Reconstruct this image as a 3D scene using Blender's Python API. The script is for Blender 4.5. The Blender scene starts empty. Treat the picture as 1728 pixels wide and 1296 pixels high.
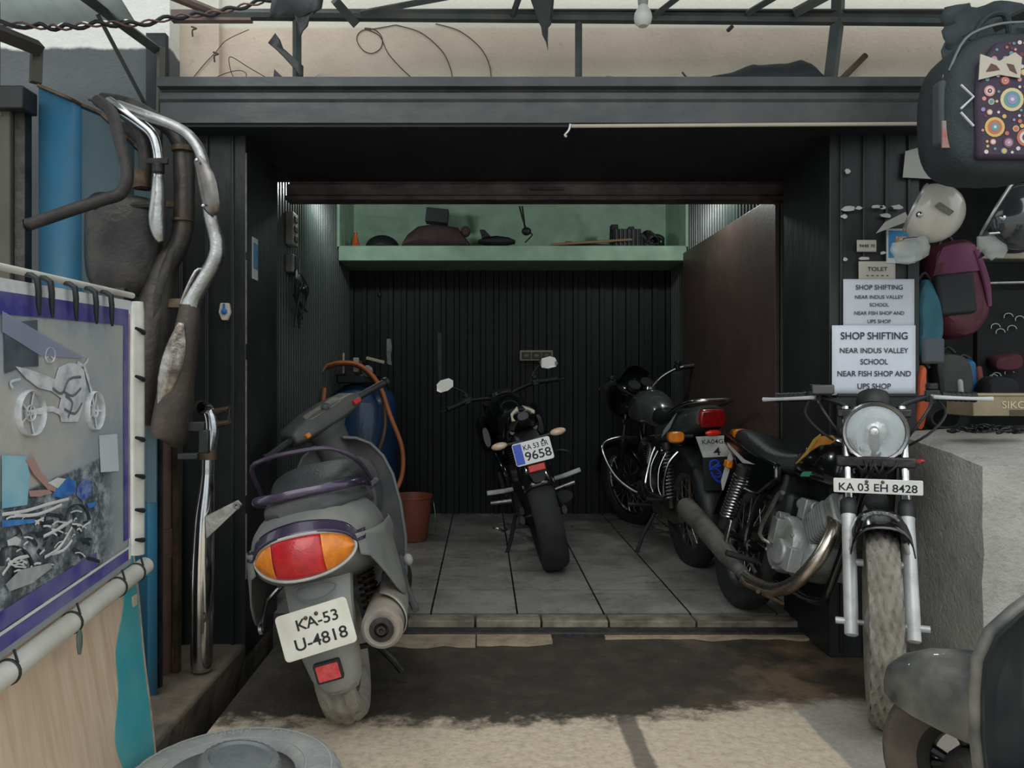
import bpy, bmesh, math, random
from mathutils import Vector, Matrix, noise
random.seed(7)
R = math.radians
PI = math.pi
scene = bpy.context.scene
COL = scene.collection
# ---------------------------------------------------------------- camera
F, CX, CY, CZ = 1300.0, 815.0, 642.0, 1.06
cam_d = bpy.data.cameras.new('camera'); cam = bpy.data.objects.new('camera', cam_d); COL.objects.link(cam)
cam.location = (0, 0, CZ); cam.rotation_euler = (R(90), 0, 0)
cam_d.sensor_width = 36; cam_d.lens = 36 * F / 1728
cam_d.shift_x = (864 - CX) / 1728; cam_d.shift_y = (CY - 648) / 1728
cam_d.clip_start = .02
scene.camera = cam
# ---------------------------------------------------------------- world, lights, exposure
w = bpy.data.worlds.new('sky'); scene.world = w; w.use_nodes = True
nt = w.node_tree; bg = nt.nodes['Background']
tc = nt.nodes.new('ShaderNodeTexCoord'); sep = nt.nodes.new('ShaderNodeSeparateXYZ'); rp = nt.nodes.new('ShaderNodeValToRGB')
nt.links.new(tc.outputs['Generated'], sep.inputs[0]); nt.links.new(sep.outputs['Z'], rp.inputs[0]); nt.links.new(rp.outputs[0], bg.inputs[0])
rp.color_ramp.elements[0].position = 0.0; rp.color_ramp.elements[0].color = (.55, .6, .62, 1)
rp.color_ramp.elements[1].position = .35; rp.color_ramp.elements[1].color = (.92, .97, 1.0, 1)
bg.inputs[1].default_value = 1.15
vs = scene.view_settings; vs.view_transform = 'Standard'; vs.look = 'None'; vs.gamma = 1; vs.exposure = 0.14
try: vs.use_curve_mapping = False
except Exception: pass
def area(name, loc, rot, sx, sy, power, col=(1, 1, 1)):
    d = bpy.data.lights.new(name, 'AREA'); d.shape = 'RECTANGLE'; d.size = sx; d.size_y = sy; d.energy = power; d.color = col
    o = bpy.data.objects.new(name, d); COL.objects.link(o); o.location = loc; o.rotation_euler = rot; return o
# bright open street behind the viewer: broad overcast daylight
sund = bpy.data.lights.new('veiled_sun', 'SUN'); sund.energy = .9; sund.angle = R(50); sund.color = (1, .98, .94)
sun = bpy.data.objects.new('veiled_sun', sund); COL.objects.link(sun); sun.rotation_euler = (R(48), 0, R(-14))
def pt(name, loc, power, col, r=.05):
    d = bpy.data.lights.new(name, 'POINT'); d.energy = power; d.color = col; d.shadow_soft_size = r
    o = bpy.data.objects.new(name, d); COL.objects.link(o); o.location = loc; return o
# the two lamps hung out of sight behind the shutter rail
pt('lamp_glow', (-.86, 4.42, 2.2), 12, (.9, 1, .97)); pt('lamp_glow', (1.25, 4.36, 2.2), 14, (.95, 1, .97))
# ---------------------------------------------------------------- helpers
def P(px, py, d): return Vector(((px - CX) * d / F, d, CZ - (py - CY) * d / F))
def S(h, a=1):
    h = h.lstrip('#'); o = []
    for i in (0, 2, 4):
        c = int(h[i:i+2], 16) / 255; o.append(c / 12.92 if c <= .04045 else ((c + .055) / 1.055) ** 2.4)
    return (*o, a)
MATS = {}
def mat(name, c, rough=.5, metal=0., c2=None, scale=6., amt=.5, bump=0., bscale=60., coat=0., stretch=(1, 1, 1), emit=0., alpha=1., trans=0., spec=.5, dust=None, dustamt=.0):
    if name in MATS: return MATS[name]
    m = bpy.data.materials.new(name); m.use_nodes = True; MATS[name] = m
    n = m.node_tree.nodes; L = m.node_tree.links; b = n['Principled BSDF']
    b.inputs['Base Color'].default_value = S(c); b.inputs['Roughness'].default_value = rough; b.inputs['Metallic'].default_value = metal
    b.inputs['Coat Weight'].default_value = coat; b.inputs['Specular IOR Level'].default_value = spec
    b.inputs['Alpha'].default_value = alpha; b.inputs['Transmission Weight'].default_value = trans
    if emit: b.inputs['Emission Color'].default_value = S(c); b.inputs['Emission Strength'].default_value = emit
    t = n.new('ShaderNodeTexCoord'); mp = n.new('ShaderNodeMapping'); mp.inputs['Scale'].default_value = stretch; L.new(t.outputs['Object'], mp.inputs[0])
    cur = None
    if c2:
        nz = n.new('ShaderNodeTexNoise'); nz.inputs['Scale'].default_value = scale; nz.inputs['Detail'].default_value = 6; nz.inputs['Roughness'].default_value = .62; L.new(mp.outputs[0], nz.inputs[0])
        r = n.new('ShaderNodeValToRGB'); r.color_ramp.elements[0].position = amt - .14; r.color_ramp.elements[1].position = amt + .14
        r.color_ramp.elements[0].color = S(c); r.color_ramp.elements[1].color = S(c2); L.new(nz.outputs[0], r.inputs[0]); cur = r.outputs[0]
        rr = n.new('ShaderNodeMapRange'); rr.inputs['To Min'].default_value = max(0, rough - .1); rr.inputs['To Max'].default_value = min(1, rough + .15); L.new(nz.outputs[0], rr.inputs[0]); L.new(rr.outputs[0], b.inputs['Roughness'])
    if dust:
        nz = n.new('ShaderNodeTexNoise'); nz.inputs['Scale'].default_value = 9; nz.inputs['Detail'].default_value = 8; L.new(t.outputs['Object'], nz.inputs[0])
        r = n.new('ShaderNodeMapRange'); r.inputs['From Min'].default_value = .38; r.inputs['From Max'].default_value = .72; r.inputs['To Max'].default_value = dustamt; L.new(nz.outputs[0], r.inputs[0])
        mx = n.new('ShaderNodeMix'); mx.data_type = 'RGBA'; mx.inputs[7].default_value = S(dust); L.new(r.outputs[0], mx.inputs[0])
        if cur: L.new(cur, mx.inputs[6])
        else: mx.inputs[6].default_value = S(c)
        cur = mx.outputs[2]
    if cur: L.new(cur, b.inputs['Base Color'])
    if bump:
        nb = n.new('ShaderNodeTexNoise'); nb.inputs['Scale'].default_value = bscale; nb.inputs['Detail'].default_value = 6; L.new(mp.outputs[0], nb.inputs[0])
        bp = n.new('ShaderNodeBump'); bp.inputs['Strength'].default_value = bump; bp.inputs['Distance'].default_value = .01; L.new(nb.outputs[0], bp.inputs['Height']); L.new(bp.outputs[0], b.inputs['Normal'])
    return m
def frame(o, x, y):
    "matrix with origin o, x axis along x, y axis near y"
    x = Vector(x).normalized(); z = x.cross(Vector(y)).normalized(); y = z.cross(x)
    m = Matrix((x, y, z)).transposed().to_4x4(); m.translation = Vector(o); return m
def axisframe(o, z):
    z = Vector(z).normalized(); t = Vector((1, 0, 0)) if abs(z.x) < .9 else Vector((0, 1, 0))
    x = t.cross(z).normalized(); y = z.cross(x); m = Matrix((x, y, z)).transposed().to_4x4(); m.translation = Vector(o); return m
def TR(loc=(0, 0, 0), rx=0, ry=0, rz=0):
    return Matrix.Translation(Vector(loc)) @ Matrix.Rotation(R(rz), 4, 'Z') @ Matrix.Rotation(R(ry), 4, 'Y') @ Matrix.Rotation(R(rx), 4, 'X')
def smooth_path(pts, k=4):
    "Catmull-Rom through pts"
    pts = [Vector(p) for p in pts]
    if len(pts) < 3: return pts
    out = []
    for i in range(len(pts) - 1):
        a = pts[max(i-1, 0)]; b = pts[i]; c = pts[i+1]; d = pts[min(i+2, len(pts)-1)]
        for j in range(k):
            t = j / k
            out.append(.5 * ((2*b) + (c-a)*t + (2*a-5*b+4*c-d)*t*t + (3*b-a-3*c+d)*t**3))
    out.append(pts[-1]); return out
class MB:
    def __init__(s, T=None): s.v = []; s.f = []; s.m = []; s.T = T or Matrix()
    def add(s, vs, fs, mi=0):
        o = len(s.v); s.v += [s.T @ Vector(v) for v in vs]; s.f += [[i + o for i in f] for f in fs]; s.m += [mi] * len(fs); return s
    def box(s, c, size, M=None, mi=0, taper=1):
        a, b, h = size[0]/2, size[1]/2, size[2]/2; M = M or Matrix(); c = Vector(c); vs = []
        for z, k in ((-h, 1), (h, taper)):
            for x, y in ((-a, -b), (a, -b), (a, b), (-a, b)): vs.append(c + M.to_3x3() @ Vector((x*k, y*k, z)))
        return s.add(vs, [(3,2,1,0), (4,5,6,7), (0,1,5,4), (1,2,6,5), (2,3,7,6), (3,0,4,7)], mi)
    def tube(s, pts, r, n=10, mi=0, closed=False, cap=True, k=0, flat=1., up=None, hollow=False):
        pts = [Vector(p) for p in pts]
        if k: 
            if isinstance(r, (list, tuple)):
                rr = smooth_path([Vector((x, 0, 0)) for x in r], k); r = [max(q.x, .0004) for q in rr]
            pts = smooth_path(pts, k)
        if not isinstance(r, (list, tuple)): r = [r] * len(pts)
        vs = []; N = len(pts); t0 = None; u = None
        for i, p in enumerate(pts):
            a = pts[(i-1) % N] if (closed or i > 0) else p; b = pts[(i+1) % N] if (closed or i < N-1) else p
            t = (b - a)
            if t.length < 1e-9: t = Vector((0, 0, 1))
            t.normalize()
            if u is None:
                q = Vector(up) if up else (Vector((0, 0, 1)) if abs(t.z) < .9 else Vector((1, 0, 0)))
                u = (q - t * q.dot(t)).normalized()
            else:
                u = (u - t * u.dot(t))
                if u.length < 1e-6: u = Vector((1, 0, 0)).cross(t)
                u.normalize()
            v = t.cross(u)
            for j in range(n):
                an = 2*PI*j/n; vs.append(p + r[i]*(math.cos(an)*u + flat*math.sin(an)*v))
        fs = []
        for i in range(N if closed else N-1):
            for j in range(n):
                a = i*n + j; b = i*n + (j+1) % n; c = ((i+1) % N)*n + (j+1) % n; d = ((i+1) % N)*n + j; fs.append((a, b, c, d))
        if cap and not closed:
            if not hollow: fs.append(tuple(range(n))[::-1])
            fs.append(tuple((N-1)*n + j for j in range(n)))
        return s.add(vs, fs, mi)
    def cyl(s, a, b, r, r2=None, n=16, mi=0): return s.tube([a, b], [r, r if r2 is None else r2], n, mi)
    def lathe(s, prof, M=None, n=24, mi=0, closed=False, arc=None, fn=None):
        "prof: (radius, height) turned about local z"
        M = M or Matrix(); vs = []; K = len(prof); full = arc is None
        a0, a1 = (0, 2*PI) if full else (R(arc[0]), R(arc[1])); NN = n if full else n + 1
        for i in range(NN):
            an = a0 + (a1-a0)*i/n
            for j, (r, h) in enumerate(prof):
                if fn: r += fn(i, j)
                vs.append(M @ Vector((r*math.cos(an), r*math.sin(an), h)))
        fs = []
        for i in range(n):
            i2 = (i+1) % NN
            for j in range(K if closed else K-1):
                j2 = (j+1) % K; fs.append((i*K+j, i2*K+j, i2*K+j2, i*K+j2))
        return s.add(vs, fs, mi)
    def loft(s, rings, mi=0, cap=True, closed=False):
        n = len(rings[0]); vs = [p for r in rings for p in r]; fs = []
        K = len(rings)
        for i in range(K if closed else K-1):
            i2 = (i+1) % K
            for j in range(n):
                fs.append((i*n+j, i*n+(j+1) % n, i2*n+(j+1) % n, i2*n+j))
        if cap and not closed: fs += [tuple(range(n))[::-1], tuple((K-1)*n+j for j in range(n))]
        return s.add(vs, fs, mi)
    def prism(s, poly, M=None, depth=.01, mi=0, z0=None):
        "poly in local xy, extruded along local z, centred unless z0 is given"
        M = M or Matrix(); z0 = -depth/2 if z0 is None else z0; n = len(poly)
        vs = [M @ Vector((x, y, z0)) for x, y in poly] + [M @ Vector((x, y, z0+depth)) for x, y in poly]
        return s.add(vs, [tuple(range(n))[::-1], tuple(range(n, 2*n))] + [(i, (i+1) % n, n+(i+1) % n, n+i) for i in range(n)], mi)
    def ell(s, c, rad, M=None, nu=16, nv=10, mi=0, z0=-1., z1=1.):
        M = M or Matrix(); c = Vector(c); vs = []; fs = []
        for i in range(nv+1):
            ph = math.asin(z0) + (math.asin(z1) - math.asin(z0))*i/nv
            for j in range(nu):
                th = 2*PI*j/nu; vs.append(c + M.to_3x3() @ Vector((rad[0]*math.cos(ph)*math.cos(th), rad[1]*math.cos(ph)*math.sin(th), rad[2]*math.sin(ph))))
        for i in range(nv):
            for j in range(nu): fs.append((i*nu+j, i*nu+(j+1) % nu, (i+1)*nu+(j+1) % nu, (i+1)*nu+j))
        fs += [tuple(range(nu))[::-1], tuple(nv*nu+j for j in range(nu))]
        return s.add(vs, fs, mi)
    def grid(s, fn, nu, nv, mi=0, thick=0.):
        vs = [Vector(fn(i/nu, j/nv)) for i in range(nu+1) for j in range(nv+1)]
        fs = [(i*(nv+1)+j, (i+1)*(nv+1)+j, (i+1)*(nv+1)+j+1, i*(nv+1)+j+1) for i in range(nu) for j in range(nv)]
        return s.add(vs, fs, mi)
    def build(s, name, mats, parent=None, bevel=0., sub=0, solid=0., ang=38, label=None, seg=2, off=-1):
        me = bpy.data.meshes.new(name); me.from_pydata([tuple(v) for v in s.v], [], s.f)
        bm = bmesh.new(); bm.from_mesh(me); bmesh.ops.remove_doubles(bm, verts=bm.verts, dist=1e-6)
        bmesh.ops.recalc_face_normals(bm, faces=bm.faces); bm.to_mesh(me); bm.free()
        if not isinstance(mats, (list, tuple)): mats = [mats]
        for m in mats: me.materials.append(m)
        if len(mats) > 1 and len(me.polygons) == len(s.m):
            for p, k in zip(me.polygons, s.m): p.material_index = k
        me.polygons.foreach_set('use_smooth', [True]*len(me.polygons)); me.set_sharp_from_angle(angle=R(ang)); me.update()
        o = bpy.data.objects.new(name, me); COL.objects.link(o)
        if parent: o.parent = parent
        if solid: q = o.modifiers.new('solid', 'SOLIDIFY'); q.thickness = solid; q.offset = off
        if bevel: q = o.modifiers.new('bevel', 'BEVEL'); q.width = bevel; q.segments = seg; q.limit_method = 'ANGLE'; q.angle_limit = R(40)
        if sub: q = o.modifiers.new('sub', 'SUBSURF'); q.levels = sub; q.render_levels = sub
        if label: o['label'] = label
        return o
def tag(o, label, cat, group=None, kind=None):
    o['label'] = label; o['category'] = cat
    if group: o['group'] = group
    if kind: o['kind'] = kind
    return o
def thing(name, label, cat, loc=(0, 0, 0), rot=(0, 0, 0), group=None):
    o = bpy.data.objects.new(name, None); o.empty_display_size = .1; COL.objects.link(o); o.location = loc; o.rotation_euler = [R(a) for a in rot]
    return tag(o, label, cat, group)
def struct(name, mb, m, bevel=0, **k):
    o = mb.build(name, m, bevel=bevel, **k); o['kind'] = 'structure'; return o
def text(s, M, width, m, parent, height=None, name='lettering', bold=0., thick=.0006):
    c = bpy.data.curves.new(name, 'FONT'); c.body = s; c.size = 1; c.align_x = 'CENTER'; c.align_y = 'CENTER'; c.offset = bold
    t = bpy.data.objects.new(name, c); COL.objects.link(t); bpy.context.view_layer.update()
    me = bpy.data.meshes.new_from_object(t.evaluated_get(bpy.context.evaluated_depsgraph_get()))
    bpy.data.objects.remove(t); bpy.data.curves.remove(c)
    xs = [v.co.x for v in me.vertices]; ys = [v.co.y for v in me.vertices]
    cx, cy = (min(xs)+max(xs))/2, (min(ys)+max(ys))/2; sx = width/(max(xs)-min(xs)); sy = sx if height is None else height/(max(ys)-min(ys))
    for v in me.vertices: v.co = M @ Vector(((v.co.x-cx)*sx, (v.co.y-cy)*sy, thick))
    me.materials.append(m); me.name = name
    o = bpy.data.objects.new(name, me); COL.objects.link(o); o.parent = parent; return o
def ring(x, yc, zc, w, h, p=2.6, n=20, zt=None):
    "superellipse ring in the plane x=const; zt scales the upper half width"
    out = []
    for i in range(n):
        a = 2*PI*i/n; c, q = math.cos(a), math.sin(a)
        u = math.copysign(abs(c)**(2/p), c); v = math.copysign(abs(q)**(2/p), q)
        ww = w * (1 + ((zt or 1) - 1) * (v + 1) / 2)
        out.append(Vector((x, yc + ww*u, zc + h*v)))
    return out
def rrect(w, h, r, n=4):
    out = []
    for cx, cy, a0 in ((w/2-r, h/2-r, 0), (-w/2+r, h/2-r, 90), (-w/2+r, -h/2+r, 180), (w/2-r, -h/2+r, 270)):
        for i in range(n+1): a = R(a0 + 90*i/n); out.append((cx + r*math.cos(a), cy + r*math.sin(a)))
    return out
# ---------------------------------------------------------------- shared materials
blackmetal = mat('black_painted_metal', '#15181a', .42, .0, '#1f2325', 3, .5, .25, 30, dust='#4a4a44', dustamt=.12, stretch=(1, 1, .35))
chrome = mat('chrome', '#c9cccd', .18, 1., '#8d9092', 14, .6)
dullchrome = mat('dull_chrome', '#a9aaa8', .34, 1., '#6d675f', 10, .6, .2, 60)
rust = mat('rusty_steel', '#6d5b49', .55, .7, '#3e342b', 12, .5, .3, 50)
darksteel = mat('dark_steel', '#4a4846', .5, .75, '#2e2c2a', 9, .5, .3, 50)
alu = mat('cast_aluminium', '#a3a6a4', .42, .45, '#767873', 8, .55, .25, 70)
silverpaint = mat('silver_paint', '#c3c6c6', .38, .25, '#9a9c9a', 9, .62)
plasticblack = mat('black_plastic', '#17191a', .5, 0, '#24272a', 10, .55, .12, 120)
gloss = mat('black_gloss_paint', '#0d0f11', .16, 0, coat=.6)
rubber = mat('tyre_rubber', '#17191a', .75, 0, '#242524', 14, .55, .15, 100)
dustyrubber = mat('dusty_tyre_rubber', '#8f8b81', .9, 0, '#716c62', 16, .5, .3, 90)
seatmat = mat('seat_vinyl', '#101416', .38, 0, '#1c2123', 6, .5, .3, 140)
white = mat('white_plate_paint', '#d9dad4', .4, 0, '#c5c4b6', 10, .62)
ink = mat('black_ink', '#15171a', .6)
redlens = mat('red_lens', '#c01a22', .22, 0, '#a01520', 40, .5, .15, 200, coat=.5)
darkred = mat('dark_red_lens', '#6a0f12', .25, coat=.5)
amber = mat('amber_lens', '#e2871a', .25, 0, '#c86c10', 40, .5, .15, 200, coat=.5)
# ---------------------------------------------------------------- the setting
XL, XR, D1, D2, ZF = -1.02, 1.433, 3.34, 5.85, .05
def zonemat(name, build):
    m = bpy.data.materials.new(name); m.use_nodes = True; MATS[name] = m; n = m.node_tree.nodes; L = m.node_tree.links
    build(n, L, n['Principled BSDF']); return m
def nd(n, t, **k):
    q = n.new(t)
    for a, b in k.items(): setattr(q, a, b)
    return q
def mathn(n, L, op, a, b=None, clamp=False):
    q = n.new('ShaderNodeMath'); q.operation = op; q.use_clamp = clamp
    for i, x in enumerate((a, b)):
        if x is None: continue
        if isinstance(x, (int, float)): q.inputs[i].default_value = x
        else: L.new(x, q.inputs[i])
    return q.outputs[0]
def ramp(n, L, f, stops):
    r = n.new('ShaderNodeValToRGB'); e = r.color_ramp.elements
    while len(e) < len(stops): e.new(.5)
    for q, (p, c) in zip(e, stops): q.position = p; q.color = S(c)
    L.new(f, r.inputs[0]); return r.outputs[0]
def mixc(n, L, f, a, b):
    q = n.new('ShaderNodeMix'); q.data_type = 'RGBA'
    if isinstance(f, (int, float)): q.inputs[0].default_value = f
    else: L.new(f, q.inputs[0])
    for i, x in ((6, a), (7, b)):
        if isinstance(x, str): q.inputs[i].default_value = S(x)
        else: L.new(x, q.inputs[i])
    return q.outputs[2]
def noi(n, L, vec, sc, det=6, ro=.6):
    q = n.new('ShaderNodeTexNoise'); q.inputs['Scale'].default_value = sc; q.inputs['Detail'].default_value = det; q.inputs['Roughness'].default_value = ro; L.new(vec, q.inputs[0]); return q.outputs[0]
def bumpn(n, L, h, st, dist, b):
    q = n.new('ShaderNodeBump'); q.inputs['Strength'].default_value = st; q.inputs['Distance'].default_value = dist; L.new(h, q.inputs['Height']); L.new(q.outputs[0], b.inputs['Normal'])
def sstep(n, L, x, a, b):
    q = n.new('ShaderNodeMapRange'); q.interpolation_type = 'SMOOTHSTEP'; q.inputs['From Min'].default_value = a; q.inputs['From Max'].default_value = b; L.new(x, q.inputs[0]); return q.outputs[0]
def ground_nodes(n, L, b):
    g = n.new('ShaderNodeNewGeometry'); pos = g.outputs['Position']; s = n.new('ShaderNodeSeparateXYZ'); L.new(pos, s.inputs[0])
    n1 = noi(n, L, pos, 2.2); n2 = noi(n, L, pos, 9, 8, .7); n3 = noi(n, L, pos, 40, 6, .7); n4 = noi(n, L, pos, 1.3, 5)
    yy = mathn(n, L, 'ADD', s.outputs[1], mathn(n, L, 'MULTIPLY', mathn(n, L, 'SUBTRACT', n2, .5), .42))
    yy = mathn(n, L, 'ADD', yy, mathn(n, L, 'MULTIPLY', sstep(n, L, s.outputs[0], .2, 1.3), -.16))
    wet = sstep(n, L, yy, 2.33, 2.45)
    dry = ramp(n, L, n3, [(.3, '#ab9c87'), (.5, '#c6b69f'), (.7, '#d3c5b1')])
    grey = ramp(n, L, n3, [(.3, '#8b867c'), (.7, '#a09b90')])
    gx = mathn(n, L, 'ADD', s.outputs[0], mathn(n, L, 'MULTIPLY', mathn(n, L, 'SUBTRACT', n2, .5), .03))
    dry = mixc(n, L, sstep(n, L, gx, 1.0, 1.015), dry, grey)
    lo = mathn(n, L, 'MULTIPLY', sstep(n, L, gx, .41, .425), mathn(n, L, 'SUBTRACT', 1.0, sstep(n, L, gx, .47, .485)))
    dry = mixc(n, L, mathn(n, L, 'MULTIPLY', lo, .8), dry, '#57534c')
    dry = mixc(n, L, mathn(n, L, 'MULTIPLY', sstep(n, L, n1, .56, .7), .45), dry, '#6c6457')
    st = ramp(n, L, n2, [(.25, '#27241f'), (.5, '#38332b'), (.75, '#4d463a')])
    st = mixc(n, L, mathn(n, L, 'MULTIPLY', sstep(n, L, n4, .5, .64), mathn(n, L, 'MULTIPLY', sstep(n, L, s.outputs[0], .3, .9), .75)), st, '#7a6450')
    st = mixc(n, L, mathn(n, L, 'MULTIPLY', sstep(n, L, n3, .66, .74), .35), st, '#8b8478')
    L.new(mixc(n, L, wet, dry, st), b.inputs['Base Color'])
    rr = mathn(n, L, 'SUBTRACT', .85, mathn(n, L, 'MULTIPLY', wet, .3)); L.new(rr, b.inputs['Roughness'])
    bumpn(n, L, mathn(n, L, 'ADD', n3, mathn(n, L, 'MULTIPLY', n2, .8)), .55, .012, b)
ground_m = zonemat('cement_ground', ground_nodes)
g = MB(); g.box((3.0, .25, -.25), (7.66, 6.4, .5)); struct('floor_street', g, ground_m)
def tile_nodes(n, L, b):
    g = n.new('ShaderNodeNewGeometry'); pos = g.outputs['Position']; s = n.new('ShaderNodeSeparateXYZ'); L.new(pos, s.inputs[0])
    def line(c, o, wd):
        f = mathn(n, L, 'FRACT', mathn(n, L, 'DIVIDE', mathn(n, L, 'SUBTRACT', c, o - 3.75), .375))
        d = mathn(n, L, 'ABSOLUTE', mathn(n, L, 'SUBTRACT', f, .5)); return mathn(n, L, 'GREATER_THAN', d, .5 - wd)
    lx = line(s.outputs[0], -.226, .011); ly = mathn(n, L, 'MULTIPLY', line(s.outputs[1], D1, .008), .6)
    n1 = noi(n, L, pos, 3.0, 8, .65); n2 = noi(n, L, pos, 22, 8, .7)
    c = ramp(n, L, n1, [(.3, '#6c6c66'), (.5, '#8c8c86'), (.7, '#a09f98')])
    c = mixc(n, L, mathn(n, L, 'MULTIPLY', sstep(n, L, n2, .55, .68), .5), c, '#4c453c')
    sy = n.new('ShaderNodeVectorMath'); sy.operation = 'MULTIPLY'; sy.inputs[1].default_value = (1.5, 9, 1); L.new(pos, sy.inputs[0])
    n3 = noi(n, L, sy.outputs[0], 2.0, 5); c = mixc(n, L, mathn(n, L, 'MULTIPLY', sstep(n, L, n3, .62, .72), .7), c, '#3a3733')
    c = mixc(n, L, mathn(n, L, 'MAXIMUM', lx, ly), c, '#141412')
    L.new(c, b.inputs['Base Color']); L.new(mathn(n, L, 'ADD', .12, mathn(n, L, 'MULTIPLY', n1, .3)), b.inputs['Roughness'])
    bumpn(n, L, n2, .12, .004, b)
tile_m = zonemat('floor_tiles', tile_nodes)
g = MB(); g.box((.4, 4.68, -.04), (3.3, 2.68, .18)); struct('floor', g, tile_m)
# step edge: row of worn edging stones with a dark riser
beige = mat('worn_edging_stone', '#8a8272', .8, 0, '#6b6558', 9, .5, .4, 40, dust='#3a362f', dustamt=.7)
g = MB()
for i, (a, b) in enumerate(((-.72, -.33), (-.32, -.035), (-.03, .245), (.25, .53), (.535, .9), (.905, 1.5))):
    g.box(((a+b)/2, 3.295, .02 - .002*(i % 2)), (b-a-.004, .09, .055 if i < 4 else .05))
struct('trim_1', g, beige, bevel=.004)
riser = mat('grimy_riser', '#1d1e1d', .6, 0, '#3b3a36', 22, .6, .6, 40)
g = MB(); g.box((.45, 3.215, .006), (2.45, .075, .028)); struct('trim_2', g, riser, bevel=.006)
patch = mat('broken_beige_tile', '#a09179', .8, 0, '#7d705d', 12, .5, .3, 60)
def ragged(x0, x1, y0, y1, n, seed):
    random.seed(seed); pl = [(x0, y1)] + [(x0 + (x1-x0)*i/n, y0 + random.uniform(-.018, .018)) for i in range(n+1)] + [(x1, y1)]
    return pl
g = MB(); g.prism(ragged(-.6, -.03, 3.06, 3.19, 9, 3), depth=.012, z0=.001); g.prism(ragged(-.025, .28, 3.08, 3.19, 6, 4), depth=.012, z0=.001)
g.prism(ragged(.5, 1.5, 3.14, 3.19, 14, 5), depth=.01, z0=.001)
struct('trim_3', g, patch)
# walls of the workshop: ribbed black sheet metal
def ribbed(mb, O, u, v, nrm, Lu, Lv, pitch, depth, kind='v'):
    O, u, v, nrm = map(Vector, (O, u, v, nrm)); xs = [0]; ds = [0]; x = 0
    while x < Lu:
        for dx, dd in ((pitch*.06, depth), (pitch*.32, depth), (pitch*.06, 0), (pitch*.56, 0)):
            x += dx; xs.append(min(x, Lu)); ds.append(dd)
    vs = []
    for a, d in zip(xs, ds): vs += [O + u*a + nrm*d, O + u*a + nrm*d + v*Lv]
    fs = [(2*i, 2*i+2, 2*i+3, 2*i+1) for i in range(len(xs)-1)]
    k = len(vs); vs += [O - nrm*.03, O - nrm*.03 + u*Lu, O - nrm*.03 + u*Lu + v*Lv, O - nrm*.03 + v*Lv]; fs.append((k, k+3, k+2, k+1))
    mb.add(vs, fs)
darkwall = mat('dark_sheet_wall', '#0c0f10', .5, .0, '#14181a', 4, .5, .2, 25, spec=.3, dust='#35373a', dustamt=.12, stretch=(1, 1, .3))
greenwall = mat('dark_green_sheet_wall', '#26302e', .4, 0, '#313c39', 5, .5, .15, 25, dust='#4c4c46', dustamt=.2, stretch=(1, 1, .3))
g = MB(); ribbed(g, (XL - .1, D2, ZF), (1, 0, 0), (0, 0, 1), (0, -1, 0), XR - XL + .2, 1.9, .1, .018)
struct('wall_back', g, darkwall)
g = MB(); ribbed(g, (XL, D1 - .02, ZF), (0, 1, 0), (0, 0, 1), (1, 0, 0), D2 - D1 + .1, 2.4, .052, .01); struct('wall_left', g, greenwall)
g = MB(); ribbed(g, (XR, D1 - .02, ZF), (0, 1, 0), (0, 0, 1), (-1, 0, 0), D2 - D1 + .1, 2.4, .052, .01); struct('wall_right', g, greenwall)
green = mat('mint_green_paint', '#a6c4ad', .7, 0, '#98b59f', 5, .5, .15, 30, dust='#6d8273', dustamt=.35)
g = MB(); g.box((.2, 5.99, 2.2), (2.7, .1, .9)); g.box((XL + .01, 5.65, 2.25), (.03, .6, .52)); g.box((XR - .01, 5.65, 2.25), (.03, .6, .52)); struct('wall_back_upper', g, green)
ceilm = mat('grey_ceiling', '#4f5553', .85, 0, '#434846', 4)
g = MB(); g.box((.2, 4.75, 2.5), (2.8, 2.7, .1)); struct('ceiling', g, ceilm)
g = MB(); g.box(((XL+XR)/2, 5.63, 1.946), (XR - XL - .03, .54, .104)); struct('trim_4', g, green, bevel=.004)
# brown board on the right wall
brown = mat('brown_board', '#4d3c38', .5, 0, '#433430', 3, .5, .12, 50, dust='#6a5a52', dustamt=.2)
g = MB(); g.box((XR - .03, 4.52, 1.0), (.02, 1.70, 1.89)); tag(g.build('wall_board', brown, bevel=.002), 'tall brown plywood board fixed along the right wall of the workshop', 'board')
# black pillars either side
def pillar(name, x0, x1, y0, y1, z1):
    g = MB(); g.box(((x0+x1)/2, (y0+y1)/2, z1/2), (x1-x0, y1-y0, z1))
    for k in range(4):
        x = x0 + (x1-x0)*(k+.5)/4; g.box((x, y0 - .004, z1/2), (.012, .012, z1 - .04))
    return struct(name, g, blackmetal, bevel=.003)
pillar('pillar_left', -1.3, -.908, 2.95, 3.4, 2.02); pillar('pillar_right', 1.327, 1.672, 2.95, 3.4, 2.02)
chip = mat('pale_scraped_paint', '#8f8d84', .8, 0, '#6d6c66', 30)
g = MB()
random.seed(4)
for z0, z1 in ((1.55, 1.93), (1.2, 1.52), (.62, 1.14), (.3, .55)):
    g.box((-.9065, 2.949, (z0+z1)/2), (.004, .004, z1-z0))
struct('trim_5', g, chip)
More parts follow.
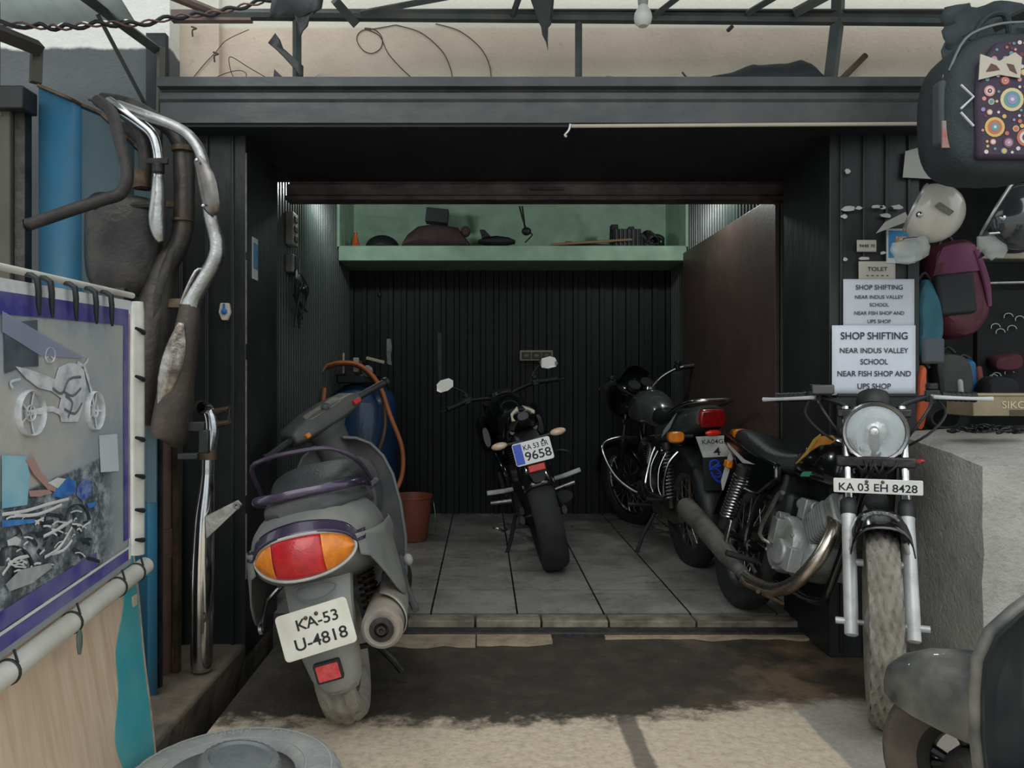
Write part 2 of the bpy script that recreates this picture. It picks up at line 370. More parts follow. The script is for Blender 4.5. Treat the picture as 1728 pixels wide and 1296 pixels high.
# shutter housing across the top
beamm = mat('shutter_housing_paint', '#3f4345', .36, .0, '#333739', 3, .5, .3, 18, dust='#6b6c66', dustamt=.3, stretch=(.4, 1, 1))
g = MB(); X0, X1 = -1.19, 2.3
prof = [(2.84, 2.01), (2.84, 2.085), (2.832, 2.095), (2.832, 2.118), (2.84, 2.126), (2.84, 2.132), (2.81, 2.134), (2.81, 2.168), (3.12, 2.168), (3.12, 2.04), (3.2, 2.03), (3.64, 2.03), (3.64, 2.01)]
g.loft([[Vector((x, y, z)) for y, z in prof] for x in (X0, X1)]); struct('beam_shutter_housing', g, beamm)
soff = mat('black_soffit', '#15191b', .6, 0, '#1d2224', 4)
g = MB(); g.box((.4, 3.25, 2.004), (3.2, .8, .012)); struct('trim_6', g, soff)
rail = mat('maroon_shutter_rail', '#3b2e2e', .45, .1, '#4a3a38', 8, .55, .3, 40, dust='#8a817a', dustamt=.35, stretch=(.3, 1, 1))
g = MB(); g.loft([[Vector((x, y, z)) for y, z in ((3.62, 1.985), (3.625, 1.93), (3.60, 1.925), (3.60, 1.905), (3.70, 1.905), (3.70, 1.985))] for x in (-.925, 1.5)])
g.box((.3, 3.60, 1.955), (.16, .02, .008)); g.box((.3, 3.665, 1.996), (2.42, .06, .03))
sr = g.build('shutter_rail', rail, bevel=.003); tag(sr, 'dull maroon bottom rail of the rolled up shutter across the opening', 'shutter rail')
# stucco side wall and cream upper wall
def stucco_nodes(n, L, b):
    g = n.new('ShaderNodeNewGeometry'); pos = g.outputs['Position']; s = n.new('ShaderNodeSeparateXYZ'); L.new(pos, s.inputs[0])
    n1 = noi(n, L, pos, 3); n2 = noi(n, L, pos, 30, 8, .7)
    zz = mathn(n, L, 'ADD', s.outputs[2], mathn(n, L, 'MULTIPLY', mathn(n, L, 'SUBTRACT', n1, .5), .09))
    dk = ramp(n, L, n1, [(.3, '#565b5e'), (.7, '#63686a')]); wh = ramp(n, L, n1, [(.35, '#e4e4dd'), (.7, '#f0f0ea')])
    L.new(mixc(n, L, sstep(n, L, zz, 2.345, 2.36), dk, wh), b.inputs['Base Color']); b.inputs['Roughness'].default_value = .85; bumpn(n, L, n2, .6, .012, b)
stucco = zonemat('two_tone_stucco', stucco_nodes)
g = MB(); g.box((-1.95, 3.1, 1.4), (1.46, .2, 2.9)); struct('wall_side', g, stucco)
def cream_nodes(n, L, b):
    g = n.new('ShaderNodeNewGeometry'); pos = g.outputs['Position']; s = n.new('ShaderNodeSeparateXYZ'); L.new(pos, s.inputs[0])
    n1 = noi(n, L, pos, 2.2); n2 = noi(n, L, pos, 14, 8, .7); n3 = noi(n, L, pos, 60)
    c = ramp(n, L, n1, [(.3, '#c2b3a2'), (.5, '#d3c3b0'), (.7, '#dccdb9')])
    c = mixc(n, L, mathn(n, L, 'MULTIPLY', sstep(n, L, n2, .6, .72), .35), c, '#8d8170')
    c = mixc(n, L, sstep(n, L, s.outputs[2], 2.485, 2.5), c, '#d9d6c8')
    L.new(c, b.inputs['Base Color']); b.inputs['Roughness'].default_value = .85; bumpn(n, L, n3, .35, .008, b)
cream = zonemat('cream_wall_paint', cream_nodes)
g = MB(); g.box((.7, 3.2, 2.6), (3.86, .14, .98)); g.box((-1.145, 3.13, 2.55), (.165, .06, .8)); struct('wall_front_upper', g, cream)
darkstrip = mat('dark_wall_end', '#33383b', .8, 0, '#2a2f31', 5)
g = MB(); g.box((-1.262, 3.02, 2.19), (.075, .1, .42)); struct('trim_7', g, darkstrip)
# neighbouring shop at the right
shopdark = mat('dim_shop_wall', '#252a2a', .7, 0, '#1c2020', 6, .5)
g = MB(); g.box((2.6, 4.2, 1.1), (2.0, .06, 2.2)); struct('wall_shop_back', g, shopdark)
g = MB(); g.box((1.66, 3.78, 1.1), (.03, .74, 2.2)); struct('wall_shop_left', g, shopdark)
g = MB(); g.box((3.5, 3.5, 1.1), (.05, 1.6, 2.2)); struct('wall_shop_right', g, shopdark)
g = MB(); g.box((2.55, 3.6, 2.16), (1.9, 1.3, .05)); struct('ceiling_shop', g, shopdark)
def cem_nodes(n, L, b):
    g = n.new('ShaderNodeNewGeometry'); pos = g.outputs['Position']; n1 = noi(n, L, pos, 2.5); n2 = noi(n, L, pos, 11, 8, .7); n3 = noi(n, L, pos, 70)
    c = ramp(n, L, n1, [(.3, '#8f8e88'), (.5, '#a2a19a'), (.7, '#b2b1aa')]); c = mixc(n, L, mathn(n, L, 'MULTIPLY', sstep(n, L, n2, .5, .66), .35), c, '#77746c')
    L.new(c, b.inputs['Base Color']); b.inputs['Roughness'].default_value = .85; bumpn(n, L, mathn(n, L, 'ADD', mathn(n, L, 'MULTIPLY', n2, 2.0), n3), .6, .014, b)
cement = zonemat('cement_plaster', cem_nodes)
g = MB()
def blk(u, v): pass
lo = [(1.50, 2.33), (2.9, 2.2), (2.9, 3.1), (1.52, 2.98)]; mid = [(1.53, 2.35), (2.9, 2.25), (2.9, 3.08), (1.56, 2.95)]; hi = [(1.555, 2.4), (2.9, 2.3), (2.9, 3.06), (1.575, 2.92)]
top = [(1.6, 2.45), (2.85, 2.35), (2.85, 3.0), (1.6, 2.88)]
ht = [(0, 0, 0, 0), (.35,)*4, (.79, .82, .9, .86), (.805, .84, .91, .875)]
def dens(pl, k=6):
    out = []
    for i in range(4):
        a, b = Vector(pl[i]), Vector(pl[(i+1) % 4])
        for j in range(k): out.append(a.lerp(b, j/k))
    return out
rings = []
for pl, hz in zip((lo, mid, hi, top), ht): rings.append(dens([(x, y, z) for (x, y), z in zip(pl, hz)]))
full = []
for i in range(3):
    for k in range(5):
        full.append([a.lerp(b, k/5) for a, b in zip(rings[i], rings[i+1])])
full.append(rings[3])
for i, r_ in enumerate(full):
    for p in r_:
        if 0 < i: q = noise.noise_vector(p*4)*.012 + noise.noise_vector(p*13)*.004; p += q
g.loft(full); struct('wall_cement_plinth', g, cement, ang=55)
# left ledge, kerb, gutter
kerbm = mat('mossy_kerb_cement', '#5c564b', .9, 0, '#403b33', 7, .5, .8, 25, dust='#7a6a58', dustamt=.6)
g = MB(); g.box((-1.6, 2.75, -.2), (1.38, 1.7, .5))
struct('floor_ledge', g, kerbm, bevel=.012)
g = MB(); g.box((-.88, 2.7, -.3), (.1, 2.0, .36)); struct('floor_gutter', g, riser)
g = MB(); g.box((-2.1, .3, -.25), (2.46, 3.2, .5)); struct('floor_street_left', g, ground_m)
# ---------------------------------------------------------------- vehicles: shared builders (local frame: +X forward, +Y its left, origin at the rear contact)
RX90 = Matrix.Rotation(R(-90), 4, 'X')
def steer(p, rake, ang):
    a = Vector((-math.sin(R(rake)), 0, math.cos(R(rake)))); p = Vector(p)
    return Matrix.Translation(p) @ Matrix.Rotation(R(ang), 4, a) @ Matrix.Translation(-p)
def wheel(root, name, c, rad, tw, th, T=None, kind='wire', tyrem=None, rimm=None, hubm=None, n=96, tread='chevron', rimw=.6, disc=False, depth=.004):
    T = T or Matrix(); Mx = T @ Matrix.Translation(Vector(c)) @ RX90; tyrem = tyrem or rubber; rimm = rimm or chrome; hubm = hubm or alu
    rr = rad - th; hw = tw/2
    rim = MB(); w_ = hw*rimw
    rim.lathe([(rr+.006, -w_), (rr+.008, -w_+.004), (rr-.012, -w_*.6), (rr-.018, 0), (rr-.012, w_*.6), (rr+.008, w_-.004), (rr+.006, w_), (rr-.004, w_), (rr-.026, w_*.5), (rr-.03, 0), (rr-.026, -w_*.5), (rr-.004, -w_)], Mx, 48, closed=True)
    if kind == 'wire':
        for i in range(32):
            a = 2*PI*i/32; s = 1 if i % 2 else -1; b = a + (.35 if (i//2) % 2 else -.35)
            rim.tube([Mx @ Vector((.05*math.cos(b), .05*math.sin(b), s*.03)), Mx @ Vector(((rr-.02)*math.cos(a), (rr-.02)*math.sin(a), s*.006))], .0022, 5)
    else:
        for i in range(5):
            for da in (-.16, .16):
                a = 2*PI*i/5
                p0 = Vector((.035*math.cos(a), .035*math.sin(a), 0)); p1 = Vector(((rr-.02)*math.cos(a+da*1.1), (rr-.02)*math.sin(a+da*1.1), 0))
                rim.tube([Mx @ p0, Mx @ p0.lerp(p1, .5), Mx @ p1], [.016, .011, .013], 8)
    o = rim.build(name, rimm, root)
    t = MB(); prof = [(rr-.004, -hw*.62), (rr+.01, -hw*.8), (rr+th*.45, -hw*1.0), (rr+th*.72, -hw*.97)]
    K = 13; lat = [-.9 + 1.8*j/(K-1) for j in range(K)]; crown = th*.28
    prof += [(rad - crown*abs(u)**2.2, hw*.93*u/.9) for u in lat]
    prof += [(rr+th*.72, hw*.97), (rr+th*.45, hw*1.0), (rr+.01, hw*.8), (rr-.004, hw*.62)]
    def fn(i, j):
        j -= 4
        if j < 0 or j >= K: return 0
        q = abs(j - (K-1)//2)
        if tread == 'chevron': return -depth if ((i + 2*q + (3 if j > K//2 else 0)) % 6) < 2 and q != 0 else 0
        if tread == 'block': return -depth if ((i + (q//2)*3) % 6) < 2 or q in (2,) else 0
        if tread == 'slick': return -depth if ((i + 3*q + (8 if j > K//2 else 0)) % 16) < 1 and q > 1 else 0
        return 0
    t.lathe(prof, Mx, n, fn=fn); t.build('tyre', tyrem, o, ang=50)
    h = MB(); h.lathe([(0, -.05), (.02, -.05), (.045, -.042), (.06, -.03), (.06, .03), (.045, .042), (.02, .05), (0, .05)], Mx, 28); h.cyl(Mx @ Vector((0, 0, -.105)), Mx @ Vector((0, 0, .105)), .009, n=10); h.build('hub', hubm, o)
    if disc:
        d = MB(); d.lathe([(.06, disc), (.125, disc), (.125, disc*1.08), (.06, disc*1.08)], Mx, 32, closed=True); d.build('brake_disc', dullchrome, o)
    return o
def fork(root, axle, T, half, rake, length, lowlen, rlow, rup, lowm, upm, capm=None, boot=False):
    a = Vector((-math.sin(R(rake)), 0, math.cos(R(rake))))
    for s in (1, -1):
        b = Vector(axle) + Vector((0, s*half, 0))
        m = MB(T); m.tube([b - a*.045, b - a*.04, b + a*.03, b + a*(lowlen-.03), b + a*lowlen], [rlow*.6, rlow*.95, rlow, rlow, rlow*1.1], 16); m.cyl(b + Vector((0, -s*.02, 0)), b + Vector((0, s*.045, 0)), .011, n=10)
        m.cyl(b + a*.19 + Vector((0, -s*.012, 0)), b + a*.19 + Vector((0, -s*.04, 0)), .012, n=10)
        o = m.build('fork_leg', lowm, root)
        m = MB(T); m.tube([b + a*lowlen, b + a*length], rup, 14); m.build('fork_tube', upm, o)
        m = MB(T); m.tube([b + a*(lowlen-.012), b + a*(lowlen+.006), b + a*(lowlen+.035), b + a*(lowlen+.045)], [rlow*1.16, rlow*1.28, rlow*1.2, rup*1.1], 14); m.build('dust_cap', capm or plasticblack, o)
    m = MB(T); top = Vector(axle) + a*length; m.box(top - a*.02, (.05, half*2+.06, .03)); m.box(top - a*.2 , (.06, half*2+.07, .035)); m.cyl(top + a*.01 + Vector((-.02, 0, 0)), top - a*.24 + Vector((-.03, 0, 0)), .02)
    m.build('fork_yoke', darksteel, root, bevel=.006)
def shock(root, top, bot, r, wire, turns, springm, bodym, coilr=None):
    top, bot = Vector(top), Vector(bot); ax = (bot-top); L = ax.length; ax.normalize()
    m = MB(); m.cyl(top, bot, r*.55, n=12); m.tube([top - ax*.01, top + ax*.03], r*1.05, 14); m.tube([bot - ax*.05, bot + ax*.005], r*.85, 14)
    o = m.build('shock_absorber', bodym, root)
    M_ = axisframe(top + ax*.03, ax); pts = []
    n = 12; LL = L - .08
    for i in range(turns*n + 1):
        a = 2*PI*i/n; pts.append(M_ @ Vector((r*math.cos(a), r*math.sin(a), LL*i/(turns*n))))
    s = MB(); s.tube(pts, wire, 6); s.build('spring', springm, o); return o
def engine(root, c, mcase, mcyl, w=.13, tilt=35, fins=9, covers=True, covm=None):
    c = Vector(c)
    m = MB(); pl = [(-.15, -.06), (-.1, -.11), (.08, -.12), (.15, -.06), (.16, .03), (.1, .09), (-.02, .1), (-.13, .08), (-.17, .02)]
    M_ = frame(c, (1, 0, 0), (0, 0, 1)); m.prism(pl, M_, w); o = m.build('engine', mcase, root, bevel=.018, seg=3)
    for s in (1, -1):
        k = MB(); Mk = axisframe(c + Vector((-.02, s*w/2, -.01)), (0, s, 0))
        k.lathe([(.112, -.01), (.112, .02), (.104, .033), (.09, .038), (.0, .042)], Mk, 30); k.lathe([(.05, .036), (.05, .056), (.044, .062), (0, .064)], Matrix.Translation((.05, 0, -.025)) @ Mk, 24)
        k.box(c + Vector((.05, s*(w/2+.025), -.045)), (.13, .05, .09)); k.box(c + Vector((-.045, s*(w/2+.035), .03)), (.05, .05, .1))
        for i in range(6):
            a = 2*PI*i/6; k.cyl(Mk @ Vector((.1*math.cos(a), .1*math.sin(a), .02)), Mk @ Vector((.1*math.cos(a), .1*math.sin(a), .04)), .007, n=8)
        k.cyl(c + Vector((-.06, s*(w/2), .085)), c + Vector((-.06, s*(w/2+.045), .085)), .02, n=14)
        k.build('engine_cover', covm or alu, o, bevel=.006)
    a = Vector((math.sin(R(tilt)), 0, math.cos(R(tilt)))); b = c + Vector((.07, 0, .05)); f = MB()
    Mf = axisframe(b, a); u = Vector((a.z, 0, -a.x)); Mf = frame(b, u, (0, 1, 0))
    Mf = Matrix((u, Vector((0, 1, 0)), a)).transposed().to_4x4(); Mf.translation = b
    for i in range(fins):
        z = .03 + i*.0155; q = rrect(.125, .15, .02, 3); f.prism(q, Mf, .005, z0=z)
    f.prism(rrect(.085, .1, .02, 3), Mf, .03 + fins*.0155, z0=0); f.build('cylinder_fins', mcyl, o)
    h = MB(); z = .03 + fins*.0155; h.prism(rrect(.13, .14, .03, 4), Mf, .05, z0=z); h.prism(rrect(.1, .1, .03, 4), Mf, .03, z0=z+.05); h.build('cylinder_head', mcase, o, bevel=.008)
    return o, Mf
def grips(bar, T, ends, gm=None, lever=True, lm=None, levl=.17):
    for s in (1, -1):
        a, b = Vector(ends[0]), Vector(ends[1]); a = Vector((a.x, s*a.y, a.z)); b = Vector((b.x, s*b.y, b.z)); d = (b-a).normalized()
        m = MB(T); m.tube([a, a + d*.012, a + d*.014, b - d*.01, b - d*.008, b], [.019, .019, .0165, .0165, .019, .019], 12)
        for i in range(5): q = a + d*(.03 + i*.018); m.tube([q, q + d*.008], .0178, 12)
        m.build('grip', gm or plasticblack, bar)
        k = MB(T); k.box(a - d*.03 + Vector((.008, 0, 0)), (.04, .045, .042)); k.cyl(a - d*.03 + Vector((0, 0, .02)), a - d*.03 + Vector((0, 0, .045)), .02, n=12); k.build('switch_box', plasticblack, bar, bevel=.005)
        if lever:
            k = MB(T); f = Vector((.045, 0, -.004)); k.tube([a - d*.035 + f*.5, a - d*.01 + f, a + d*levl*.6 + f*1.15, a + d*levl + f*.95], [.008, .0075, .006, .0085], 8, k=3, flat=.7); k.build('lever', lm or silverpaint, bar)
def plate(root, name, M, w, h, r, lines, m=None, frame_m=None, bolts=((-.25, .36), (.05, .36)), label=None, thick=.004):
    p = MB(); p.prism(rrect(w, h, r), M, thick); o = p.build(name, m or white, root, bevel=.0012, label=label)
    for s, x, y, ww, hh, mm in lines: text(s, M @ Matrix.Translation((x, y, thick/2)), ww, mm, o, hh, bold=.014)
    if bolts:
        for x, y in bolts: b = MB(); b.lathe([(.0055, 0), (.0055, .003), (.003, .0045), (0, .005)], M @ Matrix.Translation((x*w, y*h, thick/2)), 10); b.build('bolt', rust, o)
    return o
def lens_fn(r, dome): return [(r, 0), (r*.95, dome*.3), (r*.8, dome*.62), (r*.55, dome*.86), (r*.28, dome*.97), (0, dome)]
glass = mat('headlamp_glass', '#dfe6e6', .06, 0, alpha=.32, bump=.35, bscale=30, coat=1)
# ================================================================ motorcycle parked at the right, facing the street
def bike_front():
    wb, Rw = 1.06, .305; rk = 26
    root = thing('motorcycle', 'black motorcycle with big round headlamp facing the street, beside the cement plinth', 'motorcycle', (1.135, 3.46, .05), (-12.5, 2.7, -86.6), 'motorcycles in the workshop')
    T = steer((wb-.05, 0, Rw), rk, -31)
    wheel(root, 'front_wheel', (wb, 0, Rw), Rw, .092, .082, T, 'wire', dustyrubber, dullchrome, alu, n=108, tread='chevron', depth=.010)
    wheel(root, 'rear_wheel', (0, 0, Rw), Rw, .095, .085, None, 'wire', rubber, dullchrome, darksteel, n=96, tread='block')
    fork(root, (wb, 0, Rw), T, .086, rk, .74, .36, .0215, .0165, silverpaint, chrome)
    # short front mudguard
    m = MB(T)
    def fen(u, v):
        a = R(66 + 84*u); c = -1 + 2*v; rad = Rw + .05 - .1*abs(c)**2.6; y = .088*math.sin(c*1.35)/math.sin(1.35)
        return (wb + rad*math.cos(a), y, Rw + rad*math.sin(a))
    m.grid(fen, 22, 12); fo = m.build('front_mudguard', gloss, root, solid=.004)
    m = MB(T)
    for s in (1, -1): m = MB(T); m.tube([(wb-.06, s*.07, Rw+.25), (wb-.09, s*.085, Rw+.2)], .008, 8); m.build('mudguard_stay', silverpaint, fo)
    # headlamp
    hx, hz = wb-.235, .89
    m = MB(T); Mh = axisframe((hx, 0, hz), (1, 0, 0)); m.lathe([(.0, -.12), (.04, -.115), (.075, -.08), (.092, -.03), (.098, .0), (.1, .012), (.094, .02), (.09, .018), (.09, .0)], Mh, 40); ho = m.build('headlamp', gloss, root)
    m = MB(T); m.lathe([(.091, .01), (.08, -.01), (.06, -.035), (.035, -.055), (.014, -.062), (.012, -.03), (0, -.025)], Mh, 40); m.build('reflector', mat('mirror_bowl', '#e8eaea', .12, 1., '#cfd4d6', 30, .5, .25, 18), ho)
    m = MB(T); m.lathe([(r, z+.012) for r, z in lens_fn(.0915, .024)], Mh, 40); m.build('lamp_glass', glass, ho)
    m = MB(T); m.lathe([(.1005, .006), (.1035, .014), (.099, .024), (.0915, .02)], Mh, 44); m.build('lamp_rim', dullchrome, ho)
    m = MB(T); m.box((hx-.01, 0, hz-.115), (.02, .016, .03)); m.build('trim_screw', chrome, ho, bevel=.003)
    m = MB(T)
    for s in (1, -1): m = MB(T); m.tube([(hx-.03, s*.096, hz), (hx-.06, s*.1, hz-.01)], .014, 10); m.box((wb-.3, s*.09, .87), (.03, .012, .16)); m.build('headlamp_bracket', plasticblack, ho)
    # plate
    Mp = T @ frame((wb-.135, 0, .718), (0, 1, 0), (.05, 0, 1))
    plate(root, 'number_plate', Mp, .262, .048, .004, [('KA 03 EH 8428', 0, -.004, .23, .026, ink)], bolts=((-.12, .33), (.06, .33)))
    # wiring, horn below the lamp
    m = MB(T)
    random.seed(11)
    for i in range(9):
        y = random.uniform(-.07, .07); m.tube([(wb-.26, y, .82), (wb-.2+random.uniform(-.02, .02), y*.7+random.uniform(-.03, .03), .78), (wb-.22, random.uniform(-.05, .05), .73), (wb-.3, y*.4, .66)], .004, 6, k=4)
    m.lathe([(.035, 0), (.038, .02), (.02, .03), (0, .03)], axisframe((wb-.22, 0, .66), (1, 0, 0)), 20); m.build('wiring', plasticblack, root)
    # handlebar
    m = MB(T); bc = wb-.36
    m.tube([(bc-.1, -.31, 1.005), (bc-.05, -.2, 1.01), (bc+.005, -.1, .985), (bc+.02, -.05, .945), (bc+.02, .05, .945), (bc+.005, .1, .985), (bc-.05, .2, 1.01), (bc-.1, .31, 1.005)], .011, 10, k=4)
    bar = m.build('handlebar', plasticblack, root)
    grips(bar, T, ((bc-.06, .215, 1.009), (bc-.105, .325, 1.004)), lm=silverpaint)
    m = MB(T)
    for s in (1, -1):
        m.tube([(bc-.03, s*.18, 1.01), (bc+.08, s*.17, .98), (bc+.1, s*.12, .9), (bc+.05, s*.06, .82), (bc+.0, s*.03, .72)], .005, 7, k=5)
        m.tube([(bc-.03, s*.2, 1.0), (bc+.03, s*.22, .95), (bc+.07, s*.16, .88), (bc+.02, s*.04, .8)], .0045, 7, k=5)
    m.build('control_cable', plasticblack, bar)
    m = MB(T); m.box((bc-.01, -.16, 1.035), (.05, .075, .035)); m.build('brake_reservoir', mat('smoky_plastic', '#4d4f4d', .4), bar, bevel=.006)
    m = MB(T); m.lathe([(.0, 0), (.05, 0), (.056, .02), (.05, .05), (0, .055)], axisframe((bc+.06, 0, .97), (-.5, 0, .85)), 24); m.build('speedometer', plasticblack, root)
    m = MB(T); m.box((wb-.30, .125, .79), (.02, .03, .012)); m.ell((wb-.3, .14, .79), (.009, .014, .008)); m.build('cable_tip', mat('red_cable_tip', '#a02a26', .4), root)
    # frame, tank, seat
    fm = MB()
    fm.tube([(wb-.32, 0, .86), (.62, 0, .74), (.3, 0, .64), (.05, 0, .66), (-.24, 0, .7)], .018, 10, k=4); fm.tube([(wb-.3, 0, .72), (.7, 0, .36), (.64, 0, .24), (.3, 0, .22)], .017, 10, k=4)
    for s in (1, -1):
        fm.tube([(.3, s*.06, .7), (.18, s*.09, .5), (.16, s*.09, .3), (.3, s*.08, .22)], .014, 8, k=4); fm.tube([(.02, s*.09, .7), (.18, s*.09, .48)], .012, 8)
        fm.tube([(.2, s*.075, .32), (0, s*.085, Rw), (-.06, s*.085, Rw)], .018, 8)
    fm.build('frame', gloss, root)
    t = MB(); t.loft([ring(x, 0, zc, w_, h, 2.5, 24, zt) for x, zc, w_, h, zt in ((.33, .70, .05, .05, .8), (.36, .715, .085, .075, .75), (.45, .74, .115, .095, .72), (.56, .755, .13, .105, .7), (.66, .755, .13, .1, .72), (.73, .745, .105, .085, .75), (.765, .74, .06, .055, .8))])
    to = t.build('fuel_tank', gloss, root, sub=1)
    orange = mat('gold_orange_decal', '#c58a3c', .3, .2, '#a8672b', 20, .5); yel = mat('gold_decal', '#a98a3c', .35, .2)
    for s in (1, -1):
        m = MB(); Mt = frame((.62, s*.1275, .785), (1, 0, .06), (0, -s*.25, 1))
        m.prism([(-.02, .045), (.06, .055), (.1, .04), (.07, .02), (.01, .012), (-.045, -.02)], Mt, .004); m.build('tank_decal', orange, to)
        m = MB(); m.prism([(-.055, .03), (-.025, .055), (-.018, .02), (-.05, -.03), (-.1, -.075), (-.065, -.02)], Mt, .004); m.build('tank_stripe', yel, to)
        m = MB(); m.prism([(-.02, -.1), (.035, -.092), (.03, -.112), (-.025, -.118)], Mt, .004); m.build('tank_badge', mat('green_decal', '#2f7a55', .4), to)
    m = MB(); m.lathe([(.0, .02), (.03, .018), (.034, 0)], axisframe((.6, 0, .855), (0, 0, 1)), 20); m.build('filler_cap', chrome, to)
    s_ = MB(); s_.loft([ring(x, 0, zc, w_, h, 3, 20, zt) for x, zc, w_, h, zt in ((-.27, .745, .07, .02, .8), (-.24, .75, .1, .035, .8), (-.1, .735, .125, .045, .8), (.08, .70, .13, .045, .82), (.22, .68, .125, .045, .8), (.34, .69, .1, .05, .7), (.4, .72, .07, .05, .7))]); s_.build('seat', seatmat, root, sub=1)
    for s in (1, -1):
        p = MB(); Ms = frame((0, s*.1, .62), (1, 0, 0), (0, 0, 1)); p.prism([(-.3, .12), (.02, .075), (.3, .06), (.33, .0), (.2, -.09), (.05, -.1), (-.1, 0.01), (-.28, .07)], Ms, .035); po = p.build('side_panel', gloss, root, bevel=.01)
        q = MB(); q.prism([(-.22, .075), (.0, .03), (.12, .025), (.0, .012), (-.2, .06)], Ms, .041); q.build('panel_stripe', silverpaint, po)
    # rear mudguard with its white flash and amber reflector
    m = MB()
    def rf(u, v):
        a = R(70 + 105*u); c = -1 + 2*v; rad = Rw + .055 - .04*abs(c)**3; return (rad*math.cos(a), .07*c, Rw + rad*math.sin(a))
    m.grid(rf, 18, 8); mo = m.build('rear_mudguard', plasticblack, root, solid=.004)
    m = MB()
    for s in (1, -1): m = MB(); m.prism([(-.05, .1), (.0, .06), (-.03, -.1), (-.07, -.06)], frame((-.2, s*.085, .57), (1, 0, 0), (0, 0, 1)), .006); m.build('white_flash', mat('white_sticker', '#c9cac4', .5), mo)
    m = MB(); m.box((-.2, -.1, .6), (.045, .03, .035)); m.build('turn_signal', amber, root, bevel=.006); m = MB(); m.box((-.2, .1, .6), (.045, .03, .035)); m.build('turn_signal', amber, root, bevel=.006)
    m = MB(); m.box((-.28, 0, .7), (.05, .12, .07)); m.build('tail_lamp', redlens, root, bevel=.015)
    for s in (1, -1): shock(root, (.02, s*.115, .61), (-.05, s*.115, .33), .032, .0062, 14, chrome, darksteel)
    eo, Mf = engine(root, (.47, 0, .4), alu, alu, tilt=48)
    # exhaust
    m = MB(); m.tube([(.66, -.04, .56), (.745, -.07, .52), (.77, -.11, .42), (.7, -.135, .3), (.58, -.14, .235), (.42, -.145, .21), (.3, -.15, .215)], [.022, .024, .025, .025, .025, .024, .024], 14, k=5); xo = m.build('exhaust_pipe', mat('heat_stained_chrome', '#d8d0c6', .25, 1., '#8a735e', 7, .6), root)
    m = MB(); m.tube([(.34, -.15, .213), (.26, -.155, .225), (.16, -.16, .245), (-.1, -.165, .285), (-.38, -.17, .325), (-.42, -.17, .33)], [.024, .03, .042, .047, .05, .044], 18, k=3); m.tube([(-.41, -.17, .329), (-.44, -.17, .333)], .018, 12); m.build('muffler', mat('dusty_grey_silencer', '#6f6c67', .6, .4, '#4d4a46', 8, .5, .2, 50), xo)
    m = MB(); m.box((.12, -.165, .33), (.03, .012, .12)); m.build('muffler_bracket', dullchrome, xo, bevel=.004)
    # foot controls
    for s in (1, -1):
        m = MB(); m.cyl((.3, s*.1, .27), (.3, s*.23, .28), .013, n=10); m.build('foot_peg', plasticblack, root)
    m = MB(); m.tube([(.2, -.12, .24), (.4, -.18, .2), (.56, -.19, .215), (.6, -.21, .22)], .008, 8, k=3); m.tube([(.62, -.2, .22), (.62, -.12, .2), (.35, -.1, .19)], .008, 8); m.build('brake_pedal', rust, root)
    m = MB(); m.tube([(.42, -.1, .37), (.4, -.16, .4), (.47, -.17, .53), (.5, -.17, .58), (.53, -.17, .59)], .008, 8, k=3); m.build('kick_lever', dullchrome, root)
    m = MB(); m.tube([(.28, .1, .22), (.22, .2, .1), (.2, .24, -.02)], .01, 8); m.build('side_stand', gloss, root)
    m = MB(); m.loft([ring(x, .075, Rw+.01, .02, h, 4, 12) for x, h in ((-.07, .045), (.0, .06), (.25, .05), (.33, .05))]); m.build('chain_guard', darksteel, root)
    m = MB(); m.box((.2, 0, .6), (.2, .13, .16)); m.box((.3, 0, .52), (.1, .1, .12)); m.build('air_box', plasticblack, root, bevel=.02)
    m = MB(); m.cyl((.4, -.02, .55), (.52, -.02, .56), .025, n=14); m.box((.46, -.02, .54), (.05, .06, .08)); m.build('carburettor', alu, root, bevel=.004)
bike_front()
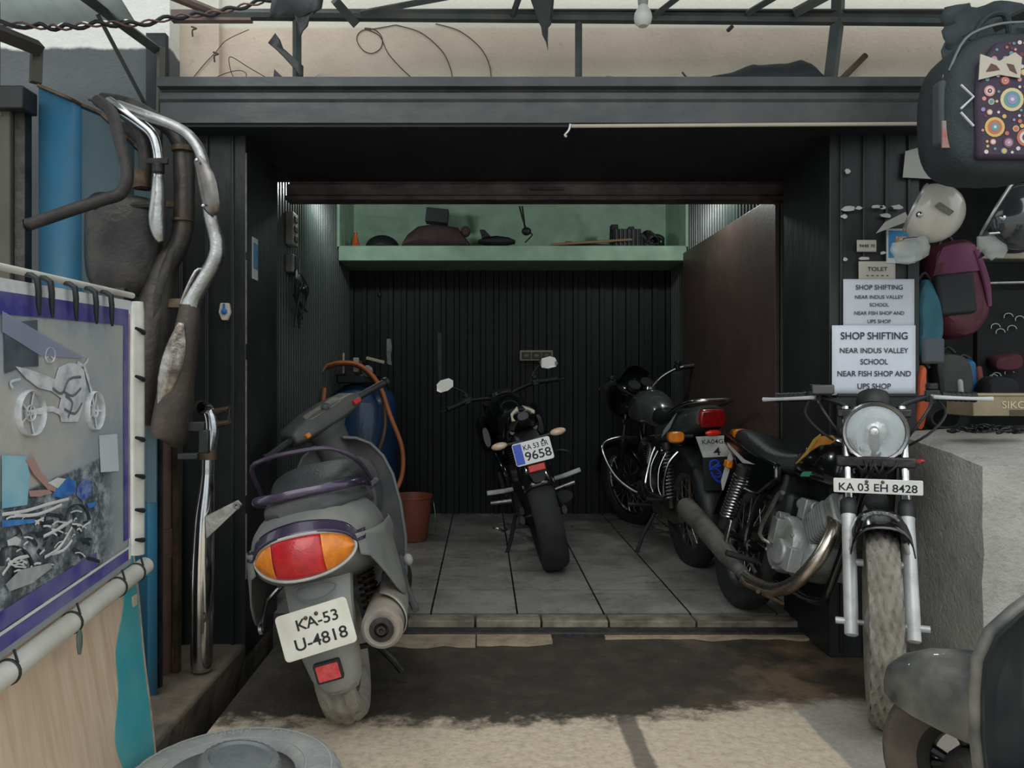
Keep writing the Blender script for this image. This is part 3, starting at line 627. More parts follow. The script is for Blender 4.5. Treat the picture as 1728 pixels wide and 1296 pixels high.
# ================================================================ motorcycle with the half fairing, seen from behind at the right wall
def bike_wall():
    wb, Rw = 1.2, .305; rk = 26
    root = thing('motorcycle', 'black motorcycle with chrome side guards and blue flap emblem, beside the brown board', 'motorcycle', (1.16, 4.26, .03), (-2.0, 0, 95.0), 'motorcycles in the workshop')
    T = steer((wb-.05, 0, Rw), rk, 21)
    wheel(root, 'front_wheel', (wb, 0, Rw), Rw, .075, .07, T, 'wire', rubber, chrome, darksteel, n=60, tread='none')
    wheel(root, 'rear_wheel', (0, 0, Rw), Rw, .095, .085, None, 'wire', rubber, dullchrome, darksteel, n=96, tread='block')
    fork(root, (wb, 0, Rw), T, .085, rk, .72, .34, .02, .0155, darksteel, chrome)
    m = MB(T)
    def fen(u, v):
        a = R(15 + 160*u); c = -1 + 2*v; rad = Rw + .025 - .03*abs(c)**2.5; return (wb + rad*math.cos(a), .062*c, Rw + rad*math.sin(a))
    m.grid(fen, 20, 8); m.build('front_mudguard', gloss, root, solid=.004)
    # half fairing with lamp and instruments
    m = MB(T); m.loft([ring(x, 0, zc, w_, h, 2.4, 20) for x, zc, w_, h in ((wb-.34, .95, .12, .09), (wb-.28, .945, .15, .14), (wb-.2, .93, .15, .15), (wb-.12, .92, .13, .13), (wb-.08, .91, .09, .09))]); fo = m.build('fairing', gloss, root)
    m = MB(T); m.loft([[Vector((wb-.3+.12*k, y, 1.05 + .09*(1-(y/.13)**2) - .07*k)) for y in [-.12+.24*i/10 for i in range(11)]] + [Vector((wb-.31+.12*k, y, 1.045 + .09*(1-(y/.13)**2) - .07*k)) for y in [.12-.24*i/10 for i in range(11)]] for k in (0, 1)]); m.build('windscreen', mat('smoked_screen', '#15181a', .1, alpha=.75, coat=.5), fo)
    m = MB(T); m.lathe([(.075, 0), (.06, .018), (0, .025)], axisframe((wb-.085, 0, .91), (1, 0, 0)), 24); m.build('headlamp_lens', glass, fo)
    m = MB(T)
    for s in (1, -1): m = MB(T); m.lathe([(.0, 0), (.04, 0), (.045, .02), (.042, .035), (0, .035)], axisframe((wb-.34, s*.05, .99), (-.7, 0, .7)), 20); m.build('instrument', plasticblack, fo)
    # bars: chrome, swept
    m = MB(T); bc = wb-.36
    m.tube([(bc-.16, -.36, 1.06), (bc-.08, -.27, 1.065), (bc-.0, -.17, 1.02), (bc+.02, -.05, .94), (bc+.02, .05, .94), (bc-.0, .17, 1.02), (bc-.08, .27, 1.065), (bc-.16, .36, 1.06)], .012, 10, k=4); bar = m.build('handlebar', chrome, root)
    grips(bar, T, ((bc-.1, .29, 1.064), (bc-.165, .37, 1.06)), lm=darksteel)
    t = MB(); t.loft([ring(x, 0, zc, w_, h, 2.4, 24, zt) for x, zc, w_, h, zt in ((.36, .8, .05, .05, .8), (.4, .82, .09, .08, .75), (.5, .85, .13, .11, .7), (.64, .865, .15, .115, .68), (.78, .86, .145, .105, .7), (.86, .85, .11, .09, .7), (.9, .84, .06, .06, .8))]); to = t.build('fuel_tank', mat('silver_black_tank', '#6d7172', .2, .5, '#3c4041', 2.5, .55, coat=.6), root, sub=1)
    m = MB(); m.lathe([(.0, .02), (.035, .016), (.04, 0)], axisframe((.66, 0, .975), (0, 0, 1)), 20); m.build('filler_cap', chrome, to)
    s_ = MB(); s_.loft([ring(x, 0, zc, w_, h, 3, 20, zt) for x, zc, w_, h, zt in ((-.24, .845, .08, .03, .8), (-.2, .85, .11, .04, .8), (.0, .83, .13, .05, .8), (.2, .81, .13, .045, .8), (.36, .82, .11, .045, .7), (.43, .84, .07, .04, .7))]); s_.build('seat', seatmat, root, sub=1)
    # tail cowl
    grey = mat('grey_cowl_paint', '#54585a', .3, .3, '#414546', 5, coat=.4)
    m = MB(); m.loft([ring(x, 0, zc, w_, h, 2.8, 20, .85) for x, zc, w_, h in ((-.34, .845, .085, .05), (-.3, .84, .1, .065), (-.15, .81, .12, .075), (.05, .76, .125, .08), (.25, .72, .12, .085), (.34, .7, .09, .08))]); co = m.build('tail_cowl', grey, root)
    m = MB()
    for s in (1, -1): m = MB(); m.prism([(-.14, .03), (.1, -.02), (.14, -.05), (.0, -.03)], frame((-.05, s*.124, .8), (1, 0, -.25), (0, 0, 1)), .004); m.build('cowl_decal', silverpaint, co)
    m = MB(); m.tube([(-.05, .115, .86), (-.2, .118, .9), (-.34, .108, .925), (-.39, .07, .93), (-.395, 0, .93), (-.39, -.07, .93), (-.34, -.108, .925), (-.2, -.118, .9), (-.05, -.115, .86)], .0105, 10, k=4); m.build('grab_rail', chrome, root)
    m = MB(); m.prism([(-.06, .048), (.06, .048), (.072, .0), (.062, -.045), (-.062, -.045), (-.072, 0)], frame((-.345, 0, .838), (0, -1, 0), (-.1, 0, 1)), .05); m.build('tail_lamp', mat('tail_lamp_red', '#8e1414', .2, 0, '#6a0c0e', 60, coat=.6), root, bevel=.012)
    m = MB(); m.ell((-.36, 0, .765), (.012, .042, .016)); m.build('reflector', mat('bright_red_reflector', '#d8281e', .25, coat=.5), root)
    # plate with a torn sticker
    Mp = frame((-.365, 0, .695), (0, -1, 0), (.18, 0, 1))
    pm = mat('worn_plate', '#8f938c', .5, 0, '#c3c4bd', 9, .52)
    p = MB(); p.prism([(-.09, .055), (.09, .055), (.078, -.052), (-.062, -.052)], Mp, .004); po = p.build('number_plate', pm, root)
    text('KA04GL', Mp @ Matrix.Translation((.005, .026, .002)), .13, ink, po, .024, bold=.01); text('4', Mp @ Matrix.Translation((.012, -.024, .002)), .036, ink, po, .04, bold=.015)
    # mudguard with blue emblem on the flap
    m = MB()
    def rf(u, v):
        a = R(60 + 125*u); c = -1 + 2*v; rad = Rw + .06 + .03*max(0, u-.4) - .04*abs(c)**3; return (rad*math.cos(a), .075*c, Rw + rad*math.sin(a))
    m.grid(rf, 20, 8); mo = m.build('rear_mudguard', plasticblack, root, solid=.004)
    blue = mat('blue_flap_emblem', '#2341b8', .5)
    Mb = frame((-.385, 0, .56), (0, -1, 0), (.1, 0, 1)); m = MB(); m.box((-.365, 0, .56), (.006, .12, .17)); fl = m.build('mud_flap', plasticblack, mo)
    m = MB(); Mb = frame((-.3705, 0, .57), (0, -1, 0), (0, 0, 1))
    for pts in (((-.025, .05), (.0, .058), (.022, .045), (.005, .03), (-.02, .02), (-.026, .035), (-.02, .05)), ((-.01, .02), (.02, .005), (.03, -.02), (.012, -.03), (-.005, -.02)), ((-.02, -.0), (0, -.04), (.03, -.055), (.04, -.04)), ((-.03, .01), (.03, .03)), ((.0, -.01), (.03, -.01))):
        m.tube([Mb @ Vector((x, y, .001)) for x, y in pts], .0055, 6, k=3, flat=.3, up=(0, 1, 0))
    m.build('emblem', blue, fl)
    for s in (1, -1):
        m = MB(); m.cyl((-.26, s*.07, .745), (-.26, s*.14, .745), .01, n=8); so = m.build('turn_signal', plasticblack, root)
        m = MB(); m.loft([ring(x, s*.17, .745, w_, h, 3, 16) for x, w_, h in ((-.31, .035, .022), (-.3, .042, .03), (-.25, .038, .028), (-.23, .02, .015))]); m.build('lens', amber, so)
    for s in (1, -1): shock(root, (.02, s*.12, .68), (-.03, s*.12, .34), .026, .005, 14, dullchrome, darksteel)
    # chrome side guards on its left and right
    m = MB()
    for x in (-.06, .08): m.tube([(x, .15, .64), (x, .19, .56), (x-.005, .2, .46), (x-.01, .19, .42)], .0045, 8, k=3)
    m.tube([(-.2, .13, .66), (-.19, .18, .6), (-.18, .205, .5), (-.15, .2, .425), (.0, .2, .415), (.15, .2, .42), (.19, .19, .47), (.2, .15, .6), (.2, .12, .66)], .008, 8, k=4); m.build('saree_guard', chrome, root)
    m = MB()
    for s in (1, -1): m.tube([(.86, s*.04, .66), (.85, s*.16, .66), (.83, s*.27, .63), (.8, s*.285, .56), (.77, s*.22, .42), (.74, s*.12, .33), (.72, s*.04, .3)], .012, 10, k=4)
    m.build('crash_guard', chrome, root)
    fm = MB(); fm.tube([(wb-.3, 0, .86), (.7, 0, .8), (.3, 0, .72), (-.25, 0, .76)], .018, 10, k=4); fm.tube([(wb-.28, 0, .72), (.8, 0, .36), (.72, 0, .24), (.35, 0, .22)], .017, 10, k=4)
    for s in (1, -1):
        fm.tube([(.3, s*.06, .7), (.2, s*.1, .5), (.18, s*.1, .3), (.32, s*.08, .22)], .014, 8, k=4); fm.tube([(.22, s*.08, .32), (-.06, s*.09, Rw)], .019, 8)
    fm.build('frame', gloss, root)
    engine(root, (.52, 0, .4), darksteel, darksteel, tilt=40, covm=darksteel)
    m = MB(); m.tube([(.74, -.04, .55), (.82, -.08, .48), (.8, -.13, .32), (.6, -.15, .23), (.35, -.15, .22)], .02, 12, k=4); xo = m.build('exhaust_pipe', dullchrome, root)
    m = MB(); m.tube([(.36, -.15, .22), (.25, -.16, .235), (-.1, -.17, .28), (-.4, -.175, .31)], [.02, .04, .045, .045], 16); m.build('muffler', dullchrome, xo)
    m = MB(); m.loft([ring(x, .085, Rw+.0, .022, h, 4, 12) for x, h in ((-.1, .04), (-.02, .065), (.25, .055), (.36, .06))]); m.build('chain_guard', mat('dirty_brown_metal', '#4d463c', .6, .4, '#2f2b26', 10), root)
    m = MB(); m.box((-.14, .055, .4), (.012, .012, .26)); m.build('mudguard_stay', rust, mo)
    m = MB(); m.tube([(.34, .1, .24), (.3, .19, .12), (.27, .25, .0)], .011, 8); m.box((.27, .255, .004), (.05, .03, .012)); m.build('side_stand', plasticblack, root)
    for s in (1, -1):
        m = MB(); m.cyl((.42, s*.1, .28), (.42, s*.24, .29), .013, n=10); m.build('foot_peg', plasticblack, root)
        m = MB(); m.cyl((.1, s*.12, .36), (.1, s*.22, .37), .013, n=10); m.build('foot_peg', plasticblack, root)
    for s in (1, -1):
        p = MB(); p.prism([(-.1, .06), (.16, .08), (.18, -.06), (.04, -.1), (-.06, -.02)], frame((.2, s*.115, .6), (1, 0, 0), (0, 0, 1)), .03); p.build('side_panel', gloss, root, bevel=.01)
    for s in (1,):
        m = MB(T); m.tube([(bc-.0, s*.2, 1.03), (bc+.02, s*.23, 1.1)], .005, 8); mo2 = m.build('mirror_stalk', plasticblack, root)
bike_wall()
# ================================================================ naked sport motorcycle in the middle, leaning on its stand
def bike_middle():
    wb, Rw = 1.32, .31; rk = 25
    root = thing('motorcycle', 'black naked sport motorcycle in the middle, rear to us, leaning left on its stand', 'motorcycle', (.392, 4.13, .05), (-14, 0, 92.6), 'motorcycles in the workshop')
    T = steer((wb-.05, 0, Rw), rk, 3)
    wheel(root, 'front_wheel', (wb, 0, Rw), Rw, .1, .08, T, 'alloy', rubber, gloss, darksteel, n=60, tread='none', disc=.06)
    wheel(root, 'rear_wheel', (0, 0, Rw), Rw, .142, .095, None, 'alloy', rubber, gloss, darksteel, n=96, tread='slick', disc=-.07)
    fork(root, (wb, 0, Rw), T, .095, rk, .68, .3, .026, .02, darksteel, darksteel)
    m = MB(T)
    def fen(u, v):
        a = R(25 + 120*u); c = -1 + 2*v; rad = Rw + .022 - .03*abs(c)**2.5; return (wb + rad*math.cos(a), .07*c, Rw + rad*math.sin(a))
    m.grid(fen, 18, 8); m.build('front_mudguard', gloss, root, solid=.004)
    m = MB(T); m.loft([ring(x, 0, zc, w_, h, 2.6, 20) for x, zc, w_, h in ((wb-.3, .88, .1, .06), (wb-.24, .87, .13, .1), (wb-.14, .85, .12, .1), (wb-.08, .83, .07, .06))]); ho = m.build('headlamp_cowl', gloss, root)
    m = MB(T); m.loft([ring(x, 0, zc, w_, h, 3.5, 16) for x, zc, w_, h in ((wb-.39, .945, .065, .03), (wb-.35, .95, .075, .04), (wb-.3, .94, .07, .035))]); io = m.build('instrument', plasticblack, root)
    m = MB(T); m.box((wb-.392, 0, .95), (.006, .08, .035)); m.build('display', mat('grey_display', '#5e6768', .2), io, bevel=.004)
    m = MB(T); bc = wb-.38
    m.tube([(bc-.1, -.36, .95), (bc-.06, -.25, .965), (bc, -.12, .95), (bc+.02, -.04, .93), (bc+.02, .04, .93), (bc, .12, .95), (bc-.06, .25, .965), (bc-.1, .36, .95)], .0125, 10, k=4); bar = m.build('handlebar', plasticblack, root)
    grips(bar, T, ((bc-.065, .26, .963), (bc-.105, .375, .948)), lm=plasticblack)
    mir = mat('mirror_glass', '#dfe5e6', .03, 1.)
    for s in (1, -1):
        m = MB(T); m.tube([(bc-.05, s*.2, .97), (bc-.03, s*.24, 1.03), (bc-.05, s*.31, 1.08)], .007, 8, k=4); ms = m.build('mirror_stalk', plasticblack, bar)
        Mm = T @ frame((bc-.06, s*.345, 1.1), (0.03*s, -1, 0), (-.11, 0, 1)) @ Matrix.Translation((0, 0 if s > 0 else -.035, 0)) ; pl = [(-.06, -.02), (-.05, .022), (-.02, .04), (.035, .04), (.058, .018), (.05, -.018), (.01, -.036), (-.04, -.036)]
        if s < 0: pl = [(-x, y) for x, y in pl][::-1]
        m = MB(); m.prism([(x*1.1, y*1.1) for x, y in pl], Mm, .022, z0=-.024); mo = m.build('mirror', plasticblack, ms, bevel=.005)
        m = MB(); m.prism(pl, Mm, .004, z0=-.002); m.build('mirror_glass', mir, mo)
    # tank with shoulders
    t = MB(); t.loft([ring(x, 0, zc, w_, h, 2.5, 24, zt) for x, zc, w_, h, zt in ((.42, .77, .05, .05, .8), (.47, .79, .1, .08, .7), (.58, .82, .15, .12, .65), (.74, .84, .19, .13, .6), (.88, .83, .18, .12, .62), (.98, .81, .12, .09, .7), (1.02, .8, .06, .05, .8))]); to = t.build('fuel_tank', gloss, root, sub=1)
    m = MB(); m.lathe([(.0, .012), (.035, .01), (.04, 0)], axisframe((.72, 0, .965), (-.1, 0, 1)), 20); m.build('filler_cap', darksteel, to)
    for s in (1, -1):
        m = MB(); m.loft([ring(x, s*.17, zc, w_, h, 2.6, 16) for x, zc, w_, h in ((.66, .72, .02, .06), (.8, .73, .05, .12), (.98, .72, .045, .12), (1.08, .72, .02, .06))]); m.build('tank_shroud', gloss, root)
    s_ = MB(); s_.loft([ring(x, 0, zc, w_, h, 2.8, 20, zt) for x, zc, w_, h, zt in ((-.22, .875, .04, .02, .8), (-.15, .87, .085, .035, .8), (.0, .85, .11, .04, .8), (.14, .815, .12, .04, .8), (.3, .785, .12, .04, .8), (.44, .79, .09, .04, .7))]); s_.build('seat', seatmat, root, sub=1)
    m = MB(); m.loft([ring(x, 0, zc, w_, h, 2.4, 20, .8) for x, zc, w_, h in ((-.3, .86, .03, .02), (-.26, .85, .075, .04), (-.1, .81, .1, .055), (.1, .76, .11, .06), (.3, .72, .1, .07))]); co = m.build('tail_cowl', gloss, root)
    yellow = mat('pale_yellow_panel', '#b9b49a', .35, 0, '#a39e84', 12)
    m = MB(); Mt = frame((-.262, 0, .87), (0, -1, 0), (.5, 0, 1))
    m.prism([(-.055, .01), (-.012, .042), (-.012, .02), (-.04, -.035), (-.06, -.03)], Mt, .02); m.prism([(.055, .01), (.012, .042), (.03, -.0), (.06, -.02), (.068, -.005)], Mt, .02); m.build('tail_lamp', yellow, co, bevel=.003)
    # tail tidy with plate
    m = MB(); m.loft([ring(x, 0, zc, w_, h, 3, 14) for x, zc, w_, h in ((-.12, .76, .06, .03), (-.24, .735, .065, .03), (-.3, .68, .06, .03), (-.325, .6, .05, .03), (-.33, .545, .03, .02))]); m.build('plate_carrier', plasticblack, root)
    Mp = frame((-.372, 0, .685), (0, -1, 0), (.16, 0, 1)); wpl = mat('bright_plate', '#dadcdc', .35)
    po = plate(root, 'number_plate', Mp, .19, .112, .012, [('KA 53 ER', .02, .026, .125, .026, ink), ('9658', .022, -.018, .13, .044, ink)], wpl, bolts=None)
    m = MB(); m.prism(rrect(.19, .112, .012), Mp, .003, z0=-.006); m.prism([(-.092, .05), (-.05, .05), (-.05, -.05), (-.092, -.05)], Mp, .0012, z0=.0016); m.build('plate_band', mat('plate_blue', '#2b4dbb', .4), po)
    m = MB(); m.lathe([(.006, 0), (0, .003)], Mp @ Matrix.Translation((.06, .043, .002)), 10); m.build('bolt', ink, po)
    m = MB(); m.box((-.365, 0, .603), (.014, .085, .034), Matrix.Rotation(R(5), 4, 'Y')); m.build('reflector', mat('orange_red_reflector', '#cf3420', .25, 0, '#b52316', 50, coat=.5), root, bevel=.004)
    for s in (1, -1):
        m = MB(); m.cyl((-.29, s*.03, .735), (-.3, s*.12, .74), .008, n=8); so = m.build('turn_signal', plasticblack, root)
        m = MB(); m.ell((-.3, s*.15, .742), (.026, .042, .019)); m.build('lens', mat('clear_amber_lens', '#c9bda8', .2, 0, '#d9813a', 16, .6, coat=.6), so)
    # swingarm, hugger, chain side
    m = MB()
    for s in (1, -1): m.tube([(.38, s*.09, .36), (.2, s*.11, .35), (0, s*.115, Rw), (-.06, s*.115, Rw)], .024, 8, k=3, flat=.6)
    m.build('swingarm', plasticblack, root)
    m = MB()
    def hug(u, v):
        a = R(60 + 85*u); c = -1 + 2*v; rad = Rw + .022 - .05*abs(c)**2.6; return (rad*math.cos(a), .082*math.sin(c*1.3)/math.sin(1.3), Rw + rad*math.sin(a))
    m.grid(hug, 16, 10); m.build('tyre_hugger', mat('glossy_black_hugger', '#15181a', .12, coat=1.), root, solid=.004)
    shock(root, (.3, 0, .66), (.2, 0, .42), .035, .007, 8, darksteel, plasticblack)
    fm = MB()
    for s in (1, -1):
        fm.tube([(wb-.3, s*.04, .85), (.8, s*.13, .66), (.45, s*.13, .55), (.4, s*.11, .35)], .022, 10, k=4); fm.tube([(.5, s*.11, .6), (.2, s*.09, .72), (-.15, s*.06, .78)], .014, 8, k=3)
    fm.build('frame', gloss, root)
    engine(root, (.66, 0, .42), darksteel, darksteel, w=.2, tilt=25, covm=plasticblack)
    m = MB(); m.tube([(.8, -.04, .6), (.95, -.06, .5), (.92, -.08, .3), (.7, -.12, .22), (.5, -.14, .24)], .02, 12, k=4); xo = m.build('exhaust_pipe', darksteel, root)
    m = MB(); m.loft([[Vector((x, y, zc)) + Vector((0, 0.05*math.cos(2*PI*i/16), h*math.sin(2*PI*i/16))) for i in range(16)] for x, y, zc, h in ((.5, -.15, .25, .03), (.44, -.15, .26, .05), (.3, -.16, .3, .05), (.25, -.165, .32, .035))]); m.build('muffler', plasticblack, xo)
    for s in (1, -1):
        m = MB(); m.prism([(-.08, .1), (-.02, .12), (.1, -.05), (.06, -.12), (.02, -.05)], frame((.3, s*.125, .42), (1, 0, 0), (0, 0, 1)), .016); fo = m.build('footrest_hanger', darksteel, root, bevel=.004)
        m = MB(); m.cyl((.32, s*.13, .36), (.32, s*.25, .375), .014, .011, n=10); m.build('foot_peg', dullchrome, fo)
        m = MB(); m.cyl((.08, s*.12, .46), (.06, s*.17, .465), .012, n=10); m.tube([(.06, s*.17, .465), (.03, s*.26, .48)], .0125, 8, flat=.6); m.build('pillion_peg', silverpaint, fo)
    m = MB(); m.tube([(.3, .2, .21), (.22, .22, .22), (.2, .25, .25), (.22, .27, .25)], .008, 8, k=3); m.build('gear_lever', dullchrome, root)
    m = MB(); m.tube([(.46, .12, .25), (.42, .18, .13), (.4, .24, .03)], .012, 8); m.box((.4, .245, .03), (.06, .04, .012)); m.build('side_stand', plasticblack, root)
    m = MB(); m.tube([(.12, -.11, .6), (.08, -.2, .6), (.1, -.24, .55), (.16, -.22, .46)], .006, 8, k=4); m.build('brake_hose', plasticblack, root)
    m = MB(); m.loft([ring(x, .105, zc, .012, h, 4, 10) for x, zc, h in ((-.05, Rw+.045, .02), (.1, Rw+.06, .03), (.36, .42, .03))]); m.build('chain_guard', plasticblack, root)
bike_middle()
# ================================================================ scooter at the left, rear to us
def scooter_left():
    Rw = .215; wy = .02
    root = thing('scooter', 'dusty grey and purple scooter with big red and amber tail lamp, leaning left', 'scooter', (-.405, 2.42, 0), (-11.5, 0, 92.5))
    Rx = lambda p: Vector(p) + Vector((0, -wy, 0))       # body centre sits right of the wheel
    OFF = Matrix.Translation((0, -wy, 0))
    grey = mat('dusty_grey_plastic', '#64676a', .5, 0, '#73766f', 4, .5, .12, 60, dust='#8b877b', dustamt=.5)
    dgrey = mat('dark_grey_plastic', '#3a3d3e', .5, 0, '#45484a', 5, .5, .15, 80, dust='#6c6a60', dustamt=.4)
    purple = mat('purple_paint', '#2c2138', .25, .25, '#382a46', 4, .5, coat=.5, dust='#6c6470', dustamt=.3)
    T = OFF @ steer((1.17, 0, .215), 25, 46); OFL = OFF @ Matrix.Translation((-.02, .035, -.035)); TH = OFL @ steer((1.17, 0, .215), 25, 46)
    wheel(root, 'rear_wheel', (0, 0, Rw), Rw, .112, .082, None, 'alloy', dustyrubber, mat('dirty_rim', '#6d6456', .6, .4, '#4a4238', 9), darksteel, n=84, tread='block', depth=.006)
    wheel(root, 'front_wheel', (1.22, 0, Rw), Rw, .09, .075, T, 'alloy', rubber, dullchrome, darksteel, n=60, tread='none')
    # rear body shell
    b = MB(OFF)
    secs = [(-.315, .60, .085, .05), (-.30, .60, .13, .075), (-.26, .6, .168, .095), (-.2, .595, .19, .115), (-.08, .585, .207, .135), (.08, .56, .2, .15), (.22, .52, .195, .16), (.33, .48, .17, .16), (.4, .45, .13, .14)]
    b.loft([ring(x, 0, zc, w_, h, 2.5, 32, .86) for x, zc, w_, h in secs]); body = b.build('rear_body', grey, root, sub=1)
    HW = ((-.3, .135), (-.26, .168), (-.2, .19), (-.08, .207), (.08, .2), (.22, .195), (.4, .15))
    # side skirts sweeping down at the back of each side
    for s in (1, -1):
        k = MB(OFF)
        def sk(u, v, s=s):
            x = -.285 + .56*u; hw = 0
            for (a, p), (b, q) in zip(HW, HW[1:]):
                if a <= x <= b: hw = p + (q-p)*(x-a)/(b-a)
            top = .615 - .05*u; dip = math.sin(min(1, max(0, u-.02)*1.5)*PI)**1.2 if u < .68 else 0
            bot = top - .06 - .165*dip
            return (x, s*(hw*(.985 + .03*min(1, v*2)) + .022*v*v*dip), top + (bot-top)*v)
        k.grid(sk, 24, 8); k.build('side_skirt', grey, body, solid=.005)
    # purple tail panel over the lamp
    k = MB(OFF)
    def tpf(u, v):
        y = -.168 + .336*u; q = min(1, abs(y)/.142); up = .594 + .058*math.sqrt(max(0, 1 - q**2.3)) + .002
        return (-.349 + .03*v + 1.9*y*y + 40*y**4*.9, y, up + .032*v*(1 - .25*q))
    k.grid(tpf, 32, 5); k.build('tail_panel', purple, body, solid=.006)
    # top cowl behind the seat
    k = MB(OFF); k.loft([ring(x, 0, zc, w_, h, 2.5, 24, .8) for x, zc, w_, h in ((-.24, .705, .07, .02), (-.2, .705, .125, .035), (-.08, .7, .16, .045), (.1, .69, .165, .05), (.35, .64, .15, .06))]); k.build('tail_cowl', dgrey, body)
    # tail lamp
    Ml = OFF @ frame((-.336, 0, .592), (0, -1, 0), (.06, 0, 1))
    LW, LH = .138, .056
    def bulge(x, y): return .018*(1-(x/LW)**2) - .05*(x/LW)**2*.9
    def lens(x0, x1, name, m_):
        k = MB(); 
        def f(u, v):
            x = x0 + (x1-x0)*u; hh = LH*math.sqrt(max(0, 1-(abs(x)/LW)**2.3)); y = -hh + 2*hh*v + .006*(1 - (x/LW)**2)*0
            xx = x + (.02*(1-2*v) if abs(x0) < LW*.98 and u < .01 or abs(x1) < LW*.98 and u > .99 else 0)*0
            return Ml @ Vector((xx, y, bulge(x, y) + .014*(1-(2*v-1)**2)))
        k.grid(f, 18, 12); return k
    lo = lens(-.078, .06, 'tail_lamp', redlens).build('tail_lamp', redlens, root, solid=.006)
    lens(-LW, -.0785, '', amber).build('turn_signal', amber, root, solid=.006); lens(.0605, LW, '', amber).build('turn_signal', amber, root, solid=.006)
    k = MB(); pts = []
    for i in range(40):
        a = 2*PI*i/40; x = LW*1.02*math.copysign(abs(math.cos(a))**.87, math.cos(a)); y = LH*1.06*math.copysign(abs(math.sin(a))**1., math.sin(a)); pts.append(Ml @ Vector((x, y, bulge(x, y) - .002)))
    k.tube(pts, .0048, 8, closed=True); k.build('lamp_surround', mat('pale_lamp_surround', '#b5b6b2', .45, 0, '#9c9d98', 12), root)
    # seat, grab rail
    k = MB(OFF); k.loft([ring(x, 0, zc, w_, h, 2.7, 24, .85) for x, zc, w_, h in ((-.14, .735, .06, .02), (-.1, .74, .12, .035), (.02, .755, .15, .05), (.2, .745, .155, .055), (.4, .71, .14, .05), (.5, .68, .1, .045), (.54, .67, .05, .03))]); k.build('seat', mat('dusty_seat_vinyl', '#23282a', .45, 0, '#2b3032', 6, .5, .25, 120, dust='#55544e', dustamt=.3), root, sub=1)
    k = MB(OFF); k.tube([(.1, .16, .7), (-.04, .165, .725), (-.16, .14, .742), (-.215, .07, .748), (-.22, 0, .75), (-.215, -.07, .748), (-.16, -.14, .742), (-.04, -.165, .725), (.1, -.16, .7)], .014, 10, k=4, flat=.6, up=(0, 0, 1)); gr = k.build('grab_rail', purple, root)
    k = MB(OFF); k.tube([(.06, .17, .72), (-.06, .16, .83), (-.12, .1, .858), (-.13, 0, .862), (-.12, -.1, .85), (-.04, -.16, .79), (.1, -.17, .715)], .007, 8, k=4); k.build('backrest_hoop', mat('purple_hoop', '#453b4c', .35, .3, '#584a5c', 10), gr)
    # rear mudguard
    k = MB(OFF); rr = []
    for x, z, w_, t_ in ((-.19, .55, .1, .03), (-.245, .5, .096, .035), (-.275, .44, .089, .035), (-.285, .36, .084, .035), (-.28, .29, .08, .035), (-.265, .22, .068, .033), (-.25, .185, .05, .03)):
        rr.append([Vector((x + .03*abs(c)**2.4*1.4 + (t_ if inn else 0) - .004, w_*c, z - (.02 if inn else 0))) for c, inn in [(-1 + 2*i/12, 0) for i in range(13)] + [(1 - 2*i/12, 1) for i in range(13)]])
    k.loft(rr); mg = k.build('rear_mudguard', mat('pale_dusty_grey', '#84898b', .6, 0, '#92958f', 6, .5, .15, 50, dust='#8f8778', dustamt=.55), root)
    k = MB(OFF)
    for i in range(5): a = R(200 + 28*i); 
    pts = [Vector((-.2955 + .0, .062*math.cos(R(a)), .485 + .022*math.sin(R(a)))) for a in range(0, 360, 20)]
    k.tube([p + Vector((.02*(p.y/.062)**2, 0, 0)) + Vector(((.485-p.z)*-.25, 0, 0)) for p in pts], .0035, 6, closed=True); k.build('embossed_ring', mat('mudguard_emboss', '#6a6e70', .6), mg)
    # plate, reflector
    Mp = OFF @ frame((-.338, .002, .392), (0, -1, .09), (.12, 0, 1)); wp = mat('grimy_white_plate', '#dcddd6', .45, 0, '#cdccba', 5, .55, dust='#8a7a4c', dustamt=.35)
    plate(root, 'number_plate', Mp, .2, .125, .012, [('KA-53', .01, .024, .115, .03, ink), ('U-4818', .008, -.026, .145, .032, ink)], wp, bolts=((-.09, .3), (.06, .33)))
    k = MB(); Mr = OFF @ frame((-.3, 0, .262), (0, -1, .06), (-.1, 0, 1)); k.prism(rrect(.075, .058, .006), Mr, .012); rf_ = k.build('reflector_frame', plasticblack, mg)
    k = MB(); k.prism(rrect(.062, .045, .003), Mr, .018); k.build('reflector', mat('pinkish_red_reflector', '#c03a3c', .3, 0, '#cf5c58', 60, coat=.4), rf_)
    # engine / transmission, muffler
    k = MB(OFF); k.loft([ring(x, .07+wy, zc, w_, h, 2.6, 18) for x, zc, w_, h in ((-.08, .24, .03, .06), (-.04, .24, .045, .09), (.2, .27, .05, .09), (.42, .28, .05, .08), (.46, .28, .03, .05))]); k.build('engine', darksteel, root)
    k = MB(OFF); k.tube([(-.31, -.168, .35), (-.315, -.168, .35), (-.305, -.168, .35), (-.1, -.165, .34), (.12, -.16, .325), (.17, -.155, .32)], [.018, .049, .058, .06, .058, .03], 28); mf = k.build('muffler', mat('dusty_silver_muffler', '#8d8a84', .55, .35, '#a39d92', 8, .5, .2, 60, dust='#8a6f52', dustamt=.4), root)
    k = MB(OFF); k.lathe([(.03, .0), (.034, .012), (.02, .016), (.018, .004), (.013, .004), (.012, .022), (.006, .022), (.0, .01)], axisframe((-.315, -.168, .35), (-1, 0, .03)), 24); k.build('tail_pipe', darksteel, mf)
    k = MB(OFF)
    def hs(u, v):
        a = R(-60 + 150*v); x = -.2 + .26*u; rr_ = .069; cc = -.165 + .015*u
        x0 = x - .05*math.cos(a)
        return (x0, cc - rr_*math.cos(a), .35 + rr_*math.sin(a))
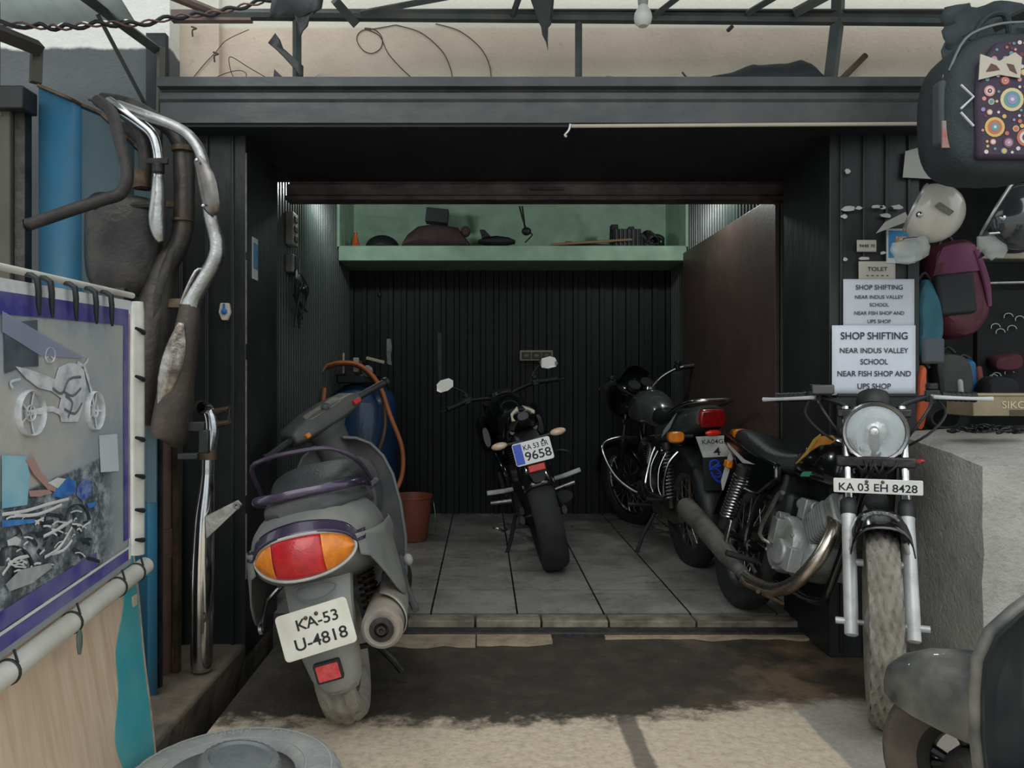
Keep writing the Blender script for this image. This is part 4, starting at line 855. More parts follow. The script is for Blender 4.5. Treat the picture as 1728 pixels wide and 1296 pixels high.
    k.grid(hs, 10, 12); k.build('heat_shield', mat('pale_heat_shield', '#a9a8a2', .5, .3, '#8c8a84', 9, dust='#7a6b57', dustamt=.4), mf, solid=.004)
    shock(root, (.02, -.125, .52), (.0, -.125, .26), .026, .006, 9, rust, darksteel)
    k = MB(OFF); k.tube([(.2, -.17, .45), (.05, -.17, .42), (-.02, -.16, .36)], .012, 8); k.build('muffler_bracket', darksteel, root)
    k = MB(OFF); k.tube([(.2, -.2, .42), (.1, -.21, .36), (.02, -.225, .33), (-.03, -.24, .3)], .012, 8, k=3); k.build('kick_lever', dgrey, root)
    k = MB(OFF); k.ell((.1, -.235, .43), (.02, .016, .02)); k.build('rubber_knob', mat('pale_rubber', '#8c8b86', .6), root)
    k = MB(OFF); k.tube([(.1, .2, .42), (-.0, .215, .41), (-.06, .225, .36)], .009, 8); k.lathe([(.016, -.005), (.016, .005), (.007, .005), (.007, -.005)], axisframe((-.068, .226, .352), (0, 1, 0)), 14, closed=True); k.build('side_lever', dullchrome, root)
    k = MB(OFF); k.tube([(.3, .08, .16), (.26, .14, .06), (.26, .15, .008)], .012, 8); k.tube([(.3, -.02, .16), (.26, -.1, .06), (.26, -.12, .02)], .012, 8); k.tube([(.3, .08, .16), (.3, -.02, .16)], .012, 8); k.build('centre_stand', darksteel, root)
    # floor board and leg shield
    k = MB(OFL); k.loft([ring(x, 0, zc, w_, h, 4, 20) for x, zc, w_, h in ((.3, .27, .13, .04), (.36, .26, .17, .04), (.7, .26, .18, .04), (.8, .3, .17, .05))]); k.build('floor_board', dgrey, root)
    k = MB(OFL); rr = []
    for z, hw, x in ((.2, .15, .80), (.28, .19, .815), (.42, .215, .835), (.56, .22, .86), (.68, .21, .88), (.76, .185, .895), (.82, .145, .9), (.855, .09, .905), (.868, .04, .905)):
        rr.append([Vector((x + .05 - .12*abs(c)**2.2*1.0 + (0 if inn else -.06*(1-abs(c)**3)), hw*c, z)) for c, inn in [(-1 + 2*i/16, 0) for i in range(17)] + [(1 - 2*i/16, 1) for i in range(17)]])
    k.loft(rr); ls = k.build('leg_shield', dgrey, root, ang=60)
    k = MB(OFL); k.tube([v_[0] + Vector((-.0, 0, 0)) for v_ in rr] + [rr[-1][8]] + [v_[16] for v_ in rr][::-1], .007, 8); k.build('shield_edging', mat('edging_grey', '#5b5f60', .5), ls)
    k = MB(OFL)
    k.loft([ring(x, 0, zc, w_, h, 3, 18) for x, zc, w_, h in ((.77, .62, .05, .05), (.785, .64, .13, .13), (.82, .64, .15, .15))]); k.build('inner_panel', dgrey, ls)
    k = MB(OFL); k.lathe([(.024, 0), (.026, .006), (.014, .012), (.012, .02), (0, .02)], axisframe((.79, -.06, .74), (-1, 0, .2)), 18); k.build('ignition_lock', dullchrome, ls)
    k = MB(OFL); k.lathe([(.016, 0), (.018, .006), (.01, .006), (.009, 0)], axisframe((.785, .055, .7), (-1, 0, .2)), 18); k.build('shield_socket', dgrey, ls)
    k = MB(OFL); k.box((.78, -.12, .66), (.02, .07, .025), Matrix.Rotation(R(-30), 4, 'X')); k.build('bag_hook', mat('grey_hook', '#4f5354', .5), ls, bevel=.006)
    # steering column and headset
    k = MB(TH); k.loft([[Vector((x, 0, z)) + Vector((l*math.cos(2*PI*i/18), w_*math.sin(2*PI*i/18), 0)) for i in range(18)] for x, z, l, w_ in ((.92, .76, .065, .09), (.91, .83, .065, .08), (.895, .9, .062, .085), (.885, .935, .06, .12), (.88, .955, .05, .15))]); k.build('steering_column', dgrey, root)
    k = MB(TH); k.loft([[Vector((x + xx, y, z + zz)) for xx, zz in ((-.055*q, -.03*q), (-.06*q, .0), (-.045*q, .03*q), (.03*q, .05*q), (.09*q, .04*q), (.11*q, .0), (.08*q, -.035*q), (0, -.045*q))] for y, q, x, z in ((-.19, .65, .86, .965), (-.155, 1.05, .87, .968), (-.06, 1.25, .88, .97), (.06, 1.25, .88, .97), (.155, 1.05, .87, .968), (.19, .65, .86, .965))]); hs_ = k.build('headset', dgrey, root, bevel=.008)
    k = MB(TH); k.prism(rrect(.19, .05, .02), frame((.838, .0, 1.004), (0, -1, 0), (.8, 0, .6)), .014); k.build('instrument_panel', mat('dusty_dash', '#57564f', .5, 0, '#706a5a', 12), hs_)
    k = MB(TH); k.lathe([(.018, 0), (.018, .012), (.01, .012), (.01, .004), (0, .004)], axisframe((.828, -.01, 1.006), (-.8, 0, .6)), 16); k.build('key_switch', dullchrome, hs_)
    k = MB(TH); k.box((.808, -.14, .96), (.04, .035, .022)); k.build('starter_button', mat('red_button', '#b02a33', .4), hs_, bevel=.004)
    k = MB(TH); k.box((.804, .145, .95), (.03, .022, .02)); k.build('signal_switch', mat('orange_button', '#c97a2c', .4), hs_, bevel=.004)
    for s in (1, -1):
        k = MB(TH); k.tube([(.86, s*.16, .965), (.84, s*.24, .965), (.82, s*.34, .96)], [.013, .016, .016], 10); k.tube([(.82, s*.335, .96), (.818, s*.35, .96)], .021, 10); k.build('grip', plasticblack, hs_)
        k = MB(TH); k.tube([(.89, s*.16, .965), (.885, s*.22, .958), (.87, s*.3, .95), (.865, s*.34, .952)], .006, 8); k.build('lever', darksteel, hs_)
    k = MB(T)
    def ff(u, v):
        a = R(20 + 150*u); c = -1 + 2*v; rad = Rw + .03 - .05*abs(c)**2.4; return (1.22 + rad*math.cos(a), .075*c, Rw + rad*math.sin(a))
    k.grid(ff, 20, 8); k.build('front_mudguard', grey, root, solid=.005)
    k = MB(T); k.tube([(.97, 0, .75), (1.17, 0, .33)], .03, 12); k.tube([(1.17, .06, .34), (1.2, .065, Rw)], .016, 8); k.tube([(1.17, .06, .34), (1.17, 0, .34)], .016, 8); k.build('front_fork', darksteel, root)
scooter_left()
# ================================================================ dusty black scooter cut by the right edge
def scooter_edge():
    Rw = .2
    root = thing('scooter', 'dusty black scooter front end cut off by the right edge of the picture', 'scooter', (1.19, .493, 0), (0, 0, 95))
    dust = mat('dusty_black_panel', '#2c2f30', .42, 0, '#3a3d3d', 5, .5, .1, 80, coat=.2, dust='#8a887e', dustamt=.7)
    dark = mat('satin_black_panel', '#1f2325', .3, 0, '#2a2e30', 4, .5, coat=.4)
    fx = 1.2; TS = steer((fx, 0, Rw), 0, 32)
    wheel(root, 'front_wheel', (fx, 0, Rw), Rw, .095, .08, TS, 'alloy', mat('brown_dusty_tyre', '#5c5349', .9, 0, '#453f38', 12, .5, .3, 80), mat('black_rim', '#17191a', .4, .4), darksteel, n=72, tread='block')
    k = MB()
    secs = ((-.3, .44, .02, .02), (-.295, .435, .035, .04)) 
    rr = []
    for x, w_, top, bot in ((.098, .012, .36, .34), (.09, .04, .39, .328), (.06, .062, .418, .318), (.01, .08, .443, .31), (-.06, .092, .46, .302), (-.13, .098, .47, .296), (-.22, .1, .476, .29), (-.32, .1, .478, .285)):
        ring_ = []
        n = 13
        for i in range(n):
            c = -1 + 2*i/(n-1); ring_.append(Vector((fx + x + .095, w_*math.sin(c*PI/2), bot + (top-bot)*math.cos(c*PI/2)**.62)))
        for i in range(n):
            c = 1 - 2*i/(n-1); ring_.append(Vector((fx + x + .09, (w_-.004)*math.sin(c*PI/2), bot + (top-.005-bot)*max(0, math.cos(c*PI/2))**.62)))
        rr.append(ring_)
    k.T = TS; k.loft(rr); k.build('front_mudguard', dust, root, ang=60)
    # leg shield: convex front, rolled lip
    k = MB(); rr = []
    for z, hw, x in ((.16, .15, .96), (.24, .185, .975), (.33, .203, .98), (.42, .214, .98), (.5, .222, .97), (.56, .223, .962), (.61, .205, .955), (.65, .168, .945), (.69, .12, .935), (.72, .07, .93), (.735, .035, .925)):
        rr.append([Vector((x + .10*(1-abs(c)**2.2) - .05 - (.022 if inn else 0), hw*c, z)) for c, inn in [(-1 + 2*i/20, 0) for i in range(21)] + [(1 - 2*i/20, 1) for i in range(21)]])
    k.loft(rr); ls = k.build('leg_shield', dark, root, ang=60)
    for j in (0, 20):
        k = MB(); k.tube([r_[j] for r_ in rr], .012, 10); k.build('shield_lip', dust, ls)
    k = MB(); k.loft([ring(x, 0, zc, w_, h, 4, 16) for x, zc, w_, h in ((.3, .26, .14, .04), (.6, .25, .17, .04), (.94, .27, .17, .05))]); k.build('floor_board', dark, root)
    k = MB(); k.loft([ring(x, 0, zc, w_, h, 2.5, 20, .85) for x, zc, w_, h in ((-.35, .6, .06, .05), (-.25, .58, .16, .14), (.0, .53, .19, .2), (.25, .5, .17, .2), (.35, .48, .1, .15))]); k.build('rear_body', dark, root)
    k = MB(); k.loft([ring(x, 0, zc, w_, h, 2.7, 20) for x, zc, w_, h in ((-.3, .76, .08, .03), (-.1, .78, .14, .05), (.2, .76, .14, .05), (.4, .73, .08, .04))]); k.build('seat', seatmat, root)
    wheel(root, 'rear_wheel', (0, 0, Rw), Rw, .1, .082, None, 'alloy', rubber, plasticblack, darksteel, n=60, tread='none')
    k = MB(); k.tube([(.98, 0, .62), (.72, 0, 1.02)], .04, 12); k.loft([ring(x, 0, 1.03, w_, h, 2.6, 16) for x, w_, h in ((.62, .12, .03), (.68, .16, .05), (.78, .15, .06), (.85, .09, .05))]); hs_ = k.build('headset', dark, root)
    for s in (1, -1):
        k = MB(); k.tube([(.69, s*.14, 1.04), (.66, s*.24, 1.05), (.63, s*.35, 1.05)], .016, 10); k.build('grip', plasticblack, hs_)
    k = MB(); k.tube([(.98, 0, .62), (1.08, 0, .46)], .03, 10)
    k.T = TS; k.tube([(1.1, 0, .44), (1.13, -.06, .41), (fx, -.065, Rw)], .014, 8)
    k.build('front_fork', darksteel, root)
scooter_edge()
# ================================================================ left side: blue sheet, post, exhausts, banner, board, tyre
bluepaint = mat('blue_sheet_paint', '#2b6e90', .5, 0, '#245d78', 3, .55, .15, 25, dust='#4c5456', dustamt=.35, stretch=(1, 1, .25))
def blue_sheet():
    root = thing('blue_sheet', 'tall blue corrugated metal sheet standing behind the hanging exhaust pipes', 'metal sheet', (-1.24, 2.47, .05))
    g = MB(); xs = [(-.185, 0), (-.075, 0), (-.06, .03), (.0, .03), (.015, .03), (.06, .03), (.075, 0), (.1, 0), (.115, .02), (.155, .02), (.165, 0), (.195, 0)]
    top = lambda x: 1.955 - .16*max(0, (x+.185))/.38 - .1*max(0, x)/.2
    vs = []
    for x, y in xs: vs += [(x, y, .0), (x, y, top(x))]
    g.add(vs, [(2*i, 2*i+2, 2*i+3, 2*i+1) for i in range(len(xs)-1)]); g.build('sheet', bluepaint, root, solid=.003, ang=20)
    g = MB(); g.tube([(x, y - .004, top(x)) for x, y in xs], .006, 6); g.build('rusted_edge', rust, root)
    g = MB(); g.box((0.0, .07, .93), (.36, .02, 1.86)); g.build('backing_board', darksteel, root)
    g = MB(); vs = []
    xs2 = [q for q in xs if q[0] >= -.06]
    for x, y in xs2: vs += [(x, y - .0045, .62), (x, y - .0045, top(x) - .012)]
    g.add(vs, [(2*i, 2*i+2, 2*i+3, 2*i+1) for i in range(len(xs2)-1)]); g.build('shade_overlay', mat('shade_slate_teal', '#3d545c', .6, 0, '#2f4a54', 4, .5, .2, 25, stretch=(1, 1, .25)), root, ang=20)  # overlay in a darker teal: shade on the sheet's right part, put into colour
blue_sheet()
postm = mat('olive_weathered_post', '#5a5a4c', .7, 0, '#46473e', 5, .5, .3, 30, stretch=(1, 1, .3))
def post():
    root = thing('steel_post', 'weathered olive steel post left of the blue sheet', 'post', (-1.50, 2.42, 0))
    g = MB(); g.box((0, 0, .97), (.065, .06, 1.94)); g.build('post_tube', postm, root, bevel=.004)
    g = MB(); g.box((.052, .005, .97), (.035, .04, 1.94)); g.build('angle_strip', darksteel, root, bevel=.003)
    g = MB(); g.box((-.02, -.02, 1.93), (.22, .08, .07)); g.build('end_bracket', plasticblack, root, bevel=.004)
    g = MB(); pts = [(-.03 + .06*math.cos(a/10*PI*1.6), -.065, 1.87 + .025*math.sin(a/10*PI*1.6)) for a in range(11)]; g.tube(pts, .0025, 6); g.build('tie_wire', rust, root)
post()
g = MB(); g.box((-1.66, 2.5, 1.2), (.16, .05, 2.2)); tag(g.build('wooden_plank', mat('pale_weathered_wood', '#8a8376', .8, 0, '#6d675c', 8, .5, .3, 40, stretch=(1, 1, .1)), bevel=.003), 'pale weathered plank at the far left edge behind the steel post', 'plank')
# brown drain pipe
dp = thing('drain_pipe', 'thin brown drain pipe rising from the ledge beside the blue sheet', 'pipe', (-1.105, 2.66, .05))
bpipe = mat('brown_pipe_paint', '#5d3f36', .5, 0, '#4a322b', 6, .5, .2, 40, dust='#7a6a5c', dustamt=.3)
g = MB(); g.cyl((0, 0, 0), (0, 0, .84), .03, n=16); g.build('pipe', bpipe, dp)
g = MB(); g.cyl((0, 0, .4), (0, 0, .5), .035, n=16); g.build('coupling', bpipe, dp)
g = MB(); g.box((.045, .01, .42), (.018, .03, .84)); g.build('backing_strip', rust, dp)
# exhausts: points in the plane where they hang, y = depth
def px(pts, d0): return [P(x, y, d0 + (q[0] if q else 0)) for x, y, *q in pts]
def rr_(rs, d): return [r*d/F for r in rs]
def exhaust(label, d, pipe, pr, pm, body, br, bm, extra=None, bflat=1., cat='exhaust', grp='scrap exhausts on the left wall'):
    a = P(pipe[0][0], pipe[0][1], d); root = thing('exhaust_pipe', label, cat, a, (0, 0, 0), grp)
    loc = lambda L: [p - a for p in L]
    m = MB(); m.tube(loc(px(pipe, d)), rr_(pr, d) if isinstance(pr, list) else pr*d/F, 14, k=5, hollow=True); m.build('pipe', pm, root)
    if body: m = MB(); m.tube(loc(px(body, d)), rr_(br, d), 20, k=4, flat=bflat); m.build('muffler', bm, root)
    if extra: extra(root, lambda x, y, q=0: P(x, y, d+q) - a, d/F)
    return root
blackpipe = mat('sooty_pipe', '#3a3836', .55, .5, '#27262a', 8, .5, .3, 50, dust='#5e564e', dustamt=.4)
D = 2.36
def e1x(r, q, k):
    m = MB(); m.tube([q(54, 377), q(47, 379)], [10.5*k, 10.5*k], 16); m.lathe([(7*k, 0), (10.5*k, 0), (10.5*k, .004), (7*k, .004)], axisframe(q(45, 380), q(45, 380)-q(54, 377)), 20, closed=True); m.build('flange', darksteel, r)
exhaust('bent black exhaust pipe with its open end pointing left across the blue sheet', D-.15, [(165, 170, .15), (188, 190, .09), (203, 240, .03), (215, 290), (205, 325), (170, 338), (110, 358), (52, 378)], 10.5, blackpipe, None, None, None, e1x)
def e2x(r, q, k):
    m = MB(); m.tube([q(160, 350, -.02), q(265, 345, -.02)], 6*k, 8); m.build('seam', darksteel, r)
    m = MB(); m.tube([q(238, 290, -.01), q(240, 318, -.01)], 15*k, 14); m.build('collar', rust, r)
    m = MB(); m.box(q(205, 500, -.05), (.03, .03, .05)); m.build('mounting_lug', blackpipe, r, bevel=.004)
exhaust('black exhaust with a wide boxy muffler hanging behind the poster', D, [(180, 178, .04), (212, 192), (236, 222), (245, 262), (243, 320)], 11, blackpipe, [(212, 332, .03), (211, 345, .03), (209, 400, .03), (205, 470, .03), (203, 498, .03)], [48, 64, 66, 58, 34], mat('oily_black_box', '#2a2a2a', .42, .3, '#1d1d1e', 6, .5, .3, 60, dust='#5c554d', dustamt=.45), e2x, .55)
def e3x(r, q, k):
    m = MB(); m.box(q(266, 272, -.02), (60*k*.6, .01, 10*k)); m.tube([q(267, 276, -.015), q(267, 292, -.015)], 10*k, 14); m.build('flange', darksteel, r, bevel=.002)
exhaust('slim chrome exhaust with a flange and narrow tapered silencer, third from left', D-.03, [(185, 172, .04), (205, 186), (235, 207), (258, 228), (267, 262), (267, 300)], [9, 9, 9, 9, 8.5, 8.5], chrome, [(267, 300), (267, 330), (265, 370), (268, 395), (272, 408)], [9, 12, 14, 11, 5], dullchrome, e3x)
def e4x(r, q, k):
    m = MB(); m.tube([q(309, 248, -.01), q(309, 256, -.01)], 18*k, 16); m.tube([q(309, 370, -.01), q(309, 374, -.01)], 18*k, 16); m.build('clamp', rust, r)
    m = MB(); m.tube([q(290, 420, -.03), q(262, 500, -.04), q(236, 590, -.05), q(222, 640, -.05)], [6*k, 12*k, 12*k, 4*k], 8, k=3, flat=.4); m.build('heat_shield', darksteel, r)
    m = MB(); m.box(q(296, 512, -.01), (.05, .02, .03)); m.build('mounting_lug', rust, r, bevel=.003)
    m = MB(); m.box(q(286, 345, -.01), (.05, .012, .02)); m.build('bracket', rust, r, bevel=.002)
exhaust('big dull exhaust whose long silencer swings down left to the poster corner', D+.04, [(175, 168, .04), (215, 176), (255, 196), (290, 222), (305, 250)], 12, darksteel, [(308, 250), (310, 262), (311, 330), (309, 385), (298, 420), (278, 450), (265, 500), (255, 570), (246, 640), (242, 690), (240, 716)], [12, 17, 17, 17, 17, 21, 27, 32, 33, 32, 26], mat('burnt_steel', '#4a4845', .45, .7, '#373634', 5, .5, .3, 40, dust='#7a6250', dustamt=.25), e4x)
def e5x(r, q, k):
    m = MB(); m.tube([q(333, 268, -.02), q(347, 300, -.03), q(356, 345, -.03), q(358, 362, -.02)], [8*k, 18*k, 17*k, 8*k], 12, k=3, flat=.5); m.build('heat_shield', mat('chrome_guard', '#8d8a86', .3, .9, '#5a5652', 8), r)
    for x, y in ((332, 270), (343, 347)): m = MB(); m.ell(q(x, y, -.045), (.006, .006, .006)); m.build('bolt', chrome, r)
    m = MB(); m.tube([q(342, 455, -.01), q(330, 458, -.02), q(312, 495, -.02), q(306, 512, -.01)], 3*k, 8, k=3); m.build('spring_hanger', dullchrome, r)
    m = MB(); m.tube([q(305, 545, -.045), q(296, 590, -.05), q(282, 640, -.05), q(268, 690, -.04)], [5*k, 17*k, 16*k, 3*k], 10, k=3, flat=.35); m.build('silencer_guard', mat('scratched_chrome', '#a8a39c', .3, 1., '#5f564e', 22, .5, .4, 40), r)
    m = MB(); m.box(q(325, 720, .0), (.075, .02, .03)); m.box(q(345, 745, .0), (.03, .02, .07)); m.box(q(318, 770, .0), (.06, .02, .02)); m.build('bracket', plasticblack, r, bevel=.004)
exhaust('chrome exhaust with a heat guard above a dark rusty silencer, rightmost hanging one', D-.05, [(200, 178, .04), (250, 196), (292, 212), (322, 232), (342, 268), (352, 330), (356, 365), (366, 410), (362, 440), (345, 470), (328, 498), (320, 520)], [9, 9, 9, 9.5, 10, 11, 12, 12, 13, 14, 15, 16], dullchrome, [(320, 515), (318, 540), (310, 590), (300, 640), (293, 690), (286, 735), (284, 742)], [16, 19, 23, 27, 31, 31, 24], mat('dark_rusty_silencer', '#48443f', .5, .6, '#353331', 6, .5, .3, 40, dust='#6b5746', dustamt=.35), e5x)
def e6x(r, q, k):
    m = MB(); m.lathe([(7*k, -.008), (12*k, -.008), (12*k, .008), (7*k, .008)], axisframe(q(340, 688), (.1, -1, .15)), 24, closed=True); m.build('flange', darksteel, r)
    m = MB(); m.tube([q(362, 695), q(385, 690), q(388, 712), q(366, 716)], 6*k, 8); m.build('bracket', rust, r)
    m = MB(); m.tube([q(351, 760), q(351, 775)], 15*k, 14); m.build('clamp', rust, r)
    m = MB(); a = q(345, 900, -.05)
    m.add([q(345, 872, -.05), q(402, 843, -.06), q(410, 852, -.06), q(347, 912, -.05), q(345, 872, -.035), q(402, 843, -.045), q(410, 852, -.045), q(347, 912, -.035)], [(0, 1, 2, 3), (7, 6, 5, 4), (0, 4, 5, 1), (1, 5, 6, 2), (2, 6, 7, 3), (3, 7, 4, 0)])
    o = m.build('footrest_bracket', dullchrome, r, bevel=.003)
    m = MB(); m.lathe([(3*k, -.012), (6*k, -.012), (6*k, .012), (3*k, .012)], axisframe(q(401, 853, -.055), (0, 1, 0)), 16, closed=True); m.build('eyelet', chrome, o)
    m = MB(); m.box(q(330, 968, -.02), (.03, .02, .022)); m.build('mounting_lug', darksteel, r, bevel=.003)
    m = MB(); m.lathe([(5*k, 0), (9*k, 0), (9*k, .004)], axisframe(q(342, 1042, -.035), (0, -1, 0)), 14); m.build('vent_hole', rust, r)
exhaust('long chrome silencer standing upright on the ledge with a triangular footrest bracket', 2.66, [(341, 688, -.03), (350, 690), (356, 705), (358, 730), (352, 770), (351, 800)], [10, 10, 10, 11, 11, 11], chrome, [(351, 795), (349, 830), (345, 880), (342, 960), (341, 1040), (340, 1120), (340, 1132)], [10, 13, 17, 19, 19, 17.5, 13], mat('polished_silencer', '#d8d9da', .12, 1., '#9a9793', 5, .6), e6x)
g = MB(); rope = [P(150, 168, 2.5), P(190, 176, 2.4), P(240, 186, 2.42), P(300, 214, 2.5), P(345, 240, 2.9)]; g.tube(rope, .004, 6, k=4); tag(g.build('hanging_wire', blackpipe), 'dark wire that the scrap exhausts hang from', 'wire')
# charger hanging by the pillar
ch = thing('plug_adapter', 'small white and blue plug adapter hanging on a thin cord by the left pillar', 'adapter', P(380, 525, 2.92))
g = MB(); g.prism([(-.016, .03), (.016, .03), (.022, -.005), (.01, -.035), (-.01, -.035), (-.022, -.005)], frame((0, 0, 0), (1, 0, 0), (0, 0, 1)), .02); g.build('body', mat('cream_plastic', '#cfc6b4', .5), ch, bevel=.003)
g = MB(); g.ell((0, -.014, -.002), (.012, .008, .012)); g.box((0, -.014, .012), (.006, .008, .03)); g.build('switch', mat('blue_plastic', '#1f6fb4', .4), ch)
g = MB(); g.tube([(0, 0, .03), (.002, .0, .25), (.0, .01, .5)], .0018, 6); g.tube([(0, 0, -.034), (.001, 0, -.2), (.0, .0, -.33)], .0016, 6); g.build('cord', plasticblack, ch)
# banner on white pipes
BX = -.95
def B(px_, py_, off=.0): d = BX*F/(px_-CX); return Vector((BX + off, d, CZ - (py_-CY)*d/F))
def banner():
    root = thing('poster_banner', 'printed motorcycle repair poster laced to a white pipe frame with black ties', 'banner', (BX, 2.1, .5))
    o0 = Vector((BX, 2.1, .5)); W_ = lambda x, y, off=0.: B(x, y, off) - o0
    def bn(n, L, b):
        t = n.new('ShaderNodeTexCoord'); v = t.outputs['Object']; n1 = noi(n, L, v, 3.5, 8, .65); n2 = noi(n, L, v, 16, 8, .75); s = n.new('ShaderNodeSeparateXYZ'); L.new(v, s.inputs[0])
        up = ramp(n, L, n1, [(.3, '#8b97a2'), (.48, '#a7aeb0'), (.6, '#b9b7ae'), (.75, '#8e9298')]); lo = ramp(n, L, n2, [(.33, '#23282c'), (.48, '#5c666c'), (.6, '#a4adb0'), (.72, '#d0d6d6')])
        lo = mixc(n, L, sstep(n, L, s.outputs[1], -.2, -.08), lo, ramp(n, L, n1, [(.3, '#8f999a'), (.7, '#adb3b0')]))
        c = mixc(n, L, sstep(n, L, mathn(n, L, 'ADD', s.outputs[2], mathn(n, L, 'MULTIPLY', s.outputs[1], -.12)), .385, .395), lo, up)
        L.new(c, b.inputs['Base Color']); b.inputs['Roughness'].default_value = .38; bumpn(n, L, n1, .25, .02, b)
    pm = zonemat('poster_print', bn)
    d0, d1 = 1.15, 2.075
    zt = lambda d: 1.262 + (.012)*(d-1.5)/.57; zb = lambda d: .51 + .06*(d-1.5)/.6
    def cl(u, v):
        d = d0 + (d1-d0)*u; z = zb(d) + (zt(d)-zb(d))*v; return Vector((BX + .0012*math.sin(u*9+v*3)*math.sin(v*PI), d, z)) - o0
    m = MB(); m.grid(cl, 40, 30); cloth = m.build('cloth', pm, root, solid=.0015)
    pur = mat('purple_print', '#433d8c', .4, 0, '#605c98', 14, .6, dust='#8f90a8', dustamt=.5); whi = mat('white_print', '#d9dcda', .45, 0, '#bcc1c2', 18, .6); red_ = mat('maroon_print', '#8a3a48', .5)
    def strip(name, u0, u1, v0, v1, mm, off=.002, nu=30, nv=4):
        k = MB(); k.grid(lambda u, v: cl(u0+(u1-u0)*u, v0+(v1-v0)*v) + Vector((off, 0, 0)), nu, nv); return k.build(name, mm, cloth)
    strip('top_hem', 0, 1, .965, 1.0, whi); strip('border_band', 0, .985, .905, .965, pur); strip('bottom_hem', 0, 1, .0, .02, mat('grey_hem', '#8d9294', .5)); strip('border_line', 0, 1, .062, .072, whi, .003); strip('border_band', 0, .98, .02, .06, pur); strip('border_band', 0, .8, .075, .125, pur)
    strip('border_band', .955, .985, .1, .93, pur, .0022, 3, 20); strip('side_hem', .985, 1.0, .0, .97, whi, .002, 2, 20); strip('side_line', .987, .991, .1, .95, red_, .0026, 2, 20)
    # printed silver motorcycle
    prt = mat('printed_white_bike', '#d8dadc', .4, 0, '#a9adb2', 30, .55)
    def poly(name, pts, mm, off=.004, par=None):
        k = MB(); q = [W_(x, y, off) for x, y in pts]; n = len(q); q2 = [p + Vector((.0012, 0, 0)) for p in q]
        k.add(q + q2, [tuple(range(n))[::-1], tuple(range(n, 2*n))] + [(i, (i+1) % n, n+(i+1) % n, n+i) for i in range(n)]); return k.build(name, mm, par or cloth)
    def line(k, pts, r, off=.005): k.tube([W_(x, y, off) for x, y in pts], r, 6, flat=.25, up=(0, 0, 1), k=3)
    k = MB()
    for cx, cy, rx, ry in ((47, 697, 22, 38), (156, 693, 13, 32)):
        pts = [W_(cx + rx*math.cos(a*PI/14), cy + ry*math.sin(a*PI/14), .005) for a in range(28)]; k.tube(pts, .0085, 6, closed=True, flat=.25, up=(1, 0, 0))
        pts = [W_(cx + rx*.35*math.cos(a*PI/8), cy + ry*.35*math.sin(a*PI/8), .005) for a in range(16)]; k.tube(pts, .004, 6, closed=True, flat=.3, up=(1, 0, 0))
        for a in range(5): line(k, [(cx, cy), (cx + rx*math.cos(a*1.256), cy + ry*math.sin(a*1.256))], .0028)
    line(k, [(138, 615), (150, 655), (157, 695)], .005); line(k, [(128, 612), (138, 617), (146, 606)], .004); line(k, [(47, 697), (85, 690), (110, 706)], .006); line(k, [(30, 640), (14, 645), (18, 655)], .003)
    pb = k.build('printed_motorcycle', prt, cloth)
    poly('printed_body', [(22, 618), (40, 622), (70, 632), (90, 640), (96, 620), (112, 612), (128, 614), (138, 624), (142, 650), (138, 680), (128, 712), (100, 712), (96, 690), (100, 672), (84, 660), (62, 655), (40, 638)], prt, .004, pb)
    k = MB(); line(k, [(102, 660), (118, 668), (132, 655)], .003, .0065); line(k, [(104, 690), (122, 698), (134, 680)], .003, .0065); line(k, [(84, 655), (100, 664), (112, 640), (132, 636)], .003, .0065); line(k, [(110, 705), (118, 680), (106, 668)], .003, .0065); k.build('printed_shadow', mat('printed_grey', '#6a7077', .5), pb)
    k = MB(); pts = [W_(81 + 8*math.cos(a*PI/10), 599 + 13*math.sin(a*PI/10), .004) for a in range(20)]; k.tube(pts, .0022, 6, closed=True, flat=.4, up=(1, 0, 0))
    for a in (-90, 30, 150): line(k, [(81, 599), (81 + 6.5*math.cos(R(a)), 599 + 11*math.sin(R(a)))], .002, .004)
    k.build('round_emblem', whi, cloth)
    poly('dark_panel', [(4, 545), (60, 540), (62, 618), (40, 618), (6, 630)], mat('printed_dark_panel', '#474e58', .5, 0, '#5e646c', 20), .003)
    poly('pale_panel', [(165, 735), (195, 732), (198, 795), (168, 797)], mat('printed_pale_panel', '#c9d2d6', .45), .003)
    poly('light_streak', [(0, 525), (140, 605), (64, 600), (0, 560)], mat('printed_pale_streak', '#a3a9c0', .4, alpha=.6), .0045)
    shirt = poly('printed_person', [(0, 768), (40, 770), (46, 800), (42, 852), (0, 858)], mat('printed_cyan_shirt', '#79b7cf', .45, 0, '#9cc7d4', 12), .004)
    skin = mat('printed_skin', '#b08e84', .5); poly('printed_arm', [(38, 776), (52, 772), (66, 800), (90, 822), (88, 830), (76, 826), (52, 800)], skin, .0052, shirt); poly('printed_arm', [(44, 828), (78, 826), (84, 832), (62, 838), (46, 838)], skin, .005, shirt)
    bt = mat('printed_blue_tank', '#4f8fcb', .4, 0, '#2b5fae', 24); tk = poly('printed_fuel_tank', [(84, 838), (92, 818), (110, 806), (124, 812), (122, 832), (100, 840)], bt, .005); poly('printed_cloth', [(76, 815), (92, 806), (106, 808), (92, 824)], whi, .0062, tk)
    poly('printed_blue_part', [(128, 820), (140, 808), (152, 812), (150, 836), (136, 846), (126, 836)], mat('printed_deep_blue', '#2c4b9a', .45, 0, '#7d93c0', 40), .004); poly('printed_blue_part', [(0, 878), (54, 876), (56, 882), (0, 890)], bt, .004); poly('printed_blue_part', [(143, 850), (160, 846), (158, 854), (146, 858)], bt, .004)
    k = MB()
